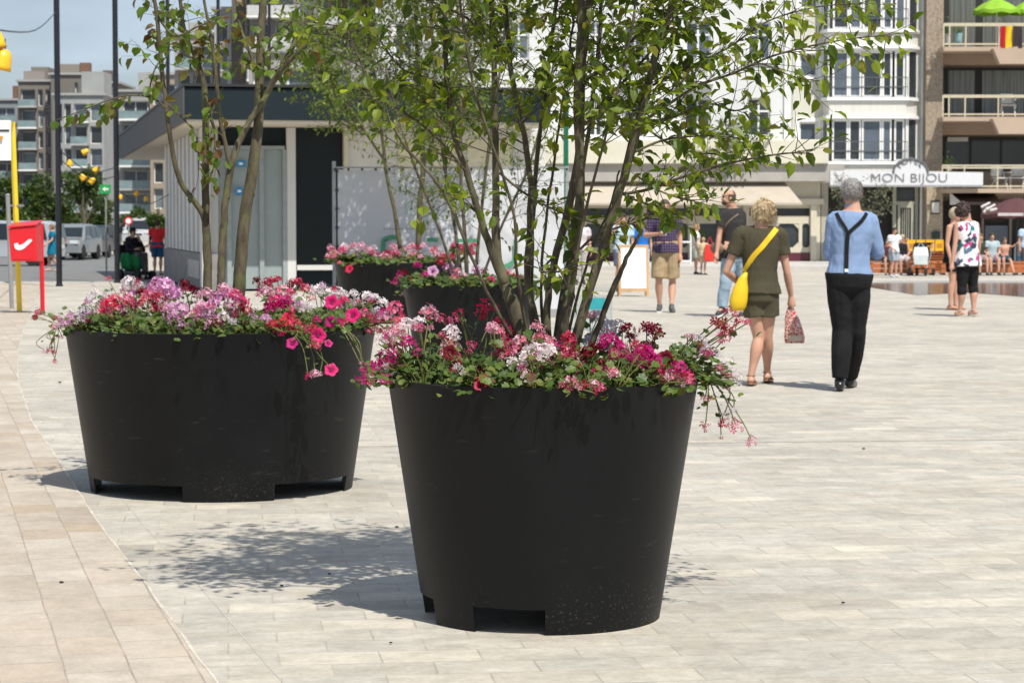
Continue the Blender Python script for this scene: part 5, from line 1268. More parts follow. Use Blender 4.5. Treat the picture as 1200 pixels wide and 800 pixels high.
o = MB().ell(Vector((-.07, -.105, .535)) * Hm, (.065 * Hm, .03 * Hm, .05 * Hm), None, 14, 10).build('bag_body', mat('taupe_bag', (.19, .13, .10), .6), bg_, local=True, smooth=True)

# --- man in plaid shirt, facing us
mpl = bpy.data.materials.new('plaid_cloth'); tt, bb = nodes(mpl)
tc = N(tt, 'ShaderNodeTexCoord'); src = None
base_ = (.012, .014, .045)
mixo = None
for ax, sc_, ph in (('X', 26, 0), ('Z', 22, .4)):
    sx_ = N(tt, 'ShaderNodeSeparateXYZ'); tt.links.new(tc.outputs['Object'], sx_.inputs[0])
    mu = N(tt, 'ShaderNodeMath', operation='MULTIPLY'); mu.inputs[1].default_value = sc_; tt.links.new(sx_.outputs[ax], mu.inputs[0])
    fr_ = N(tt, 'ShaderNodeMath', operation='FRACT'); tt.links.new(mu.outputs[0], fr_.inputs[0])
    gt = N(tt, 'ShaderNodeMath', operation='LESS_THAN'); gt.inputs[1].default_value = .22; tt.links.new(fr_.outputs[0], gt.inputs[0])
    mx = N(tt, 'ShaderNodeMix', data_type='RGBA'); mf = N(tt, 'ShaderNodeMath', operation='MULTIPLY'); mf.inputs[1].default_value = .55; tt.links.new(gt.outputs[0], mf.inputs[0]); tt.links.new(mf.outputs[0], mx.inputs[0])
    if mixo is None: mx.inputs[6].default_value = (*base_, 1)
    else: tt.links.new(mixo, mx.inputs[6])
    mx.inputs[7].default_value = (.30, .10, .16, 1) if ax == 'X' else (.12, .12, .26, 1); mixo = mx.outputs[2]
tt.links.new(mixo, bb.inputs['Base Color']); bb.inputs['Roughness'].default_value = .9
mkh = cloth('khaki', (.36, .27, .16), var=.1)
t, J, Hm, g = person('man in navy plaid shirt and khaki shorts holding a cup, head behind leaves', 780, 366, 232, 0.12,
    pix=dict(P=(780, 292, 0), N=(779, 251, 0), H=(779, 243, -.02), RS=(764, 260, 0), LS=(794, 260, 0), RE=(756, 276, -.02), RW=(772, 274, -.25), LE=(797, 277, .02), LW=(797, 298, -.03),
             RH=(773, 296, 0), LH=(787, 296, 0), RK=(772, 330, -.04), LK=(788, 330, .04), RA=(773, 358, .05), LA=(787, 359, -.10), RT=(772, 363, -.1), LT=(789, 365, -.28)),
    top=dict(mat=mpl, ex=.011, z0=.50, flare=1.05, sleeve=.6, wr=.005), bottom=dict(mat=mkh, len=.88, ex=.012, flare=.006, wr=.006, name='shorts'), shoes=dict(mat=mat('grey_trainers', (.07, .07, .07), .7), sole=mat('white_sole', (.7, .7, .7), .6)),
    hair=dict(mat=mat('brown_hair', (.06, .04, .025), .7, .3, 30), vol=.006, tex=.05), wide=1.08, belly=.01, vox=.010, face=1)
c = g + Matrix.Rotation(.12, 3, 'Z') @ (J['RW'] + Vector((.075, -.075, -.02)))
cu = thing('paper_cup', 'small white paper cup in the hand of the man in the plaid shirt', 'cup', c)
MB().lathe([(.028, 0), (.036, .09)], 14).build('cup', mwh, cu, local=True); MB().lathe([(.038, .091), (.038, .10), (.03, .105)], 14).build('lid', mat('lid_grey', (.5, .5, .52), .5), cu, local=True)

# --- background people
def simple(label, px, base, hh, rot, topc, botc, hairc=(.05, .035, .025), pose=None, sleeve=.55, blen=.8, skinc=MSK, hat=None, face=1, wide=1.05, Y=None, vox=.018, shoe=(.05, .05, .05), topn='shirt', botn='shorts', top=True, z0=.5, flare=1.05, look=0):
    loc = ground(px, base)
    if Y: loc = Vector((at(px, base, Y).x, Y, gz(Y)))
    return person(label, px, base, 0, rot, pose=pose, hh=hh, loc=loc, top=dict(mat=cloth('c%d_%d_%d' % tuple(int(x * 1000) for x in topc), topc), ex=.012, sleeve=sleeve, name=topn, z0=z0, flare=flare) if top else None,
           bottom=dict(mat=cloth('c%d_%d_%d' % tuple(int(x * 1000) for x in botc), botc), len=blen, ex=.012, name=botn), shoes=dict(mat=mat('shoe_%d' % int(shoe[0] * 1000), shoe, .6)),
           hair=dict(mat=mat('hair_%d_%d' % (int(hairc[0] * 1000), int(hairc[2] * 1000)), hairc, .8, .3, 20), vol=.008), hat=hat, face=face, wide=wide, vox=vox, skinc=skinc, look=look)
PH = dict(RE=(-.17, -.02, .68), RW=(-.10, -.10, .86))
simple('man in pale blue tee shading his eyes behind the sandwich board', 729, 345, 1.70, .3, (.42, .55, .62), (.12, .14, .2), pose=PH, Y=50, vox=.014)
simple('person in bright blue shirt standing just right of the sandwich board', 752, 333, 1.66, .2, (.02, .16, .55), (.45, .55, .62), Y=57, vox=.015)
simple('person in pale top behind the tree stems left of the sandwich board', 680, 328, 1.7, 0, (.60, .55, .58), (.45, .42, .42), Y=58, blen=1.9, botn='trousers')
tt_ = simple('woman in white top walking with a child and holding a red bag near the pub', 816, 310, 1.62, PI * .5, (.62, .60, .56), (.45, .5, .42), hairc=(.35, .22, .1), Y=74)[0]
simple('child in a yellow top beside the woman in white near the pub', 824, 310, 1.2, PI * .8, (.66, .55, .35), (.5, .4, .3), hairc=(.4, .28, .12), Y=73.4)
rb = thing('red_bag', 'red shopping bag hanging at the side of the woman in white near the pub', 'bag', at(831, 305, 73.2))
MB().prism([(-.17, .0), (.2, -.05), (.16, .5), (-.12, .5)], -.06, .06).build('bag_body', mat('red_plastic', (.7, .03, .02), .5), rb, local=True, bevel=.02); MB().tube([(-.08, 0, .5), (.02, 0, .75), (.12, 0, .5)], .012, 6).build('handle', mat('red_plastic', (.7, .03, .02), .5), rb, local=True)
hr_ = thing('hand_rail', 'low pale steel railing at the pub front beside the woman in white', 'railing', ground(803, 314))
g = hr_.location.copy(); M_ = MB()
for z in (.95, .25): M_.tube([(g.x - .5, g.y, g.z + z), (g.x + .2, g.y, g.z + z)], .03, 6)
M_.build('rail', mwh, hr_)
for x in (-.5, .2): MB().tube([(g.x + x, g.y, g.z), (g.x + x, g.y, g.z + 1.25 if x > 0 else g.z + .95)], .03, 6).build('post', mwh, hr_)
# bench sitters
def seated(zs=.245, fw=-.25, lean=.0):
    return dict(P=(0, .0, zs + .05), N=(0, lean, zs + .345), H=(0, lean - .012, zs + .435), RS=(-.10, lean, zs + .315), LS=(.10, lean, zs + .315), RE=(-.14, -.03 + lean, zs + .16), LE=(.14, -.03 + lean, zs + .16),
                RW=(-.07, -.15, zs + .09), LW=(.07, -.15, zs + .09), RH=(-.052, -.01, zs + .035), LH=(.052, -.01, zs + .035), RK=(-.075, fw, zs + .02), LK=(.075, fw, zs + .02), RA=(-.06, fw - .02, .045), LA=(.07, fw - .03, .045), RT=(-.07, fw - .11, .015), LT=(.085, fw - .12, .015))
bs_ = Yn + .18
def sit(px, hh, lab, topc, botc, **k):
    zs = .43 / hh + .02
    kw = dict(pose=seated(zs), blen=.85); kw.update(k)
    return simple(lab, px, 320, hh, k.pop('rot', 0) if 'rot' in k else 0, topc, botc, Y=bs_, **{a: b for a, b in kw.items() if a != 'rot'})
sit(1039, 1.35, 'child with bare shoulders sitting at the left end of the bench', (.10, .03, .03), (.06, .05, .06), sleeve=0, skinc=(.5, .3, .2))
sit(1057, 1.62, 'woman in sunglasses and black top sitting on the bench behind the boy', (.02, .02, .025), (.5, .48, .5), sleeve=0, face=2, hairc=(.45, .36, .2), blen=1.0, botn='skirt')
simple('boy in white tee and grey shorts standing in front of the bench', 1047.5, 325, 1.52, .5, (.66, .70, .72), (.33, .37, .42), hairc=(.03, .02, .02), pose=dict(LE=(.16, -.04, .70), LW=(.16, -.15, .74), RE=(-.12, .01, .64), RW=(-.10, -.12, .56)), shoe=(.6, .6, .6), vox=.015)
sit(1149, 1.68, 'person in dark top sitting on the bench behind the floral woman', (.04, .05, .04), (.35, .25, .25), skinc=(.5, .32, .2), hairc=(.1, .07, .03))
sit(1162, 1.74, 'man in light blue tee and mauve shorts sitting on the bench', (.36, .45, .48), (.25, .22, .27), hairc=(.04, .03, .02), shoe=(.03, .03, .03))
pz = seated(.43 / 1.45 + .02); pz.update(LE=(.16, -.05, .62), LW=(.23, -.10, .68), RE=(-.15, .0, .55), RW=(-.07, -.16, .42), LA=(.13, -.40, .045), LT=(.14, -.48, .03))
sit(1177, 1.45, 'bare-chested boy in dark swim shorts sitting next to the man in light blue', (.1, .1, .1), (.03, .07, .09), top=False, pose=pz, skinc=(.50, .30, .19), hairc=(.12, .07, .03), blen=.75)
simple('person in pale blue top cut off by the right edge of the picture', 1202, 322, 1.72, .3, (.42, .55, .66), (.08, .08, .1), blen=1.9, botn='trousers')
simple('woman in a teal dress walking past the parked cars', 61.5, 318, 1.62, -1.2, (.005, .15, .25), (.005, .13, .22), hairc=(.22, .13, .07), topn='dress', z0=.36, flare=1.35, vox=.014,
       pose=dict(RK=(-.05, -.07, .28), RA=(-.05, -.06, .05), RT=(-.06, -.15, .02), LK=(.05, .0, .28), LA=(.05, .12, .06), LT=(.06, .04, .02), LE=(.16, -.03, .66), LW=(.17, -.14, .58)), blen=.3, shoe=(.5, .3, .22))
simple('man in a red tee and blue shorts walking away beside the kiosk', 185, 322.5, 1.76, PI * .97, (.72, .035, .04), (.02, .09, .19), blen=.8, shoe=(.3, .2, .15), vox=.013, wide=1.12)
# scooter rider
gs = ground(157, 327.5)
Ysr = gs.y
ps = seated(.34, -.22, .03); ps.update(RE=(-.15, -.06, .48), RW=(-.10, -.22, .50), LE=(.15, -.06, .48), LW=(.04, -.10, .66))
simple('rider in a black hat and dark jacket sitting on a mobility scooter', 157, 327, 1.74, .75, (.012, .012, .02), (.14, .13, .14), pose=ps, blen=1.9, botn='trousers', hat=mblackc, Y=Ysr + .1, vox=.013, sleeve=1.8, wide=1.3)
ms = thing('mobility_scooter', 'black mobility scooter with a green cloth over its front', 'scooter', gs, .75)
mbp = mat('black_plastic', (.015, .015, .017), .4)
MB().box(-.26, .26, -.55, .45, .14, .24).build('deck', mbp, ms, local=True, bevel=.03)
MB().box(-.26, .26, -.05, .40, .48, .56).build('seat', mbp, ms, local=True, bevel=.03); MB().box(-.25, .25, .36, .46, .56, 1.0).build('seat_back', mbp, ms, local=True, bevel=.04)
MB().box(-.12, .12, .1, .3, .24, .48).build('seat_post', mbp, ms, local=True)
st_ = MB().tube([(0, -.5, .24), (0, -.42, .6), (0, -.34, .9)], [.06, .05, .04], 10).build('steering_column', mbp, ms, local=True)
MB().tube([(-.28, -.28, .98), (-.1, -.36, .92), (.1, -.36, .92), (.28, -.28, .98)], .018, 8).build('handlebar', mbp, st_, local=True)
for sx in (-1, 1):
    MB().tube([(sx * .28, -.3, .95), (sx * .34, -.32, 1.12)], .012, 6).build('mirror_stem', mbp, st_, local=True); MB().ell((sx * .35, -.33, 1.18), (.06, .02, .07)).build('mirror', mbp, st_, local=True)
    for y, rr in ((-.55, .13), (.33, .15)):
        M = Matrix.Translation((sx * .25, y, rr)) @ Matrix.Rotation(PI / 2, 4, 'Y')
        wl = MB().lathe([(rr * .5, -.05), (rr, -.05), (rr, .05), (rr * .5, .05)], 18).xf(M).build('wheel', mty, ms, local=True); MB().lathe([(rr * .5, -.045), (rr * .5, .045)], 12).xf(M).build('rim', mrim, wl, local=True)
gc = thing('green_cloth', 'green cloth draped over the knees of the scooter rider', 'blanket', gs + Vector((-.02, -.30, .0)), .2)
rows = []
for (y, z, w2) in ((.35, .74, .22), (.15, .76, .27), (-.02, .70, .30), (-.1, .58, .31), (-.12, .42, .30), (-.13, .30, .27)):
    rows.append([Vector((lerp(-w2, w2, i / 10), y - .03 * math.sin(i * 1.5 + z * 4), z + .015 * math.sin(i * 2.2))) for i in range(11)])
g_ = MB().rings(rows, cap=False, closed=False); o = g_.build('cloth', mat('green_cloth', (.0, .16, .04), .8), gc, local=True, smooth=True); sdm = o.modifiers.new('t', 'SOLIDIFY'); sdm.thickness = .02
# stroller
gst = Vector((at(1080, 322, Yn - .7).x, Yn - .7, gz(Yn)))
sr_ = thing('stroller', 'black pushchair with a white bag hanging from its handle in front of the stall', 'pushchair', gst, -.5)
g_ = MB(); rows = []
for k in range(7):
    a = PI * k / 6 * .75; rows.append([Vector((x, .05 - .28 * math.cos(a), .78 + .26 * math.sin(a))) for x in (-.22, -.1, .1, .22)])
g_.rings(rows, cap=False, closed=False); o = g_.build('hood', mblackc, sr_, local=True, smooth=True); sdm = o.modifiers.new('t', 'SOLIDIFY'); sdm.thickness = .02
MB().box(-.2, .2, -.2, .2, .42, .50).build('seat', mblackc, sr_, local=True, bevel=.03); MB().box(-.2, .2, .16, .22, .5, .9).build('backrest', mblackc, sr_, local=True, bevel=.02)
MB().box(-.18, .18, -.15, .2, .2, .24).build('basket', mblackc, sr_, local=True)
for sx in (-1, 1):
    MB().tube([(sx * .24, -.42, .1), (sx * .23, .1, .55), (sx * .23, .42, 1.02)], .015, 7).build('frame', mgp, sr_, local=True); MB().tube([(sx * .24, .35, .12), (sx * .23, 0, .5)], .015, 7).build('leg', mgp, sr_, local=True)
    for y in (-.42, .35):
        M = Matrix.Translation((sx * .27, y, .12)) @ Matrix.Rotation(PI / 2, 4, 'Y'); MB().lathe([(.05, -.02), (.12, -.02), (.12, .02), (.05, .02)], 16).xf(M).build('wheel', mty, sr_, local=True)
MB().tube([(-.23, .42, 1.02), (.23, .42, 1.02)], .02, 7).build('handle', mblackc, sr_, local=True)
wb_ = thing('white_bag', 'white shopping bag hanging from the pushchair handle', 'bag', gst + Vector((-.12, -.5, .35)), -.2)
rows = [[Vector((x0 * w2, y0 * d2, z)) for x0, y0 in ((-1, -1), (1, -1), (1, 1), (-1, 1))] for z, w2, d2 in ((0, .2, .07), (.3, .24, .09), (.55, .2, .02))]
MB().rings(rows).build('bag_body', mat('bag_white', (.62, .68, .68), .6), wb_, local=True, bevel=.02); MB().tube([(-.1, 0, .54), (0, 0, .72), (.1, 0, .54)], .01, 6).build('handle', mat('bag_white', (.62, .68, .68), .6), wb_, local=True)
# ================================================================ PLANTERS
def potmat():
    m = bpy.data.materials.new('black_powder_coat'); t, b = nodes(m)
    tc = N(t, 'ShaderNodeTexCoord')
    mp = N(t, 'ShaderNodeMapping'); mp.inputs['Scale'].default_value = (9, 9, 1.1); t.links.new(tc.outputs['Object'], mp.inputs[0])
    n1 = N(t, 'ShaderNodeTexNoise', i_Scale=1.0, i_Detail=5.0, i_Roughness=.7); t.links.new(mp.outputs[0], n1.inputs[0])
    sz = N(t, 'ShaderNodeSeparateXYZ'); t.links.new(tc.outputs['Object'], sz.inputs[0])
    # water streaks run down from the rim
    up = N(t, 'ShaderNodeMapRange'); up.inputs['From Min'].default_value = .30; up.inputs['From Max'].default_value = .84; t.links.new(sz.outputs['Z'], up.inputs[0])
    s1 = N(t, 'ShaderNodeMapRange'); s1.inputs['From Min'].default_value = .56; s1.inputs['From Max'].default_value = .64; t.links.new(n1.outputs['Fac'], s1.inputs[0])
    sm = N(t, 'ShaderNodeMath', operation='MULTIPLY'); t.links.new(up.outputs[0], sm.inputs[0]); t.links.new(s1.outputs[0], sm.inputs[1])
    n2 = N(t, 'ShaderNodeTexNoise', i_Scale=3.0, i_Detail=8.0, i_Roughness=.7); t.links.new(tc.outputs['Object'], n2.inputs[0])
    cr = N(t, 'ShaderNodeValToRGB'); cr.color_ramp.elements[0].position = .35; cr.color_ramp.elements[1].position = .75
    cr.color_ramp.elements[0].color = (.0030, .0035, .0044, 1); cr.color_ramp.elements[1].color = (.0062, .0068, .0078, 1); t.links.new(n2.outputs['Fac'], cr.inputs[0])
    mx = N(t, 'ShaderNodeMix', data_type='RGBA'); t.links.new(sm.outputs[0], mx.inputs[0]); t.links.new(cr.outputs[0], mx.inputs[6]); mx.inputs[7].default_value = (.0022, .0022, .0026, 1)
    # dust kicked up round the foot, in specks
    lo = N(t, 'ShaderNodeMapRange'); lo.inputs['From Min'].default_value = .20; lo.inputs['From Max'].default_value = .0; t.links.new(sz.outputs['Z'], lo.inputs[0])
    vo = N(t, 'ShaderNodeTexNoise', i_Scale=95.0, i_Detail=3.0); t.links.new(tc.outputs['Object'], vo.inputs[0])
    n3 = N(t, 'ShaderNodeTexNoise', i_Scale=3.5, i_Detail=3.0); t.links.new(tc.outputs['Object'], n3.inputs[0])
    a = N(t, 'ShaderNodeMapRange'); a.inputs['From Min'].default_value = .60; a.inputs['From Max'].default_value = .68; t.links.new(vo.outputs['Fac'], a.inputs[0])
    c = N(t, 'ShaderNodeMapRange'); c.inputs['From Min'].default_value = .40; c.inputs['From Max'].default_value = .66; t.links.new(n3.outputs['Fac'], c.inputs[0])
    d1 = N(t, 'ShaderNodeMath', operation='MULTIPLY'); t.links.new(a.outputs[0], d1.inputs[0]); t.links.new(c.outputs[0], d1.inputs[1])
    d2 = N(t, 'ShaderNodeMath', operation='MULTIPLY'); t.links.new(d1.outputs[0], d2.inputs[0]); t.links.new(lo.outputs[0], d2.inputs[1])
    # scuffs
    mp3 = N(t, 'ShaderNodeMapping'); mp3.inputs['Scale'].default_value = (5, 5, 26); mp3.inputs['Rotation'].default_value = (.3, .25, 0); t.links.new(tc.outputs['Object'], mp3.inputs[0])
    n4 = N(t, 'ShaderNodeTexNoise', i_Scale=1.6, i_Detail=5.0); t.links.new(mp3.outputs[0], n4.inputs[0])
    e = N(t, 'ShaderNodeMapRange'); e.inputs['From Min'].default_value = .66; e.inputs['From Max'].default_value = .76; e.inputs['To Max'].default_value = .22; t.links.new(n4.outputs['Fac'], e.inputs[0])
    f = N(t, 'ShaderNodeMath', operation='MAXIMUM'); t.links.new(d2.outputs[0], f.inputs[0]); t.links.new(e.outputs[0], f.inputs[1])
    my = N(t, 'ShaderNodeMix', data_type='RGBA'); t.links.new(f.outputs[0], my.inputs[0]); t.links.new(mx.outputs[2], my.inputs[6]); my.inputs[7].default_value = (.085, .082, .076, 1)
    t.links.new(my.outputs[2], b.inputs['Base Color'])
    rr = N(t, 'ShaderNodeMapRange'); rr.inputs['To Min'].default_value = .40; rr.inputs['To Max'].default_value = .55; t.links.new(n2.outputs['Fac'], rr.inputs[0]); t.links.new(rr.outputs[0], b.inputs['Roughness'])
    b.inputs['Specular IOR Level'].default_value = .22
    bp = N(t, 'ShaderNodeBump', i_Strength=.06, i_Distance=.002); n5 = N(t, 'ShaderNodeTexNoise', i_Scale=240.0); t.links.new(tc.outputs['Object'], n5.inputs[0]); t.links.new(n5.outputs['Fac'], bp.inputs['Height']); t.links.new(bp.outputs[0], b.inputs['Normal'])
    return m
mpot = potmat(); msoil = mat('soil', (.035, .022, .014), .95, .4, 12, bump=.6)
def planter(label, cx, cy, rb, rt, Hp, slots, sh, tilt=(0, 0)):
    t = thing('planter', label, 'planter', (cx, cy, 0), group='round black planters')
    angs = sorted(set([i * 2.5 for i in range(144)] + [a % 360 for s in slots for a in s]))
    inslot = lambda a: any((a - s[0]) % 360 < (s[1] - s[0]) - 1e-6 for s in slots)
    g = MB(); n = len(angs); zl = [0, sh] + [lerp(sh, Hp, k / 6) for k in range(1, 7)]
    for z in zl:
        r = lerp(rb, rt, z / Hp)
        for a in angs: g.v.append((r * math.sin(R(a)), -r * math.cos(R(a)), z))
    for k in range(len(zl) - 1):
        for i in range(n):
            if k == 0 and inslot(angs[i]): continue
            j = (i + 1) % n; g.f.append((k * n + i, k * n + j, (k + 1) * n + j, (k + 1) * n + i))
    o = g.build('shell', mpot, t, local=True, smooth=True)
    sd = o.modifiers.new('thickness', 'SOLIDIFY'); sd.thickness = .008; sd.offset = -1; es = o.modifiers.new('edges', 'EDGE_SPLIT'); es.split_angle = R(35)
    MB().lathe([(.001, sh + .03), (lerp(rb, rt, (sh + .03) / Hp) - .012, sh + .03)], 64, cap=False).build('bottom_plate', mpost, t, local=True)
    g = MB(); rows = []
    for q in range(1, 13):
        rr = (rt - .02) * q / 12; rows.append([Vector((rr * math.cos(2 * PI * j / 48), rr * math.sin(2 * PI * j / 48), Hp - .045 + .02 * noise.noise(Vector((rr * 9 * math.cos(2 * PI * j / 48), rr * 9 * math.sin(2 * PI * j / 48), cx))))) for j in range(48)])
    g.rings(rows, cap=False); g.build('soil', msoil, t, local=True, smooth=True)
    t.rotation_euler = (tilt[0], tilt[1], 0)
    return t
Y1, X1, R1 = 8.09, .105, .546; Y2, X2, R2 = 12.04, -1.52, .805; Y3, R3 = 20.6, .60; Y4, R4 = 32.4, .88
X3 = at(472, 333, Y3).x + R3; X4 = at(392, 307, Y4).x + R4; HP = .84
planter('front black planter, tapered, with a slot cut out of its foot and many-stemmed tree', X1, Y1, .416, R1, HP, [(-95.8, -61.4), (-33.6, .8), (108, 142), (180, 214)], .088, (0, R(.25)))
planter('widest black planter at the left, with two long slots in its foot', X2, Y2, .68, R2, HP, [(-64, -9.4), (29.3, 74), (116, 170), (206, 258)], .082)
planter('smaller black planter half hidden behind the stems of the front tree', X3, Y3, .46, R3, HP, [(-60, -20), (30, 70)], .08)
planter('wide black planter farthest back, in front of the white banner', X4, Y4, .74, R4, HP, [(-60, -10), (30, 80)], .08)

# ---------------------------------------------------------------- flowers
PAL = dict(white=((.72, .70, .69), (.64, .50, .53)), pinkwhite=((.64, .46, .50), (.56, .05, .13)), palepink=((.62, .26, .38), (.68, .50, .55)), lilac=((.56, .24, .46), (.66, .42, .58)),
           greylilac=((.46, .40, .46), (.60, .54, .58)), magenta=((.50, .010, .19), (.34, .006, .10)), hotpink=((.60, .012, .16), (.55, .014, .12)), crimson=((.34, .006, .035), (.48, .03, .09)),
           dark=((.11, .003, .008), (.20, .004, .014)), red=((.60, .02, .05), (.52, .015, .09)), salmon=((.62, .06, .12), (.66, .28, .32)), rose=((.52, .04, .13), (.62, .22, .31)))
def petmat(k):
    nm = 'petal_' + k
    if nm in _m: return _m[nm]
    a, b_ = PAL[k]; m = leafmat(nm, [a, a, lerp(Vector(a), Vector(b_), .5), b_], tr=.3, rough=.6)
    return m
def petal_flower(mb, c, nrm, r, narrow=1.0):
    nrm = nrm.normalized(); a = nrm.cross(Vector((random.random(), random.random(), .1))).normalized(); b_ = nrm.cross(a)
    th0 = random.random() * 6.3
    for k in range(5):
        th = th0 + k * 1.2566 + random.gauss(0, .12); d = a * math.cos(th) + b_ * math.sin(th); s_ = nrm.cross(d); rr = r * random.uniform(.8, 1.15); w_ = rr * .36 * narrow; lift = nrm * (rr * random.uniform(.0, .45))
        o = len(mb.v); mb.v += [tuple(q) for q in (c + d * rr * .08, c + d * rr * .55 + s_ * w_ + lift * .6, c + d * rr * .98 + s_ * w_ * .6 + lift, c + d * rr * .98 - s_ * w_ * .6 + lift * .9, c + d * rr * .55 - s_ * w_ + lift * .5)]
        mb.f += [(o, o + 1, o + 2), (o, o + 2, o + 3), (o, o + 3, o + 4)]
_fh = {}
def umbel_mesh(col, kind, var):
    k = (col, kind, var)
    if k in _fh: return _fh[k]
    rs = random.getstate(); random.seed(hash((kind, var)) % 9999 if False else var * 37 + {'umbel': 1, 'ivy': 2, 'petunia': 3}[kind] * 101)
    g = MB()
    if kind == 'petunia':
        rows = []
        for r, z in ((.08, -.9), (.16, -.4), (.45, -.12), (.8, .0), (1.0, -.03)):
            rows.append([Vector((r * (1 + .10 * math.cos(5 * th) * (r > .4)) * math.cos(th), r * (1 + .10 * math.cos(5 * th) * (r > .4)) * math.sin(th), z + .06 * math.sin(10 * th + var) * (r > .6))) for th in [2 * PI * j / 30 for j in range(30)]])
        g.rings(rows, cap=False)
    else:
        n = 15 if kind == 'umbel' else 10
        for i in range(n):
            zz = 1 - (i + .5) / n * (1.35 if kind == 'umbel' else 1.6); a = i * 2.4 + random.gauss(0, .3); rr = math.sqrt(max(0, 1 - zz * zz)); d = Vector((rr * math.cos(a), rr * math.sin(a), zz * .8))
            q = random.uniform(.5, 1.1) if kind == 'umbel' else random.uniform(.45, 1.1)
            petal_flower(g, d * q, (d + Vector((random.gauss(0, .25), random.gauss(0, .25), random.gauss(0, .25)))), random.uniform(.34, .48), 1.0 if kind == 'umbel' else .75)
    random.setstate(rs)
    me = g.mesh('flower_head', petmat(col), smooth=kind == 'petunia', fixn=False); _fh[k] = me; return me
mstem = leafmat('stem_green', [(.10, .14, .03), (.16, .15, .05), (.08, .12, .02)], tr=.0)
mgerl = leafmat('geranium_leaf', [(.03, .065, .012), (.055, .10, .018), (.10, .155, .028), (.04, .08, .014), (.14, .17, .035), (.09, .045, .02)], tr=.25, rough=.5)
mthr = mat('throat', (.10, .005, .03), .8)
def round_leaf(mb, c, nrm, r, lobes=7):
    nrm = nrm.normalized(); a = nrm.cross(Vector((random.random() - .5, random.random() - .5, .2))).normalized(); b_ = nrm.cross(a); o = len(mb.v); n = 14
    mb.v.append(tuple(c - nrm * r * .12)); ph = random.random() * 6
    for k in range(n):
        th = 2 * PI * k / n; q = r * (1 + (.10 if k % 2 else -.10)) * (1 - .35 * (k == 0)); mb.v.append(tuple(c + (a * math.cos(th) + b_ * math.sin(th)) * q + nrm * (r * .12 * math.sin(2 * th + ph))))
    mb.f += [(o, o + 1 + k, o + 1 + (k + 1) % n) for k in range(n)]
def curve(a, b_, sag=.0, n=5):
    m1 = a.lerp(b_, .5) + Vector((random.gauss(0, .01), random.gauss(0, .01), sag)); return [Vector(q) for q in smooth_path([a, m1, b_], n)]
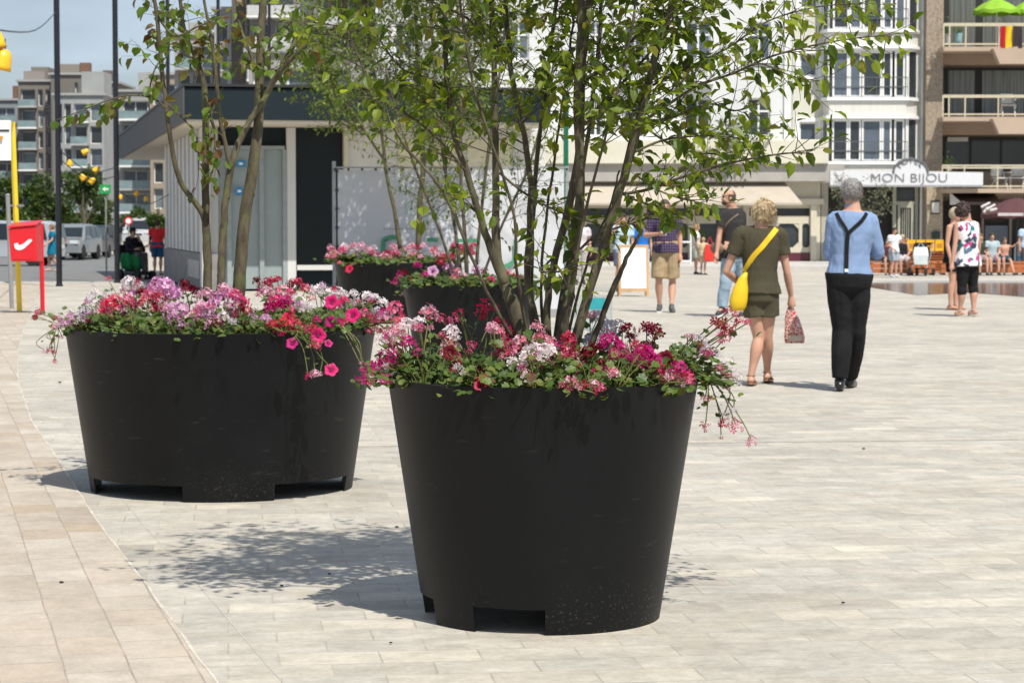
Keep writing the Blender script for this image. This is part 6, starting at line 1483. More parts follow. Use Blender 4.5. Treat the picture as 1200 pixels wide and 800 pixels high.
def plant(pot, label, heads, group=None, dens=1.0, base=None, name='geranium', trail=None, cat='flowers', lr=.0150, leafn=24, extra=1.5):
    """heads: (px, py, radius in photo px, colour, kind, Y)"""
    Xp, Yp_, Rp = pot
    more = []; nh = len(heads)
    for h in heads:
        for _ in range(int(extra + random.random()) if h[4] != 'petunia' and len(heads) > 1 and pot[1] < 15 and h[1] < 470 else 0):
            a = random.uniform(0, 6.28); col = h[3] if random.random() < .55 else random.choice([heads[0][3], 'magenta', 'crimson', 'hotpink', 'dark', 'lilac' if pot[1] > 9 else 'rose'])
            more.append((h[0] + h[2] * 1.25 * math.cos(a), h[1] + h[2] * random.uniform(-.3, 1.5) * (1 if (h[1] < 435 and pot[1] < 9) or h[1] < 372 else .3), h[2] * random.uniform(.45, .8), col, 'ivy', h[5] - random.uniform(0, .08)))
    heads = list(heads) + more
    pts = [at(h[0], h[1], h[5]) for h in heads]
    if base is None:
        c = sum(pts, Vector()) / len(pts); d = Vector((c.x - Xp, c.y - Yp_, 0)); 
        if d.length > Rp * .80: d *= Rp * .80 / d.length
        base = Vector((Xp + d.x, Yp_ + d.y, HP - .04))
    t = thing(name, label, cat, base, group=group)
    lf = MB(); st = MB()
    for hi, (h, p) in enumerate(zip(heads, pts)):
        r = h[2] * (1 if h[4] != 'umbel' else .93) / (F / h[5]); o = bpy.data.objects.new('flower_head', umbel_mesh(h[3], h[4], random.randrange(3))); COL.objects.link(o); o.parent = t
        o.location = p - base
        over = math.hypot(p.x - Xp, p.y - Yp_) > Rp * .98 and p.z < HP + .05
        if h[4] == 'petunia':
            o.rotation_euler = Vector((random.gauss(0, .25), -1, .35 + random.gauss(0, .2))).to_track_quat('Z', 'Y').to_euler()
            q = bpy.data.objects.new('throat', bpy.data.meshes.get('throat_mesh') or MB().lathe([(.24, -.04), (.12, -.15), (.001, -.3)], 10).mesh('throat_mesh', mthr)); COL.objects.link(q); q.parent = o
            o.scale = (r,) * 3
        else:
            o.rotation_euler = (random.uniform(.1, .7), random.gauss(0, .3), random.uniform(-.5, .5)); o.scale = (r * random.uniform(.95, 1.1),) * 3
        # stem
        if p.z < HP - .0 and over:
            d = Vector((p.x - Xp, p.y - Yp_, 0)).normalized(); rim = Vector((Xp, Yp_, HP + .012)) + d * (Rp + .012); path = [Vector(q) for q in smooth_path([base, rim - d * .05 + Vector((0, 0, .03)), rim + d * .02, rim.lerp(p, .5) + d * random.uniform(.0, .05) + Vector((random.gauss(0, .025), random.gauss(0, .02), random.uniform(-.03, .03))), p - Vector((0, 0, -.01))], 4)]
        else: path = curve(base + Vector((random.gauss(0, .03), random.gauss(0, .03), 0)), p - Vector((0, 0, r * .2)), .02)
        st.tube([q - base for q in path], .0022, 5)
        L = len(path)
        for i in range(int((7 if hi < nh else 2) * dens)):
            k = random.uniform(.15, .92); q = path[min(L - 1, int(k * L))]
            off = Vector((random.gauss(0, .03), random.gauss(0, .03), random.gauss(-.012, .018)))
            if over and q.z < HP: off *= .7
            round_leaf(lf, q + off - base, Vector((random.gauss(0, .5), -.5 + random.gauss(0, .4), 1)), random.uniform(.6, 1.25) * lr)
    for i in range(int(leafn * dens)):
        a = random.uniform(0, 6.28); rr = abs(random.gauss(0, .085)); z = random.uniform(.0, .12) * (1 - rr * 2.2)
        q = Vector((rr * math.cos(a), rr * math.sin(a), .02 + max(0, z)))
        round_leaf(lf, q, Vector((random.gauss(0, .45), -.35 + random.gauss(0, .4), 1)), random.uniform(.7, 1.35) * lr)
    st.build('stem', mstem, t, local=True, fixn=False); lf.build('foliage', mgerl, t, local=True, fixn=False)
    return t
P1 = (X1, Y1, R1); P2 = (X2, Y2, R2); P3 = (X3, Y3, R3); P4 = (X4, Y4, R4)
def H_(lst, Y, kind='umbel'): return [(a, b_, r, c_, (k[0] if k else kind), Y + (k[1] if len(k) > 1 else 0)) for a, b_, r, c_, *k in lst]
def U(lst, Y): return [(l[0], l[1], l[2], l[3], l[4] if len(l) > 4 else 'umbel', Y + (l[5] if len(l) > 5 else 0)) for l in lst]
gf1, gf2 = 'flowers in the front planter', 'flowers in the wide planter'
plant(P1, 'magenta ivy geranium spilling over the left rim of the front planter', U([(431, 441, 10, 'magenta', 'ivy'), (440, 429, 12, 'magenta', 'ivy'), (452, 420, 11, 'magenta', 'ivy'), (462, 409, 12, 'magenta', 'ivy'), (435, 448, 8, 'magenta', 'ivy'), (478, 401, 10, 'magenta'), (457, 430, 4, 'rose', 'ivy')], 7.95), gf1)
plant(P1, 'white and pink geranium heads at the back left of the front planter', U([(456, 397, 10, 'white'), (466, 387, 11, 'pinkwhite'), (478, 380, 9, 'white'), (491, 378, 9, 'white'), (503, 367, 12, 'pinkwhite'), (471, 393, 9, 'palepink')], 8.0), gf1)
plant(P1, 'small white flowers tipped with pink in the left middle of the front planter', U([(529, 389, 10, 'white'), (527, 403, 11, 'pinkwhite'), (520, 408, 6, 'palepink'), (518, 392, 5, 'rose')], 7.95), gf1)
plant(P1, 'tall rose-red geranium heads on thin stalks behind the left of the front planter', U([(531, 375, 11, 'rose', 'ivy', .1), (571, 362, 11, 'crimson', 'ivy', .1), (540, 364, 4, 'crimson', 'ivy'), (553, 404, 7, 'rose', 'ivy', -.1)], 8.25), gf1, dens=.6)
plant(P1, 'dark crimson petunias at the left front rim of the front planter', U([(527, 413, 9, 'dark', 'petunia'), (534, 431, 10, 'dark', 'petunia'), (565, 449, 10.5, 'crimson', 'petunia', -.12), (548, 437, 6, 'dark'), (561, 433, 6, 'dark')], 7.72), gf1, name='petunia')
plant(P1, 'two tiny white flowers hanging beside the dark crimson petunias', U([(536, 428, 4.5, 'white', 'ivy'), (541, 434, 5, 'white', 'ivy')], 7.62), gf1, dens=.9, lr=.015)
plant(P1, 'deep red geranium clump left of the tree stems in the front planter', U([(590, 385, 12, 'dark'), (600, 394, 13, 'dark'), (584, 378, 8, 'crimson'), (594, 400, 9, 'dark')], 8.1), gf1)
plant(P1, 'pink and white geranium just left of the tree stems in the front planter', U([(577, 384, 8, 'palepink'), (584, 389, 8, 'pinkwhite'), (583, 404, 6, 'hotpink'), (601, 411, 13, 'rose'), (594, 419, 9, 'pinkwhite'), (609, 402, 10, 'pinkwhite')], 7.85), gf1)
plant(P1, 'big white geranium at the middle of the front rim of the front planter', U([(616, 418, 10, 'white'), (627, 410, 10, 'white'), (641, 412, 12, 'white'), (600, 424, 8, 'white'), (612, 428, 8, 'white'), (616, 438, 6, 'white', 'ivy', -.1), (622, 446, 5, 'white', 'ivy', -.14)], 7.68), gf1)
plant(P1, 'pink-flecked geranium directly in front of the tree stems in the front planter', U([(630, 384, 10, 'pinkwhite'), (634, 398, 11, 'pinkwhite'), (666, 397, 11, 'crimson'), (645, 402, 9, 'pinkwhite'), (664, 408, 8, 'salmon'), (672, 420, 10, 'pinkwhite'), (657, 418, 9, 'rose')], 7.8), gf1)
plant(P1, 'dark red low geranium right of the tree stems in the front planter', U([(688, 415, 12, 'dark'), (696, 408, 9, 'dark'), (683, 427, 8, 'crimson'), (704, 425, 7, 'dark')], 7.8), gf1)
plant(P1, 'tiny pink-patterned flowers low on the front rim right of its middle', U([(669, 449, 10, 'pinkwhite'), (662, 453, 7, 'rose'), (696, 451, 9, 'palepink'), (703, 454, 7, 'rose'), (719, 437, 8, 'pinkwhite')], 7.55), gf1, lr=.015)
plant(P1, 'greyish lilac geranium standing tall behind the right of the front planter', U([(711, 384, 13, 'greylilac'), (700, 372, 10, 'greylilac', 'umbel', .1), (724, 381, 8, 'greylilac'), (716, 396, 10, 'greylilac'), (691, 400, 8, 'greylilac')], 8.35), gf1)
plant(P1, 'crimson geranium heads on tall stalks right of centre in the front planter', U([(736, 386, 9, 'crimson'), (758, 385, 10, 'crimson'), (769, 389, 10, 'dark'), (737, 394, 6, 'dark')], 8.1), gf1)
plant(P1, 'magenta and white geranium cluster in the right half of the front planter', U([(714, 401, 13, 'magenta'), (726, 405, 9, 'magenta'), (722, 421, 10, 'magenta'), (735, 423, 8, 'magenta')], 7.85), gf1)
plant(P1, 'salmon pink geranium head above the magenta ones in the front planter', U([(746, 404, 8, 'salmon'), (760, 405, 6, 'salmon'), (732, 410, 5, 'pinkwhite')], 8.0), gf1)
plant(P1, 'largest purple-magenta geranium clump near the right rim of the front planter', U([(756, 414, 12, 'magenta'), (764, 423, 12, 'magenta'), (752, 428, 9, 'magenta'), (770, 432, 8, 'magenta')], 7.8), gf1)
plant(P1, 'blackish red petunia close to the right rim of the front planter', U([(780, 419, 9, 'dark', 'petunia'), (787, 423, 7, 'dark')], 7.9), gf1, name='petunia')
plant(P1, 'magenta and white striped geranium on the right front rim of the front planter', U([(796, 432, 12, 'magenta'), (786, 441, 9, 'pinkwhite'), (805, 440, 9, 'crimson'), (797, 446, 7, 'pinkwhite')], 7.72), gf1)
plant(P1, 'white ivy geranium bushing out over the right rim of the front planter', U([(815, 397, 8, 'white', 'ivy'), (826, 404, 7, 'greylilac', 'ivy'), (836, 413, 9, 'white', 'ivy'), (851, 424, 9, 'white', 'ivy'), (862, 438, 9, 'white', 'ivy'), (806, 394, 5, 'rose', 'ivy'), (846, 433, 7, 'greylilac', 'ivy'), (820, 415, 5, 'white', 'ivy'), (859, 449, 6, 'white', 'ivy')], 8.0), gf1, dens=2.0, lr=.013, leafn=80, base=Vector((X1 + R1 * .86, Y1 - .06, HP - .03)))
plant(P1, 'crimson flower sprays reaching highest at the right edge of the front planter', U([(843, 379, 12, 'crimson', 'ivy'), (852, 385, 9, 'crimson', 'ivy'), (853, 364, 7, 'crimson', 'ivy'), (866, 377, 8, 'crimson', 'ivy')], 8.05), gf1, dens=.5, base=Vector((X1 + R1 * .8, Y1 + .05, HP - .03)))
plant(P1, 'trailing stalks of white and crimson flowers hanging beside the front planter\'s right side', U([(850, 486, 7, 'white', 'ivy'), (860, 480, 5, 'greylilac', 'ivy'), (848, 496, 8, 'crimson', 'ivy'), (862, 500, 9, 'rose', 'ivy'), (880, 517, 7, 'rose', 'ivy'), (827, 499, 6, 'crimson', 'ivy'), (845, 513, 3, 'crimson', 'ivy'), (827, 467, 6, 'salmon', 'ivy'), (849, 454, 4, 'crimson', 'ivy')], 8.0), gf1, dens=.7, lr=.011, base=Vector((X1 + R1 * .84, Y1 + .0, HP - .03)))
# wide planter
plant(P2, 'crimson flower on a long stem reaching out left of the wide planter', U([(45, 366, 6, 'crimson', 'ivy'), (70, 372, 5, 'palepink', 'ivy'), (82, 366, 5, 'white', 'ivy')], 12.0), gf2, dens=1.4, base=Vector((X2 - R2 * .9, Y2, HP - .03)))
plant(P2, 'small crimson flowers hanging down from the left rim of the wide planter', U([(58, 411, 5, 'crimson', 'ivy'), (62, 401, 3, 'crimson', 'ivy'), (64, 423, 3.5, 'rose', 'ivy'), (72, 395, 3, 'palepink', 'ivy')], 11.95), gf2, dens=.35, lr=.011, base=Vector((X2 - R2 * .88, Y2 - .1, HP - .03)))
plant(P2, 'pale lilac-pink geranium at the far left rim of the wide planter', U([(100, 364, 9, 'greylilac', 'ivy'), (82, 373, 8, 'lilac', 'ivy'), (70, 380, 7, 'lilac', 'ivy'), (103, 373, 9, 'lilac'), (91, 378, 8, 'palepink', 'ivy'), (108, 356, 7, 'white', 'ivy')], 11.7), gf2)
plant(P2, 'white flowers with pale stalks at the back left of the wide planter', U([(112, 345, 10, 'white', 'ivy'), (104, 353, 8, 'greylilac', 'ivy'), (125, 346, 9, 'white', 'ivy'), (120, 357, 8, 'palepink', 'ivy')], 12.1), gf2)
plant(P2, 'single small red flower on the tallest stalk of the wide planter', U([(127, 327, 5, 'salmon', 'ivy')], 12.3), gf2, dens=.5)
plant(P2, 'hot red geranium near the left of the wide planter', U([(130, 355, 11, 'red'), (137, 362, 8, 'rose'), (124, 363, 7, 'hotpink'), (135, 349, 6, 'salmon')], 11.8), gf2)
plant(P2, 'clear white geranium standing tall left of centre in the wide planter', U([(152, 331, 9, 'white'), (146, 338, 8, 'white'), (164, 335, 7, 'white'), (157, 343, 8, 'lilac')], 12.3), gf2)
plant(P2, 'dusky rose geranium below the tall white one in the wide planter', U([(150, 352, 9, 'rose'), (160, 358, 8, 'rose'), (143, 360, 7, 'palepink'), (166, 343, 8, 'dark')], 12.0), gf2)
plant(P2, 'coral pink geranium left of the tree in the wide planter', U([(176, 346, 10, 'salmon'), (186, 350, 9, 'rose'), (170, 352, 7, 'salmon'), (181, 360, 6, 'crimson')], 11.9), gf2)
plant(P2, 'light lilac geranium standing highest left of the tree in the wide planter', U([(194, 337, 14, 'lilac'), (184, 333, 9, 'lilac'), (206, 345, 10, 'lilac'), (199, 350, 8, 'palepink')], 11.95), gf2)
plant(P2, 'dark crimson geranium between the lilac one and the tree stems', U([(216, 334, 8, 'dark'), (226, 340, 8, 'crimson'), (233, 342, 6, 'dark')], 12.25), gf2)
plant(P2, 'broad pale lilac geranium drooping left of middle over the wide planter\'s front rim', U([(209, 364, 12, 'lilac'), (222, 372, 10, 'palepink'), (212, 379, 7, 'lilac'), (202, 372, 7, 'lilac'), (196, 362, 6, 'palepink')], 11.45), gf2)
plant(P2, 'light pink geranium at the very middle of the front rim of the wide planter', U([(240, 368, 12, 'lilac'), (252, 378, 10, 'palepink'), (262, 373, 9, 'white'), (236, 358, 9, 'palepink'), (231, 366, 8, 'pinkwhite')], 11.4), gf2)
plant(P2, 'biggest lilac pink geranium in front of the tree stems of the wide planter', U([(255, 352, 13, 'lilac'), (243, 345, 9, 'palepink'), (268, 346, 9, 'lilac'), (272, 362, 8, 'palepink'), (262, 338, 8, 'palepink')], 11.7), gf2)
plant(P2, 'hot pink and red geranium in front of the thick tree stem of the wide planter', U([(283, 356, 11, 'hotpink'), (276, 346, 9, 'rose'), (289, 364, 8, 'salmon'), (279, 368, 7, 'rose')], 11.6), gf2)
plant(P2, 'tall wine-red geranium heads right of the tree in the wide planter', U([(315, 331, 8, 'crimson'), (301, 329, 6, 'dark'), (325, 328, 6, 'crimson'), (349, 331, 8, 'crimson'), (340, 334, 6, 'dark')], 12.35), gf2)
plant(P2, 'pink and white geranium right of the tree in the wide planter', U([(330, 341, 10, 'pinkwhite'), (313, 343, 8, 'palepink'), (340, 345, 8, 'rose'), (358, 338, 8, 'salmon')], 12.0), gf2)
plant(P2, 'vivid magenta geranium right of the middle of the wide planter', U([(332, 356, 12, 'magenta'), (316, 360, 9, 'magenta'), (341, 363, 8, 'hotpink'), (322, 352, 8, 'hotpink')], 11.7), gf2)
plant(P2, 'bright scarlet geranium on the front rim of the wide planter', U([(338, 377, 11, 'red'), (320, 381, 8, 'red'), (326, 389, 6, 'hotpink'), (348, 380, 7, 'salmon'), (311, 373, 6, 'lilac')], 11.35), gf2)
plant(P2, 'round white geranium beside the scarlet one in the wide planter', U([(351, 357, 9, 'white'), (359, 361, 7, 'white'), (348, 350, 7, 'white')], 11.6), gf2)
plant(P2, 'row of white geranium heads at the back right of the wide planter', U([(369, 341, 9, 'white'), (383, 345, 9, 'white'), (398, 346, 10, 'white'), (377, 336, 6, 'white'), (391, 339, 5, 'crimson')], 12.2), gf2)
plant(P2, 'deep pink petunias facing the camera at the right of the wide planter', U([(389, 354, 8.5, 'hotpink', 'petunia'), (413, 369, 9, 'hotpink', 'petunia'), (387, 377, 7, 'magenta', 'petunia'), (371, 375, 6, 'magenta'), (403, 352, 6, 'hotpink'), (398, 377, 6, 'magenta')], 11.4), gf2, dens=1.3, name='petunia')
plant(P2, 'pink petunias trailing down the front of the wide planter', U([(373, 393, 9, 'hotpink', 'petunia'), (342, 402, 7, 'magenta', 'petunia'), (370, 405, 6.5, 'salmon'), (388, 433, 8, 'hotpink', 'petunia'), (385, 402, 5, 'magenta', 'petunia'), (369, 438, 7, 'palepink'), (367, 385, 7, 'crimson')], 11.2), gf2, dens=.9, lr=.012, base=Vector((at(373, 380, 11.4).x, 11.42, HP - .02)), name='petunia')
plant(P2, 'small white heads on pale stalks at the far back right of the wide planter', U([(415, 345, 7, 'white'), (430, 347, 7, 'white'), (439, 349, 6, 'white'), (449, 355, 7, 'white'), (418, 354, 6, 'white')], 12.2), gf2)
plant(P2, 'rose and lilac geranium on the right rim of the wide planter', U([(447, 373, 8, 'palepink'), (438, 386, 7, 'rose'), (430, 378, 6, 'crimson'), (441, 366, 7, 'greylilac'), (427, 368, 7, 'rose')], 11.8), gf2)
plant(P2, 'crimson and white speckled geranium leaning out past the wide planter\'s right rim', U([(463, 363, 11, 'rose'), (469, 375, 7, 'salmon'), (456, 368, 7, 'greylilac')], 11.9), gf2, dens=1.2)
plant(P2, 'small pale pink flower between the two near planters', U([(424, 433, 4, 'rose', 'ivy'), (423, 425, 3, 'palepink', 'ivy')], 11.5), gf2, dens=.5, base=Vector((X2 + R2 * .85, Y2 - .2, HP - .03)))
# back planters
gf3, gf4 = 'flowers in the smaller back planter', 'flowers in the farthest planter'
def jit(n, x0, x1, y0, y1, cols, r, Y): return [(random.uniform(x0, x1), random.uniform(y0, y1), r * random.uniform(.8, 1.2), random.choice(cols), random.choice(['umbel', 'umbel', 'ivy']), Y + random.uniform(-.2, .3)) for _ in range(n)]
for lab, hd in (('magenta flowers over the left rim of the smaller back planter', U([(464, 330, 6, 'magenta', 'ivy'), (468, 322, 5, 'magenta', 'ivy'), (471, 345, 3, 'palepink', 'ivy')], 20.4)), ('dark red geranium at the left of the smaller back planter', U([(474, 320, 6, 'dark'), (482, 327, 4, 'crimson')], 20.4)),
                ('lilac petunia near the left of the smaller back planter', U([(507, 318, 7, 'lilac', 'petunia'), (498, 322, 5, 'magenta')], 20.2)), ('magenta and lilac geranium in the middle of the smaller back planter', U([(489, 311, 6, 'magenta'), (526, 314, 7, 'lilac'), (536, 319, 6, 'pinkwhite')], 20.5)),
                ('pale pink geranium in the middle of the smaller back planter', U([(544, 325, 6, 'palepink'), (533, 326, 6, 'rose'), (558, 316, 7, 'lilac')], 20.3)), ('crimson geranium right of the middle of the smaller back planter', U([(517, 307, 6, 'crimson'), (560, 326, 6, 'crimson'), (567, 319, 6, 'dark')], 20.5)),
                ('round hot pink petunia on the rim of the smaller back planter', U([(574, 329, 6, 'hotpink', 'petunia'), (566, 330, 3, 'hotpink')], 20.1)), ('pink geranium behind the tree stems in the smaller back planter', U([(594, 321, 6, 'salmon'), (604, 324, 5, 'crimson'), (613, 328, 6, 'magenta')], 20.4))):
    plant(P3, lab, hd, gf3, lr=.022, leafn=60)
for i, (x0, x1, cols, lab) in enumerate(((386, 402, ['pinkwhite', 'palepink', 'rose'], 'pink and white geranium at the left end of the farthest planter'), (402, 420, ['white', 'pinkwhite', 'greylilac'], 'pale white geranium second from the left in the farthest planter'), (420, 442, ['white', 'palepink', 'rose'], 'whitish pink geranium left of the thin tree in the farthest planter'),
                               (442, 464, ['pinkwhite', 'rose', 'crimson'], 'rosy geranium at the foot of the leaning stem in the farthest planter'), (464, 486, ['white', 'pinkwhite', 'rose'], 'white and rose geranium between the two stems of the farthest planter'), (486, 510, ['palepink', 'salmon', 'crimson'], 'salmon geranium right of the straight stem in the farthest planter'),
                               (510, 534, ['palepink', 'crimson', 'rose'], 'pink geranium at the right of the farthest planter'), (534, 556, ['rose', 'crimson'], 'dark rose geranium at the right end of the farthest planter'))):
    plant(P4, lab, jit(8, x0, x1, 287, 302, cols, 5.0, 32.0), gf4, lr=.035, leafn=60)
plant(P4, 'coral red flower hanging over the rim of the farthest planter', U([(409, 315, 5, 'red', 'petunia'), (398, 308, 3, 'salmon')], 31.5), gf4, lr=.03)
# green filling between the named plants
CLOCK = ['six', 'seven', 'eight', 'nine', 'ten', 'eleven', 'twelve', 'one', 'two', 'three', 'four', 'five']
def filler(pot, rings_, where, grp, lr=.015, n_=44):
    for (ring, rad, cnt) in rings_:
        for i in range(cnt):
            h = i * 12 // cnt; a = -PI / 2 - 2 * PI * h / 12; rr = pot[2] * rad
            b_ = Vector((pot[0] + rr * math.cos(a), pot[1] + rr * math.sin(a), HP - .045))
            t = thing('bedding_plant', 'flowerless green plant, %s, %s o’clock (six is nearest), %s' % (ring, CLOCK[h], where), 'plant', b_, group=grp)
            lf = MB(); st = MB(); k_ = lr / .015
            for _ in range(12): q = Vector((random.gauss(0, .055) * k_, random.gauss(0, .055) * k_, random.uniform(.05, .14))); st.tube(curve(Vector((0, 0, 0)), q, .01, 3), .0018, 4)
            for _ in range(int(n_ * random.uniform(.8, 1.2))):
                z = random.uniform(.01, .12); q = Vector((random.gauss(0, .065) * k_, random.gauss(0, .065) * k_, z)); w_ = Vector((b_.x + q.x - pot[0], b_.y + q.y - pot[1], 0))
                if w_.length > pot[2] + .02: q.z = random.uniform(.03, .09)
                round_leaf(lf, q, Vector((random.gauss(0, .6), -.3 + random.gauss(0, .5), 1)), random.uniform(.55, 1.3) * lr)
            st.build('stem', mstem, t, local=True, fixn=False); lf.build('foliage', mgerl, t, local=True, fixn=False)
filler(P1, [('rim', .86, 12), ('inner', .5, 6)], 'front planter', 'green plants in the front planter')
filler(P2, [('rim', .88, 12), ('inner', .6, 12)], 'wide planter', 'green plants in the wide planter', .017, 62)
filler(P3, [('rim', .85, 12)], 'smaller back planter', 'green plants in the smaller back planter', .022)
filler(P4, [('rim', .85, 12)], 'farthest planter', 'green plants in the farthest planter', .034)

# ================================================================ TREES
def barkmat(name, a, b_, lichen):
    m = bpy.data.materials.new(name); t, s = nodes(m); tc = N(t, 'ShaderNodeTexCoord')
    n = N(t, 'ShaderNodeTexNoise', i_Scale=26.0, i_Detail=7.0, i_Roughness=.7); mp = N(t, 'ShaderNodeMapping'); mp.inputs['Scale'].default_value = (1, 1, .35); t.links.new(tc.outputs['Object'], mp.inputs[0]); t.links.new(mp.outputs[0], n.inputs[0])
    rp = N(t, 'ShaderNodeValToRGB'); el = rp.color_ramp.elements; el[0].position = .35; el[1].position = .68; el[0].color = (*a, 1); el[1].color = (*b_, 1); t.links.new(n.outputs['Fac'], rp.inputs[0])
    n2 = N(t, 'ShaderNodeTexNoise', i_Scale=9.0, i_Detail=5.0); t.links.new(tc.outputs['Object'], n2.inputs[0]); mr = N(t, 'ShaderNodeMapRange'); mr.inputs['From Min'].default_value = .52; mr.inputs['From Max'].default_value = .62; mr.inputs['To Max'].default_value = .7; t.links.new(n2.outputs['Fac'], mr.inputs[0])
    mx = N(t, 'ShaderNodeMix', data_type='RGBA'); t.links.new(mr.outputs[0], mx.inputs[0]); t.links.new(rp.outputs[0], mx.inputs[6]); mx.inputs[7].default_value = (*lichen, 1); t.links.new(mx.outputs[2], s.inputs['Base Color']); s.inputs['Roughness'].default_value = .85
    bp = N(t, 'ShaderNodeBump', i_Strength=.6, i_Distance=.006); t.links.new(n.outputs['Fac'], bp.inputs['Height']); t.links.new(bp.outputs[0], s.inputs['Normal']); return m
bark1 = barkmat('bark_olive', (.035, .028, .017), (.12, .10, .062), (.13, .13, .062)); bark2 = barkmat('bark_grey', (.04, .033, .018), (.13, .108, .06), (.11, .12, .04))
def stempath(pts, Y, wob=.0):
    P = [list(at(p[0], p[1], Y + (p[3] if len(p) > 3 else 0))) + [p[2] * .39 / (F / Y)] for p in pts]
    return smooth_path(P, 5)
def tree(label, base, Y, stems, limbs, leafc, leafm, bark, L=.06, W=.5, twigs=200, zmin=1.25, tw=(.15, .4), cat='tree', name='multi_stem_tree', droop=.35, rise=.35, sub=.5, seed=1, zmax=9, step=.032, limbdens=1.0, wood=.0022, group=None, gap=.42, upper=0):
    random.seed(seed)
    t = thing(name, label, cat, base, group=group)
    paths = []
    for s in stems:
        P = stempath(s, Y); 
        for i, p in enumerate(P):
            k = i / len(P)
            if i: p[0] += .006 * noise.noise(Vector((i * .6, seed, s[0][0]))); p[1] += .01 * noise.noise(Vector((i * .4, seed + 5, s[0][0])))
            p[3] *= 1 + .10 * noise.noise(Vector((i * 1.3, s[0][0], 7)))
        g = MB().tube([Vector(p[:3]) for p in P], [max(.002, p[3]) for p in P], 10 if P[0][3] > .008 else 7)
        # knots and collars where twigs left the bark
        if P[0][3] > .012:
            for i in range(3, len(P) - 2, 3):
                if random.random() < .5: continue
                p = Vector(P[i][:3]); a = random.uniform(0, 6.28); g.ell(p + Vector((math.cos(a), math.sin(a), 0)) * P[i][3] * .75, (P[i][3] * .38, P[i][3] * .38, P[i][3] * .7), None, 8, 5)
        g.build('stem', bark, t, smooth=True); paths.append(P)
    lp = []
    for s in limbs:
        P = stempath(s, Y); MB().tube([Vector(p[:3]) for p in P], [max(.0016, p[3]) for p in P], 6).build('branch', bark, t, smooth=True); lp.append(P)
    lf = MB(); tg = MB()
    def leaves(path, d0, dens):
        acc = 0
        for i in range(1, len(path)):
            a, b_ = path[i - 1], path[i]; acc += (b_ - a).length * dens
            while acc > step:
                acc -= step; d = (b_ - a).normalized(); sd = d.cross(Vector((random.gauss(0, 1), random.gauss(0, 1), random.gauss(0, 1)))).normalized()
                dd = (d * .5 + sd * .9 + Vector((0, 0, -droop * random.uniform(.3, 1.6)))).normalized(); l_ = L * random.uniform(.6, 1.2)
                p = a.lerp(b_, random.random()) + dd * l_ * .15
                leaf(lf, p, dd, l_, l_ * W * random.uniform(.85, 1.15), fold=random.uniform(.15, .6), curl=random.uniform(-.1, .5))
    def twig(p, d, ln, r, lev=0, dens=1.0):
        n = max(3, int(ln / .05)); path = [p]; d = d.normalized()
        for i in range(n):
            d = (d + Vector((random.gauss(0, .13), random.gauss(0, .13), random.gauss(.02, .1)))).normalized(); path.append(path[-1] + d * ln / n)
        tg.tube(path, [lerp(r, r * .35, i / n) for i in range(n + 1)], 4, cap=False)
        leaves(path[1:], d, dens)
        if lev < 1:
            for i in range(1, n):
                if random.random() < sub:
                    d2 = (d * .5 + Vector((random.gauss(0, .6), random.gauss(0, .6), random.gauss(.05, .4)))).normalized(); twig(path[i], d2, ln * random.uniform(.3, .6), r * .6, lev + 1, dens)
    cen = base
    allp = []
    for P in paths:
        for i in range(1, len(P)):
            if zmin < P[i][2] < zmax: allp.append((Vector(P[i][:3]), (Vector(P[i][:3]) - Vector(P[i - 1][:3])).normalized(), 1))
    for _ in range(twigs):
        p, d, _k = random.choice(allp)
        if noise.noise(p * 2.3 + Vector((seed, 0, 0))) < -gap + random.random() * .3: continue
        a = random.uniform(0, 6.28); out = Vector((math.cos(a), math.sin(a), 0)); rad = Vector((p.x - cen.x, p.y - cen.y, 0)) * 1.2
        twig(p, out + rad + Vector((0, 0, rise + random.gauss(0, .25))) + d * .3, random.uniform(*tw), wood)
    for _ in range(upper):
        p, d, _k = random.choice([q for q in allp if q[0].z > 2.35])
        a = random.uniform(0, 6.28); twig(p, Vector((math.cos(a), math.sin(a), rise)) , random.uniform(.3, .75), wood)
    for P in lp:
        for i in range(2, len(P)):
            p = Vector(P[i][:3]); d = (p - Vector(P[i - 1][:3])).normalized(); seg = (p - Vector(P[i - 1][:3])).length
            k = int(seg / .028 * limbdens + random.random())
            for _ in range(k):
                twig(p - d * random.random() * seg, d * .6 + Vector((random.gauss(0, .6), random.gauss(0, .6), random.gauss(.05, .5))), random.uniform(.06, .22), wood * .8, 1)
        leaves([Vector(q[:3]) for q in P[len(P) // 3:]], None, 1.5)
    tg.build('twigs', bark, t, fixn=False); lf.build('foliage', leafm, t, fixn=False)
    random.seed(seed + 100); return t
ml1 = leafmat('leaf_front', [(.04, .07, .010), (.08, .125, .014), (.14, .19, .02), (.25, .30, .035), (.06, .10, .012), (.20, .19, .03)], tr=.5)
ml2 = leafmat('leaf_wide', [(.05, .09, .012), (.08, .13, .016), (.12, .18, .02), (.15, .20, .03), (.12, .05, .02), (.07, .12, .014)], tr=.42)
ml3 = leafmat('leaf_fine', [(.06, .10, .02), (.10, .15, .03), (.16, .21, .04), (.20, .25, .05)], tr=.45)
ml5 = leafmat('leaf_small', [(.05, .08, .015), (.09, .13, .02), (.14, .18, .03)], tr=.45)
ml4 = leafmat('leaf_dark', [(.03, .055, .012), (.05, .08, .015), (.08, .12, .02)], tr=.35)
B1 = Vector((at(650, 410, Y1).x, Y1, HP - .04))
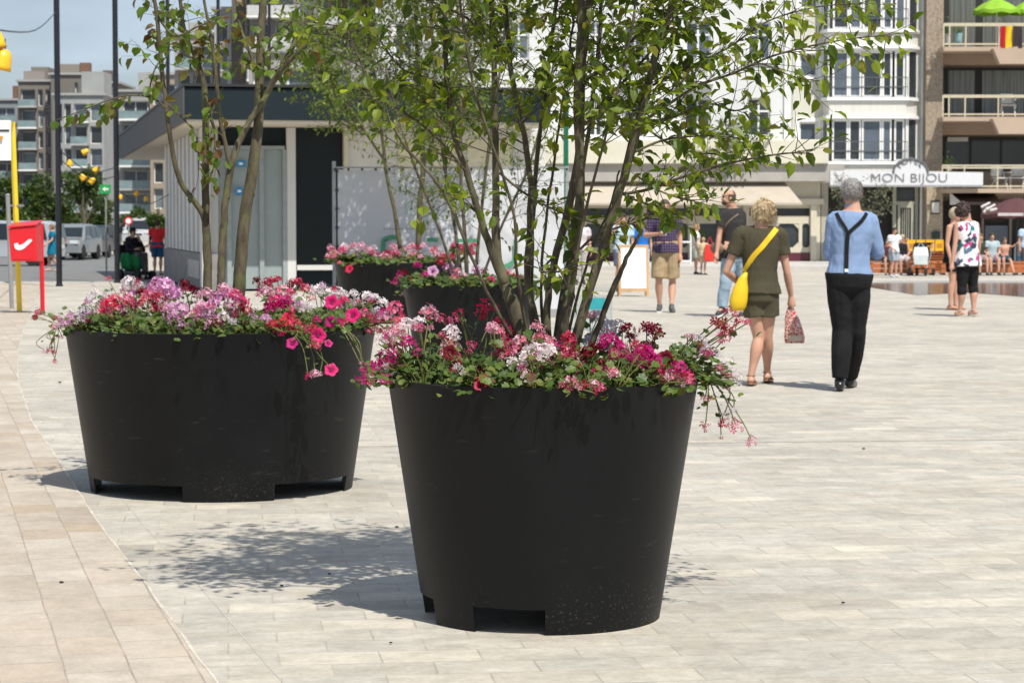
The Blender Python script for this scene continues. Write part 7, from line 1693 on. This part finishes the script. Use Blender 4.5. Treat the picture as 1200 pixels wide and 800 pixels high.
tree('front tree with a dozen olive-barked stems fanning up out of the front planter', B1, Y1, [
    [(615, 412, 24, 0), (604, 365, 22, 0), (592, 334, 17, .0), (582, 295, 14, .02), (581, 220, 11, .03), (580, 120, 9.5, .03), (577, 30, 8.5, .04), (573, -80, 7, .05), (566, -230, 4, .1)],
    [(592, 334, 13, 0), (578, 300, 12, -.03), (566, 265, 11, -.06), (548, 205, 9.5, -.1), (530, 150, 8.5, -.12), (523, 80, 8, -.14), (520, 0, 7, -.16), (508, -120, 5, -.2), (490, -240, 3, -.22)],
    [(634, 412, 16, .05), (626, 370, 12, .07), (618, 320, 10, .09), (622, 230, 9, .12), (616, 170, 9, .14), (603, 110, 8, .15), (595, 40, 8, .15), (588, -90, 6, .2), (582, -250, 3, .2)],
    [(643, 412, 14, -.02), (641, 360, 11, -.02), (650, 305, 11, -.02), (665, 250, 12, -.02), (679, 175, 12, 0), (682, 90, 11, .02), (690, 0, 10, .03), (699, -120, 7, .05), (712, -270, 4, .08)],
    [(655, 414, 17, -.06), (664, 360, 16, -.07), (674, 290, 15, -.08), (680, 215, 14, -.09), (677, 130, 13, -.1), (680, 50, 12, -.1), (681, -20, 11, -.1), (676, -150, 7, -.14), (668, -290, 4, -.2)],
    [(671, 414, 15, -.1), (685, 360, 14, -.12), (701, 308, 13, -.14), (717, 255, 13, -.16), (735, 195, 12, -.18), (750, 140, 12, -.2), (762, 90, 11, -.2), (775, 40, 9, -.22), (790, 0, 8, -.24), (815, -100, 6, -.25), (840, -220, 3, -.25)],
    [(690, 414, 10, -.05), (706, 370, 9, -.07), (722, 330, 8.5, -.1), (738, 296, 6, -.12), (752, 270, 4, -.14)],
    [(628, 412, 10, .14), (622, 350, 8, .15), (625, 250, 7, .18), (631, 170, 7, .2), (645, 60, 6, .22), (654, -20, 6, .24), (665, -160, 3, .3)],
    [(648, 413, 9, .12), (670, 280, 7, .15), (688, 165, 6.5, .17), (700, 70, 6, .2), (706, -10, 5.5, .2), (716, -160, 3, .24)],
    [(662, 413, 5, .1), (676, 350, 4.5, .1), (694, 290, 4, .1), (714, 245, 3.5, .12), (726, 200, 3, .14)],
    [(640, 412, 6, .16), (634, 340, 5, .18), (641, 250, 4.5, .2), (655, 150, 4, .22), (668, 60, 4, .25), (676, -20, 3.5, .27), (684, -150, 2.5, .3)],
    [(658, 412, 6, -.12), (668, 340, 5, -.16), (686, 250, 4.5, -.2), (712, 150, 4, -.24), (735, 60, 4, -.28), (748, -20, 3.5, -.3), (762, -150, 2.5, -.34)],
    [(622, 408, 6, -.08), (606, 320, 5, -.14), (600, 240, 4.5, -.18), (560, 120, 4, -.24), (545, 40, 4, -.28), (535, -30, 3.5, -.3), (520, -150, 2.5, -.34)],
    [(666, 412, 5, .05), (690, 330, 4, .08), (720, 240, 4, .1), (742, 150, 3.5, .1), (770, 70, 3, .1), (785, 0, 3, .12), (800, -100, 2, .15)],
    [(600, 395, 6, -.1), (575, 350, 5, -.15), (552, 300, 5, -.2), (530, 245, 5, -.24), (505, 205, 4.5, -.28), (470, 165, 4, -.3), (425, 80, 3, -.34), (400, 10, 2.5, -.36)]],
    [[(687, 140, 5, -.05), (722, 105, 4.5, -.05), (765, 57, 4, -.06), (802, 0, 3, -.1), (830, -60, 2, -.1)], [(680, 102, 4, .05), (722, 62, 3.5, .1), (772, 27, 3, .12), (820, 8, 2.5, .14), (870, -12, 2, .15)],
     [(757, 140, 5, -.2), (790, 118, 4.5, -.24), (820, 100, 4, -.26), (862, 85, 3.6, -.28), (905, 66, 3, -.3), (960, 52, 2.4, -.3), (1010, 44, 2, -.3), (1045, 42, 1.5, -.3)],
     [(765, 100, 4, -.18), (800, 82, 3.5, -.14), (852, 57, 3, -.1), (900, 25, 2.5, -.1), (960, 8, 2, -.1), (1010, 5, 1.5, -.1)], [(862, 85, 3, -.28), (890, 75, 2.5, -.34), (930, 90, 2, -.36), (965, 96, 1.5, -.36)],
     [(725, 228, 5, -.16), (760, 222, 4.5, -.2), (804, 206, 4, -.24), (861, 190, 3.4, -.26), (919, 180, 2.6, -.28), (950, 180, 1.8, -.28)], [(740, 180, 4, -.18), (775, 165, 3.5, -.2), (810, 160, 3, -.24), (850, 160, 2.5, -.24), (880, 166, 2, -.24)],
     [(738, 232, 3.4, -.18), (762, 240, 3, -.22), (790, 246, 2.5, -.25), (812, 248, 2, -.27)], [(745, 205, 3.4, -.18), (770, 222, 3, -.3), (795, 232, 2.5, -.34), (815, 236, 2, -.36)], [(757, 150, 3.4, -.18), (790, 172, 3, -.1), (825, 180, 2.5, -.05), (862, 178, 2, 0), (895, 172, 1.6, 0)],
     [(765, 215, 3.4, -.2), (785, 218, 3, -.24), (805, 216, 2.4, -.26), (822, 214, 2, -.28)],
     [(680, 292, 4, -.1), (700, 275, 3.4, -.14), (740, 262, 3, -.18), (765, 254, 2.5, -.2), (785, 250, 2, -.2)], [(650, 300, 4, .0), (640, 310, 3.4, -.1), (634, 318, 3, -.16), (670, 318, 2.5, -.2)],
     [(750, 140, 4, -.2), (780, 140, 3.4, -.1), (830, 122, 3, 0), (860, 130, 2.5, .05), (890, 122, 2, .1)], [(560, 250, 3.4, -.06), (540, 235, 3, -.1), (515, 228, 2.5, -.2)],
     [(582, 200, 4, .05), (620, 230, 3.4, .0), (660, 250, 3, -.1), (700, 262, 2.5, -.14)], [(532, 120, 4, -.15), (500, 92, 3.4, -.2), (470, 80, 3, -.2), (440, 40, 2.4, -.2), (420, 10, 2, -.2)],
     [(545, 200, 4, -.15), (510, 160, 3.4, -.2), (470, 130, 3, -.22), (440, 118, 2.4, -.24)], [(578, 50, 4, .0), (545, 20, 3.4, -.05), (500, 0, 3, -.1), (450, -20, 2.4, -.1), (400, -20, 2, -.1)]],
    None, ml1, bark1, L=.051, W=.62, twigs=340, upper=130, zmin=1.62, tw=(.14, .38), sub=.45, seed=3, limbdens=1.35)
# yellow tie on one stem
p1, p2 = at(765, 104, Y1 - .23), at(780, 40, Y1 - .25)
tag(MB().tube([Vector(q) for q in smooth_path([p1 + Vector((.012, 0, 0)), (p1 + p2) / 2 + Vector((.035, 0, 0)), p2 + Vector((.03, 0, 0))], 6)], .0035, 6).build('plant_tie', mat('yellow_green_tie', (.55, .65, .05), .5)), 'yellow-green plastic tie hanging along the right-hand stem of the front tree', 'tie')
B2 = Vector((at(262, 350, Y2).x, Y2, HP - .04))
tree('knobbly olive-green stemmed tree in the wide planter with yellowing round leaves', B2, Y2, [
    [(243, 352, 14, 0), (243, 300, 13, .02), (241, 250, 12, .02), (241, 180, 11, .03), (240, 110, 9.5, .03), (230, 70, 8, .02), (217, 40, 6.5, 0), (211, 0, 5.5, 0), (204, -80, 4, -.05)],
    [(243, 270, 9, .02), (234, 245, 8.5, 0), (211, 212, 8, -.06), (200, 165, 7, -.1), (194, 120, 7, -.12), (189, 75, 6.5, -.13), (184, 20, 6, -.15), (177, -20, 5, -.18), (165, -90, 3, -.2)],
    [(258, 352, 13, -.08), (260, 300, 12, -.08), (263, 250, 11, -.08), (269, 205, 11, -.07), (277, 175, 10, -.05), (291, 145, 9, .0), (310, 115, 8.5, .04), (330, 80, 8, .08), (352, 38, 7, .1), (372, -5, 6, .12), (395, -80, 4, .1)],
    [(270, 196, 7, -.08), (262, 160, 6, -.1), (257, 131, 5.5, -.12), (250, 60, 5, -.15), (239, 0, 4, -.16), (232, -60, 3, -.2)],
    [(279, 352, 20, .04), (282, 310, 19, .04), (288, 245, 18, .05), (296, 200, 17, .06), (303, 140, 15, .07), (305, 66, 13, .08), (308, 0, 12, .1), (312, -90, 8, .12), (318, -180, 4, .12)],
    [(305, 128, 9, .07), (320, 95, 8.5, .02), (345, 66, 7, -.04), (366, 44, 6.5, -.06), (386, 8, 5, -.1), (402, -60, 3, -.1)],
    [(303, 90, 6, .08), (293, 62, 5.5, .12), (281, 30, 5, .16), (276, -20, 4, .2), (272, -80, 3, .2)]],
    [[(195, 128, 3.5, -.12), (178, 115, 3, -.16), (150, 112, 2.6, -.2), (120, 120, 2.2, -.22), (95, 130, 1.8, -.24), (66, 141, 1.4, -.25)], [(194, 120, 3, -.12), (215, 140, 2.6, -.1), (230, 160, 2.2, -.1), (233, 200, 2, -.1)],
     [(240, 130, 3, .02), (250, 150, 2.6, -.05), (252, 185, 2.2, -.08), (245, 215, 1.8, -.1)], [(188, 70, 3, -.12), (180, 85, 2.5, -.16), (174, 110, 2, -.18)], [(185, 20, 4, -.15), (205, 42, 3, -.16), (235, 30, 3, -.2), (262, 20, 2, -.2)],
     [(305, 66, 4, .08), (325, 50, 3, .0), (350, 10, 2.5, -.05)], [(262, 160, 2.5, -.1), (252, 150, 2.2, -.14), (245, 120, 2, -.16)]],
    None, ml2, bark2, L=.060, W=.88, twigs=190, zmin=2.12, tw=(.12, .32), sub=.35, seed=8, step=.045, droop=.9, limbdens=.40, gap=.2)
B3 = Vector((at(545, 325, Y3).x, Y3, HP - .04))
tree('fine-twigged small tree in the smaller back planter', B3, Y3, [
    [(542, 335, 6, 0), (532, 260, 5, .1), (522, 200, 5, .1), (512, 120, 4, .2), (505, 20, 4, .2), (500, -60, 3, .2)], [(548, 335, 7, 0), (545, 280, 6, 0), (540, 200, 5, 0), (540, 100, 5, 0), (536, 0, 4, 0), (530, -70, 3, 0)],
    [(556, 335, 6, .1), (562, 270, 5, .1), (572, 180, 5, .1), (585, 90, 4, .1), (595, 0, 4, .1), (600, -60, 3, .1)], [(536, 335, 5, -.1), (515, 270, 4, -.2), (492, 210, 4, -.3), (470, 150, 3, -.4), (452, 80, 3, -.4)], [(562, 335, 4, -.1), (590, 260, 4, -.2), (618, 200, 4, -.3), (640, 120, 3, -.3), (655, 40, 3, -.3)]],
    [], None, ml5, bark1, L=.05, W=.5, twigs=210, zmin=1.3, tw=(.2, .6), sub=.55, seed=12, step=.06, wood=.003)
B4 = Vector((at(480, 290, Y4).x, Y4, HP - .04))
tree('pale yellow-green young tree with two slim trunks in the farthest planter', B4, Y4, [
    [(469, 292, 7, 0), (462, 245, 6, 0), (454, 210, 5.5, 0), (449, 170, 5, 0), (440, 100, 4.5, 0), (430, 20, 4, 0), (425, -40, 3, 0)], [(490, 292, 9, 0), (492, 240, 8, 0), (496, 190, 8, 0), (492, 120, 7, 0), (488, 40, 6, 0), (486, -40, 4, 0)],
    [(494, 200, 5, 0), (520, 130, 4, .3), (545, 60, 4, .5), (560, -20, 3, .6)], [(452, 190, 4, 0), (425, 150, 4, -.4), (400, 110, 3, -.6), (382, 60, 3, -.7)]],
    [], None, ml3, bark2, L=.075, W=.5, twigs=420, zmin=2.5, tw=(.4, 1.1), sub=.6, seed=21, step=.085, wood=.005)
# olive tree by the hotel
Yo = 84.0; Bo = Vector((at(1012, 305, Yo).x, Yo, -.25))
t = tree('fine grey-green olive tree in front of the dark hotel entrance', Bo, Yo, [[(1012, 313, 4, 0), (1013, 280, 3.5, 0), (1008, 250, 3, 0), (1002, 222, 2, 0)], [(1013, 290, 3, 0), (1022, 255, 2.5, 0), (1030, 226, 2, 0)], [(1012, 280, 3, 0), (1000, 250, 2.5, 0), (990, 215, 2, 0)]],
    [], None, leafmat('leaf_olive', [(.10, .12, .07), (.17, .20, .12), (.24, .27, .17)], tr=.3), bark2, L=.14, W=.35, twigs=110, zmin=.7, tw=(.3, .8), sub=.6, seed=31, step=.13, wood=.01, name='olive_tree')
# window shrubs on the white house
for (px, py, lab) in ((868, 162, 'leafy shrub growing in front of the windows of the white house'), (838, 180, 'dark leafy shrub on the cream cornice of the white house')):
    c = at(px, py, GY - 1.0); t = thing('shrub', lab, 'shrub', c - Vector((0, 0, .9))); lf = MB(); st = MB()
    for _ in range(8): st.tube([Vector((0, 0, 0)), Vector((random.gauss(0, .4), random.gauss(0, .2), random.uniform(.6, 1.3)))], .02, 4)
    for _ in range(420): leaf(lf, Vector((random.gauss(0, .6), random.gauss(0, .3), .9 + random.gauss(0, .42))), Vector((random.gauss(0, 1), random.gauss(0, 1), random.gauss(0, .6))), .22, .12)
    st.build('stem', bark1, t, local=True); lf.build('foliage', ml4, t, local=True, fixn=False)
# street trees at the left
def street_tree(px, Y, ytop, rpx, lab, seed, n=1500):
    random.seed(seed); s = F / Y; base = Vector((at(px, 290, Y).x, Y, gz(Y))); top = at(px, ytop, Y).z; r = rpx / s; t = thing('street_tree', lab, 'tree', base, group='dark street trees by the parked cars')
    MB().tube([(0, 0, 0), (.1, 0, 1.2), (-.05, .1, 2.6), (0, 0, top * .7)], [.16, .13, .10, .04], 8).build('trunk', bark1, t, local=True)
    g = MB(); lobes = []
    for k in range(9):
        a = random.uniform(0, 6.28); q = Vector((math.cos(a) * r * random.uniform(.2, .62), math.sin(a) * r * .5, random.uniform(1.6, top - r * .35))); lobes.append((q, r * random.uniform(.32, .52)))
        g.tube([(0, 0, 1.6), q * .6 + Vector((0, 0, .5)), q], [.07, .05, .02], 5)
    g.build('limbs', bark1, t, local=True)
    lf = MB()
    for _ in range(n):
        q, rr = random.choice(lobes); d = Vector((random.gauss(0, 1), random.gauss(0, 1), random.gauss(0, 1))).normalized() * rr * random.uniform(.5, 1.12) ** .6
        leaf(lf, q + d, Vector((random.gauss(0, 1), random.gauss(0, 1), random.gauss(0, .7))), .26, .16)
    lf.build('crown', ml4, t, local=True, fixn=False)
street_tree(8, 122, 192, 34, 'dark street tree behind the yellow post and silver van', 41); street_tree(38, 140, 205, 26, 'smaller dark street tree between the yellow post and first lamp post', 42)
street_tree(62, 130, 186, 30, 'tallest dark round street tree beside the first lamp post', 43); street_tree(98, 134, 192, 32, 'dark street tree over the black car', 44); street_tree(120, 150, 222, 20, 'small dark street tree just left of the second lamp post', 45, 900)
street_tree(160, 160, 238, 22, 'low dark tree behind the scooter rider', 46, 900); street_tree(186, 150, 246, 16, 'dark rounded shrub-like tree above the man in red', 47, 800)
# small litter on the paving
mlit = mat('litter', (.03, .025, .02), .9)
for i, (px, py, w_, l_) in enumerate(((465, 619, .012, 'dark pebble on the paving left of the front planter, farthest'), (330, 688, .010, 'dark pebble on the shaded paving left of the front planter'), (458, 755, .008, 'dark speck of grit on the paving left of the planter foot'), (386, 674, .009, 'dark speck on the paving beside the leaf shadows'),
                                (72, 684, .012, 'dark speck on the beige slabs at the left'), (988, 708, .010, 'dry leaf scrap on the paving in the right foreground'), (1012, 527, .014, 'dark scrap lying by the paving seam'), (70, 449, .02, 'dark scrap on the beige slabs near the wide planter'))):
    g = ground(px, py); q = MB()
    q.ell((0, 0, w_ * .2 + .006), (w_ * .8, w_ * .6, w_ * .35), None, 7, 5); o = q.build('pebble', mlit, None, local=True); o.location = g; tag(o, l_, 'pebble', 'specks on the paving')
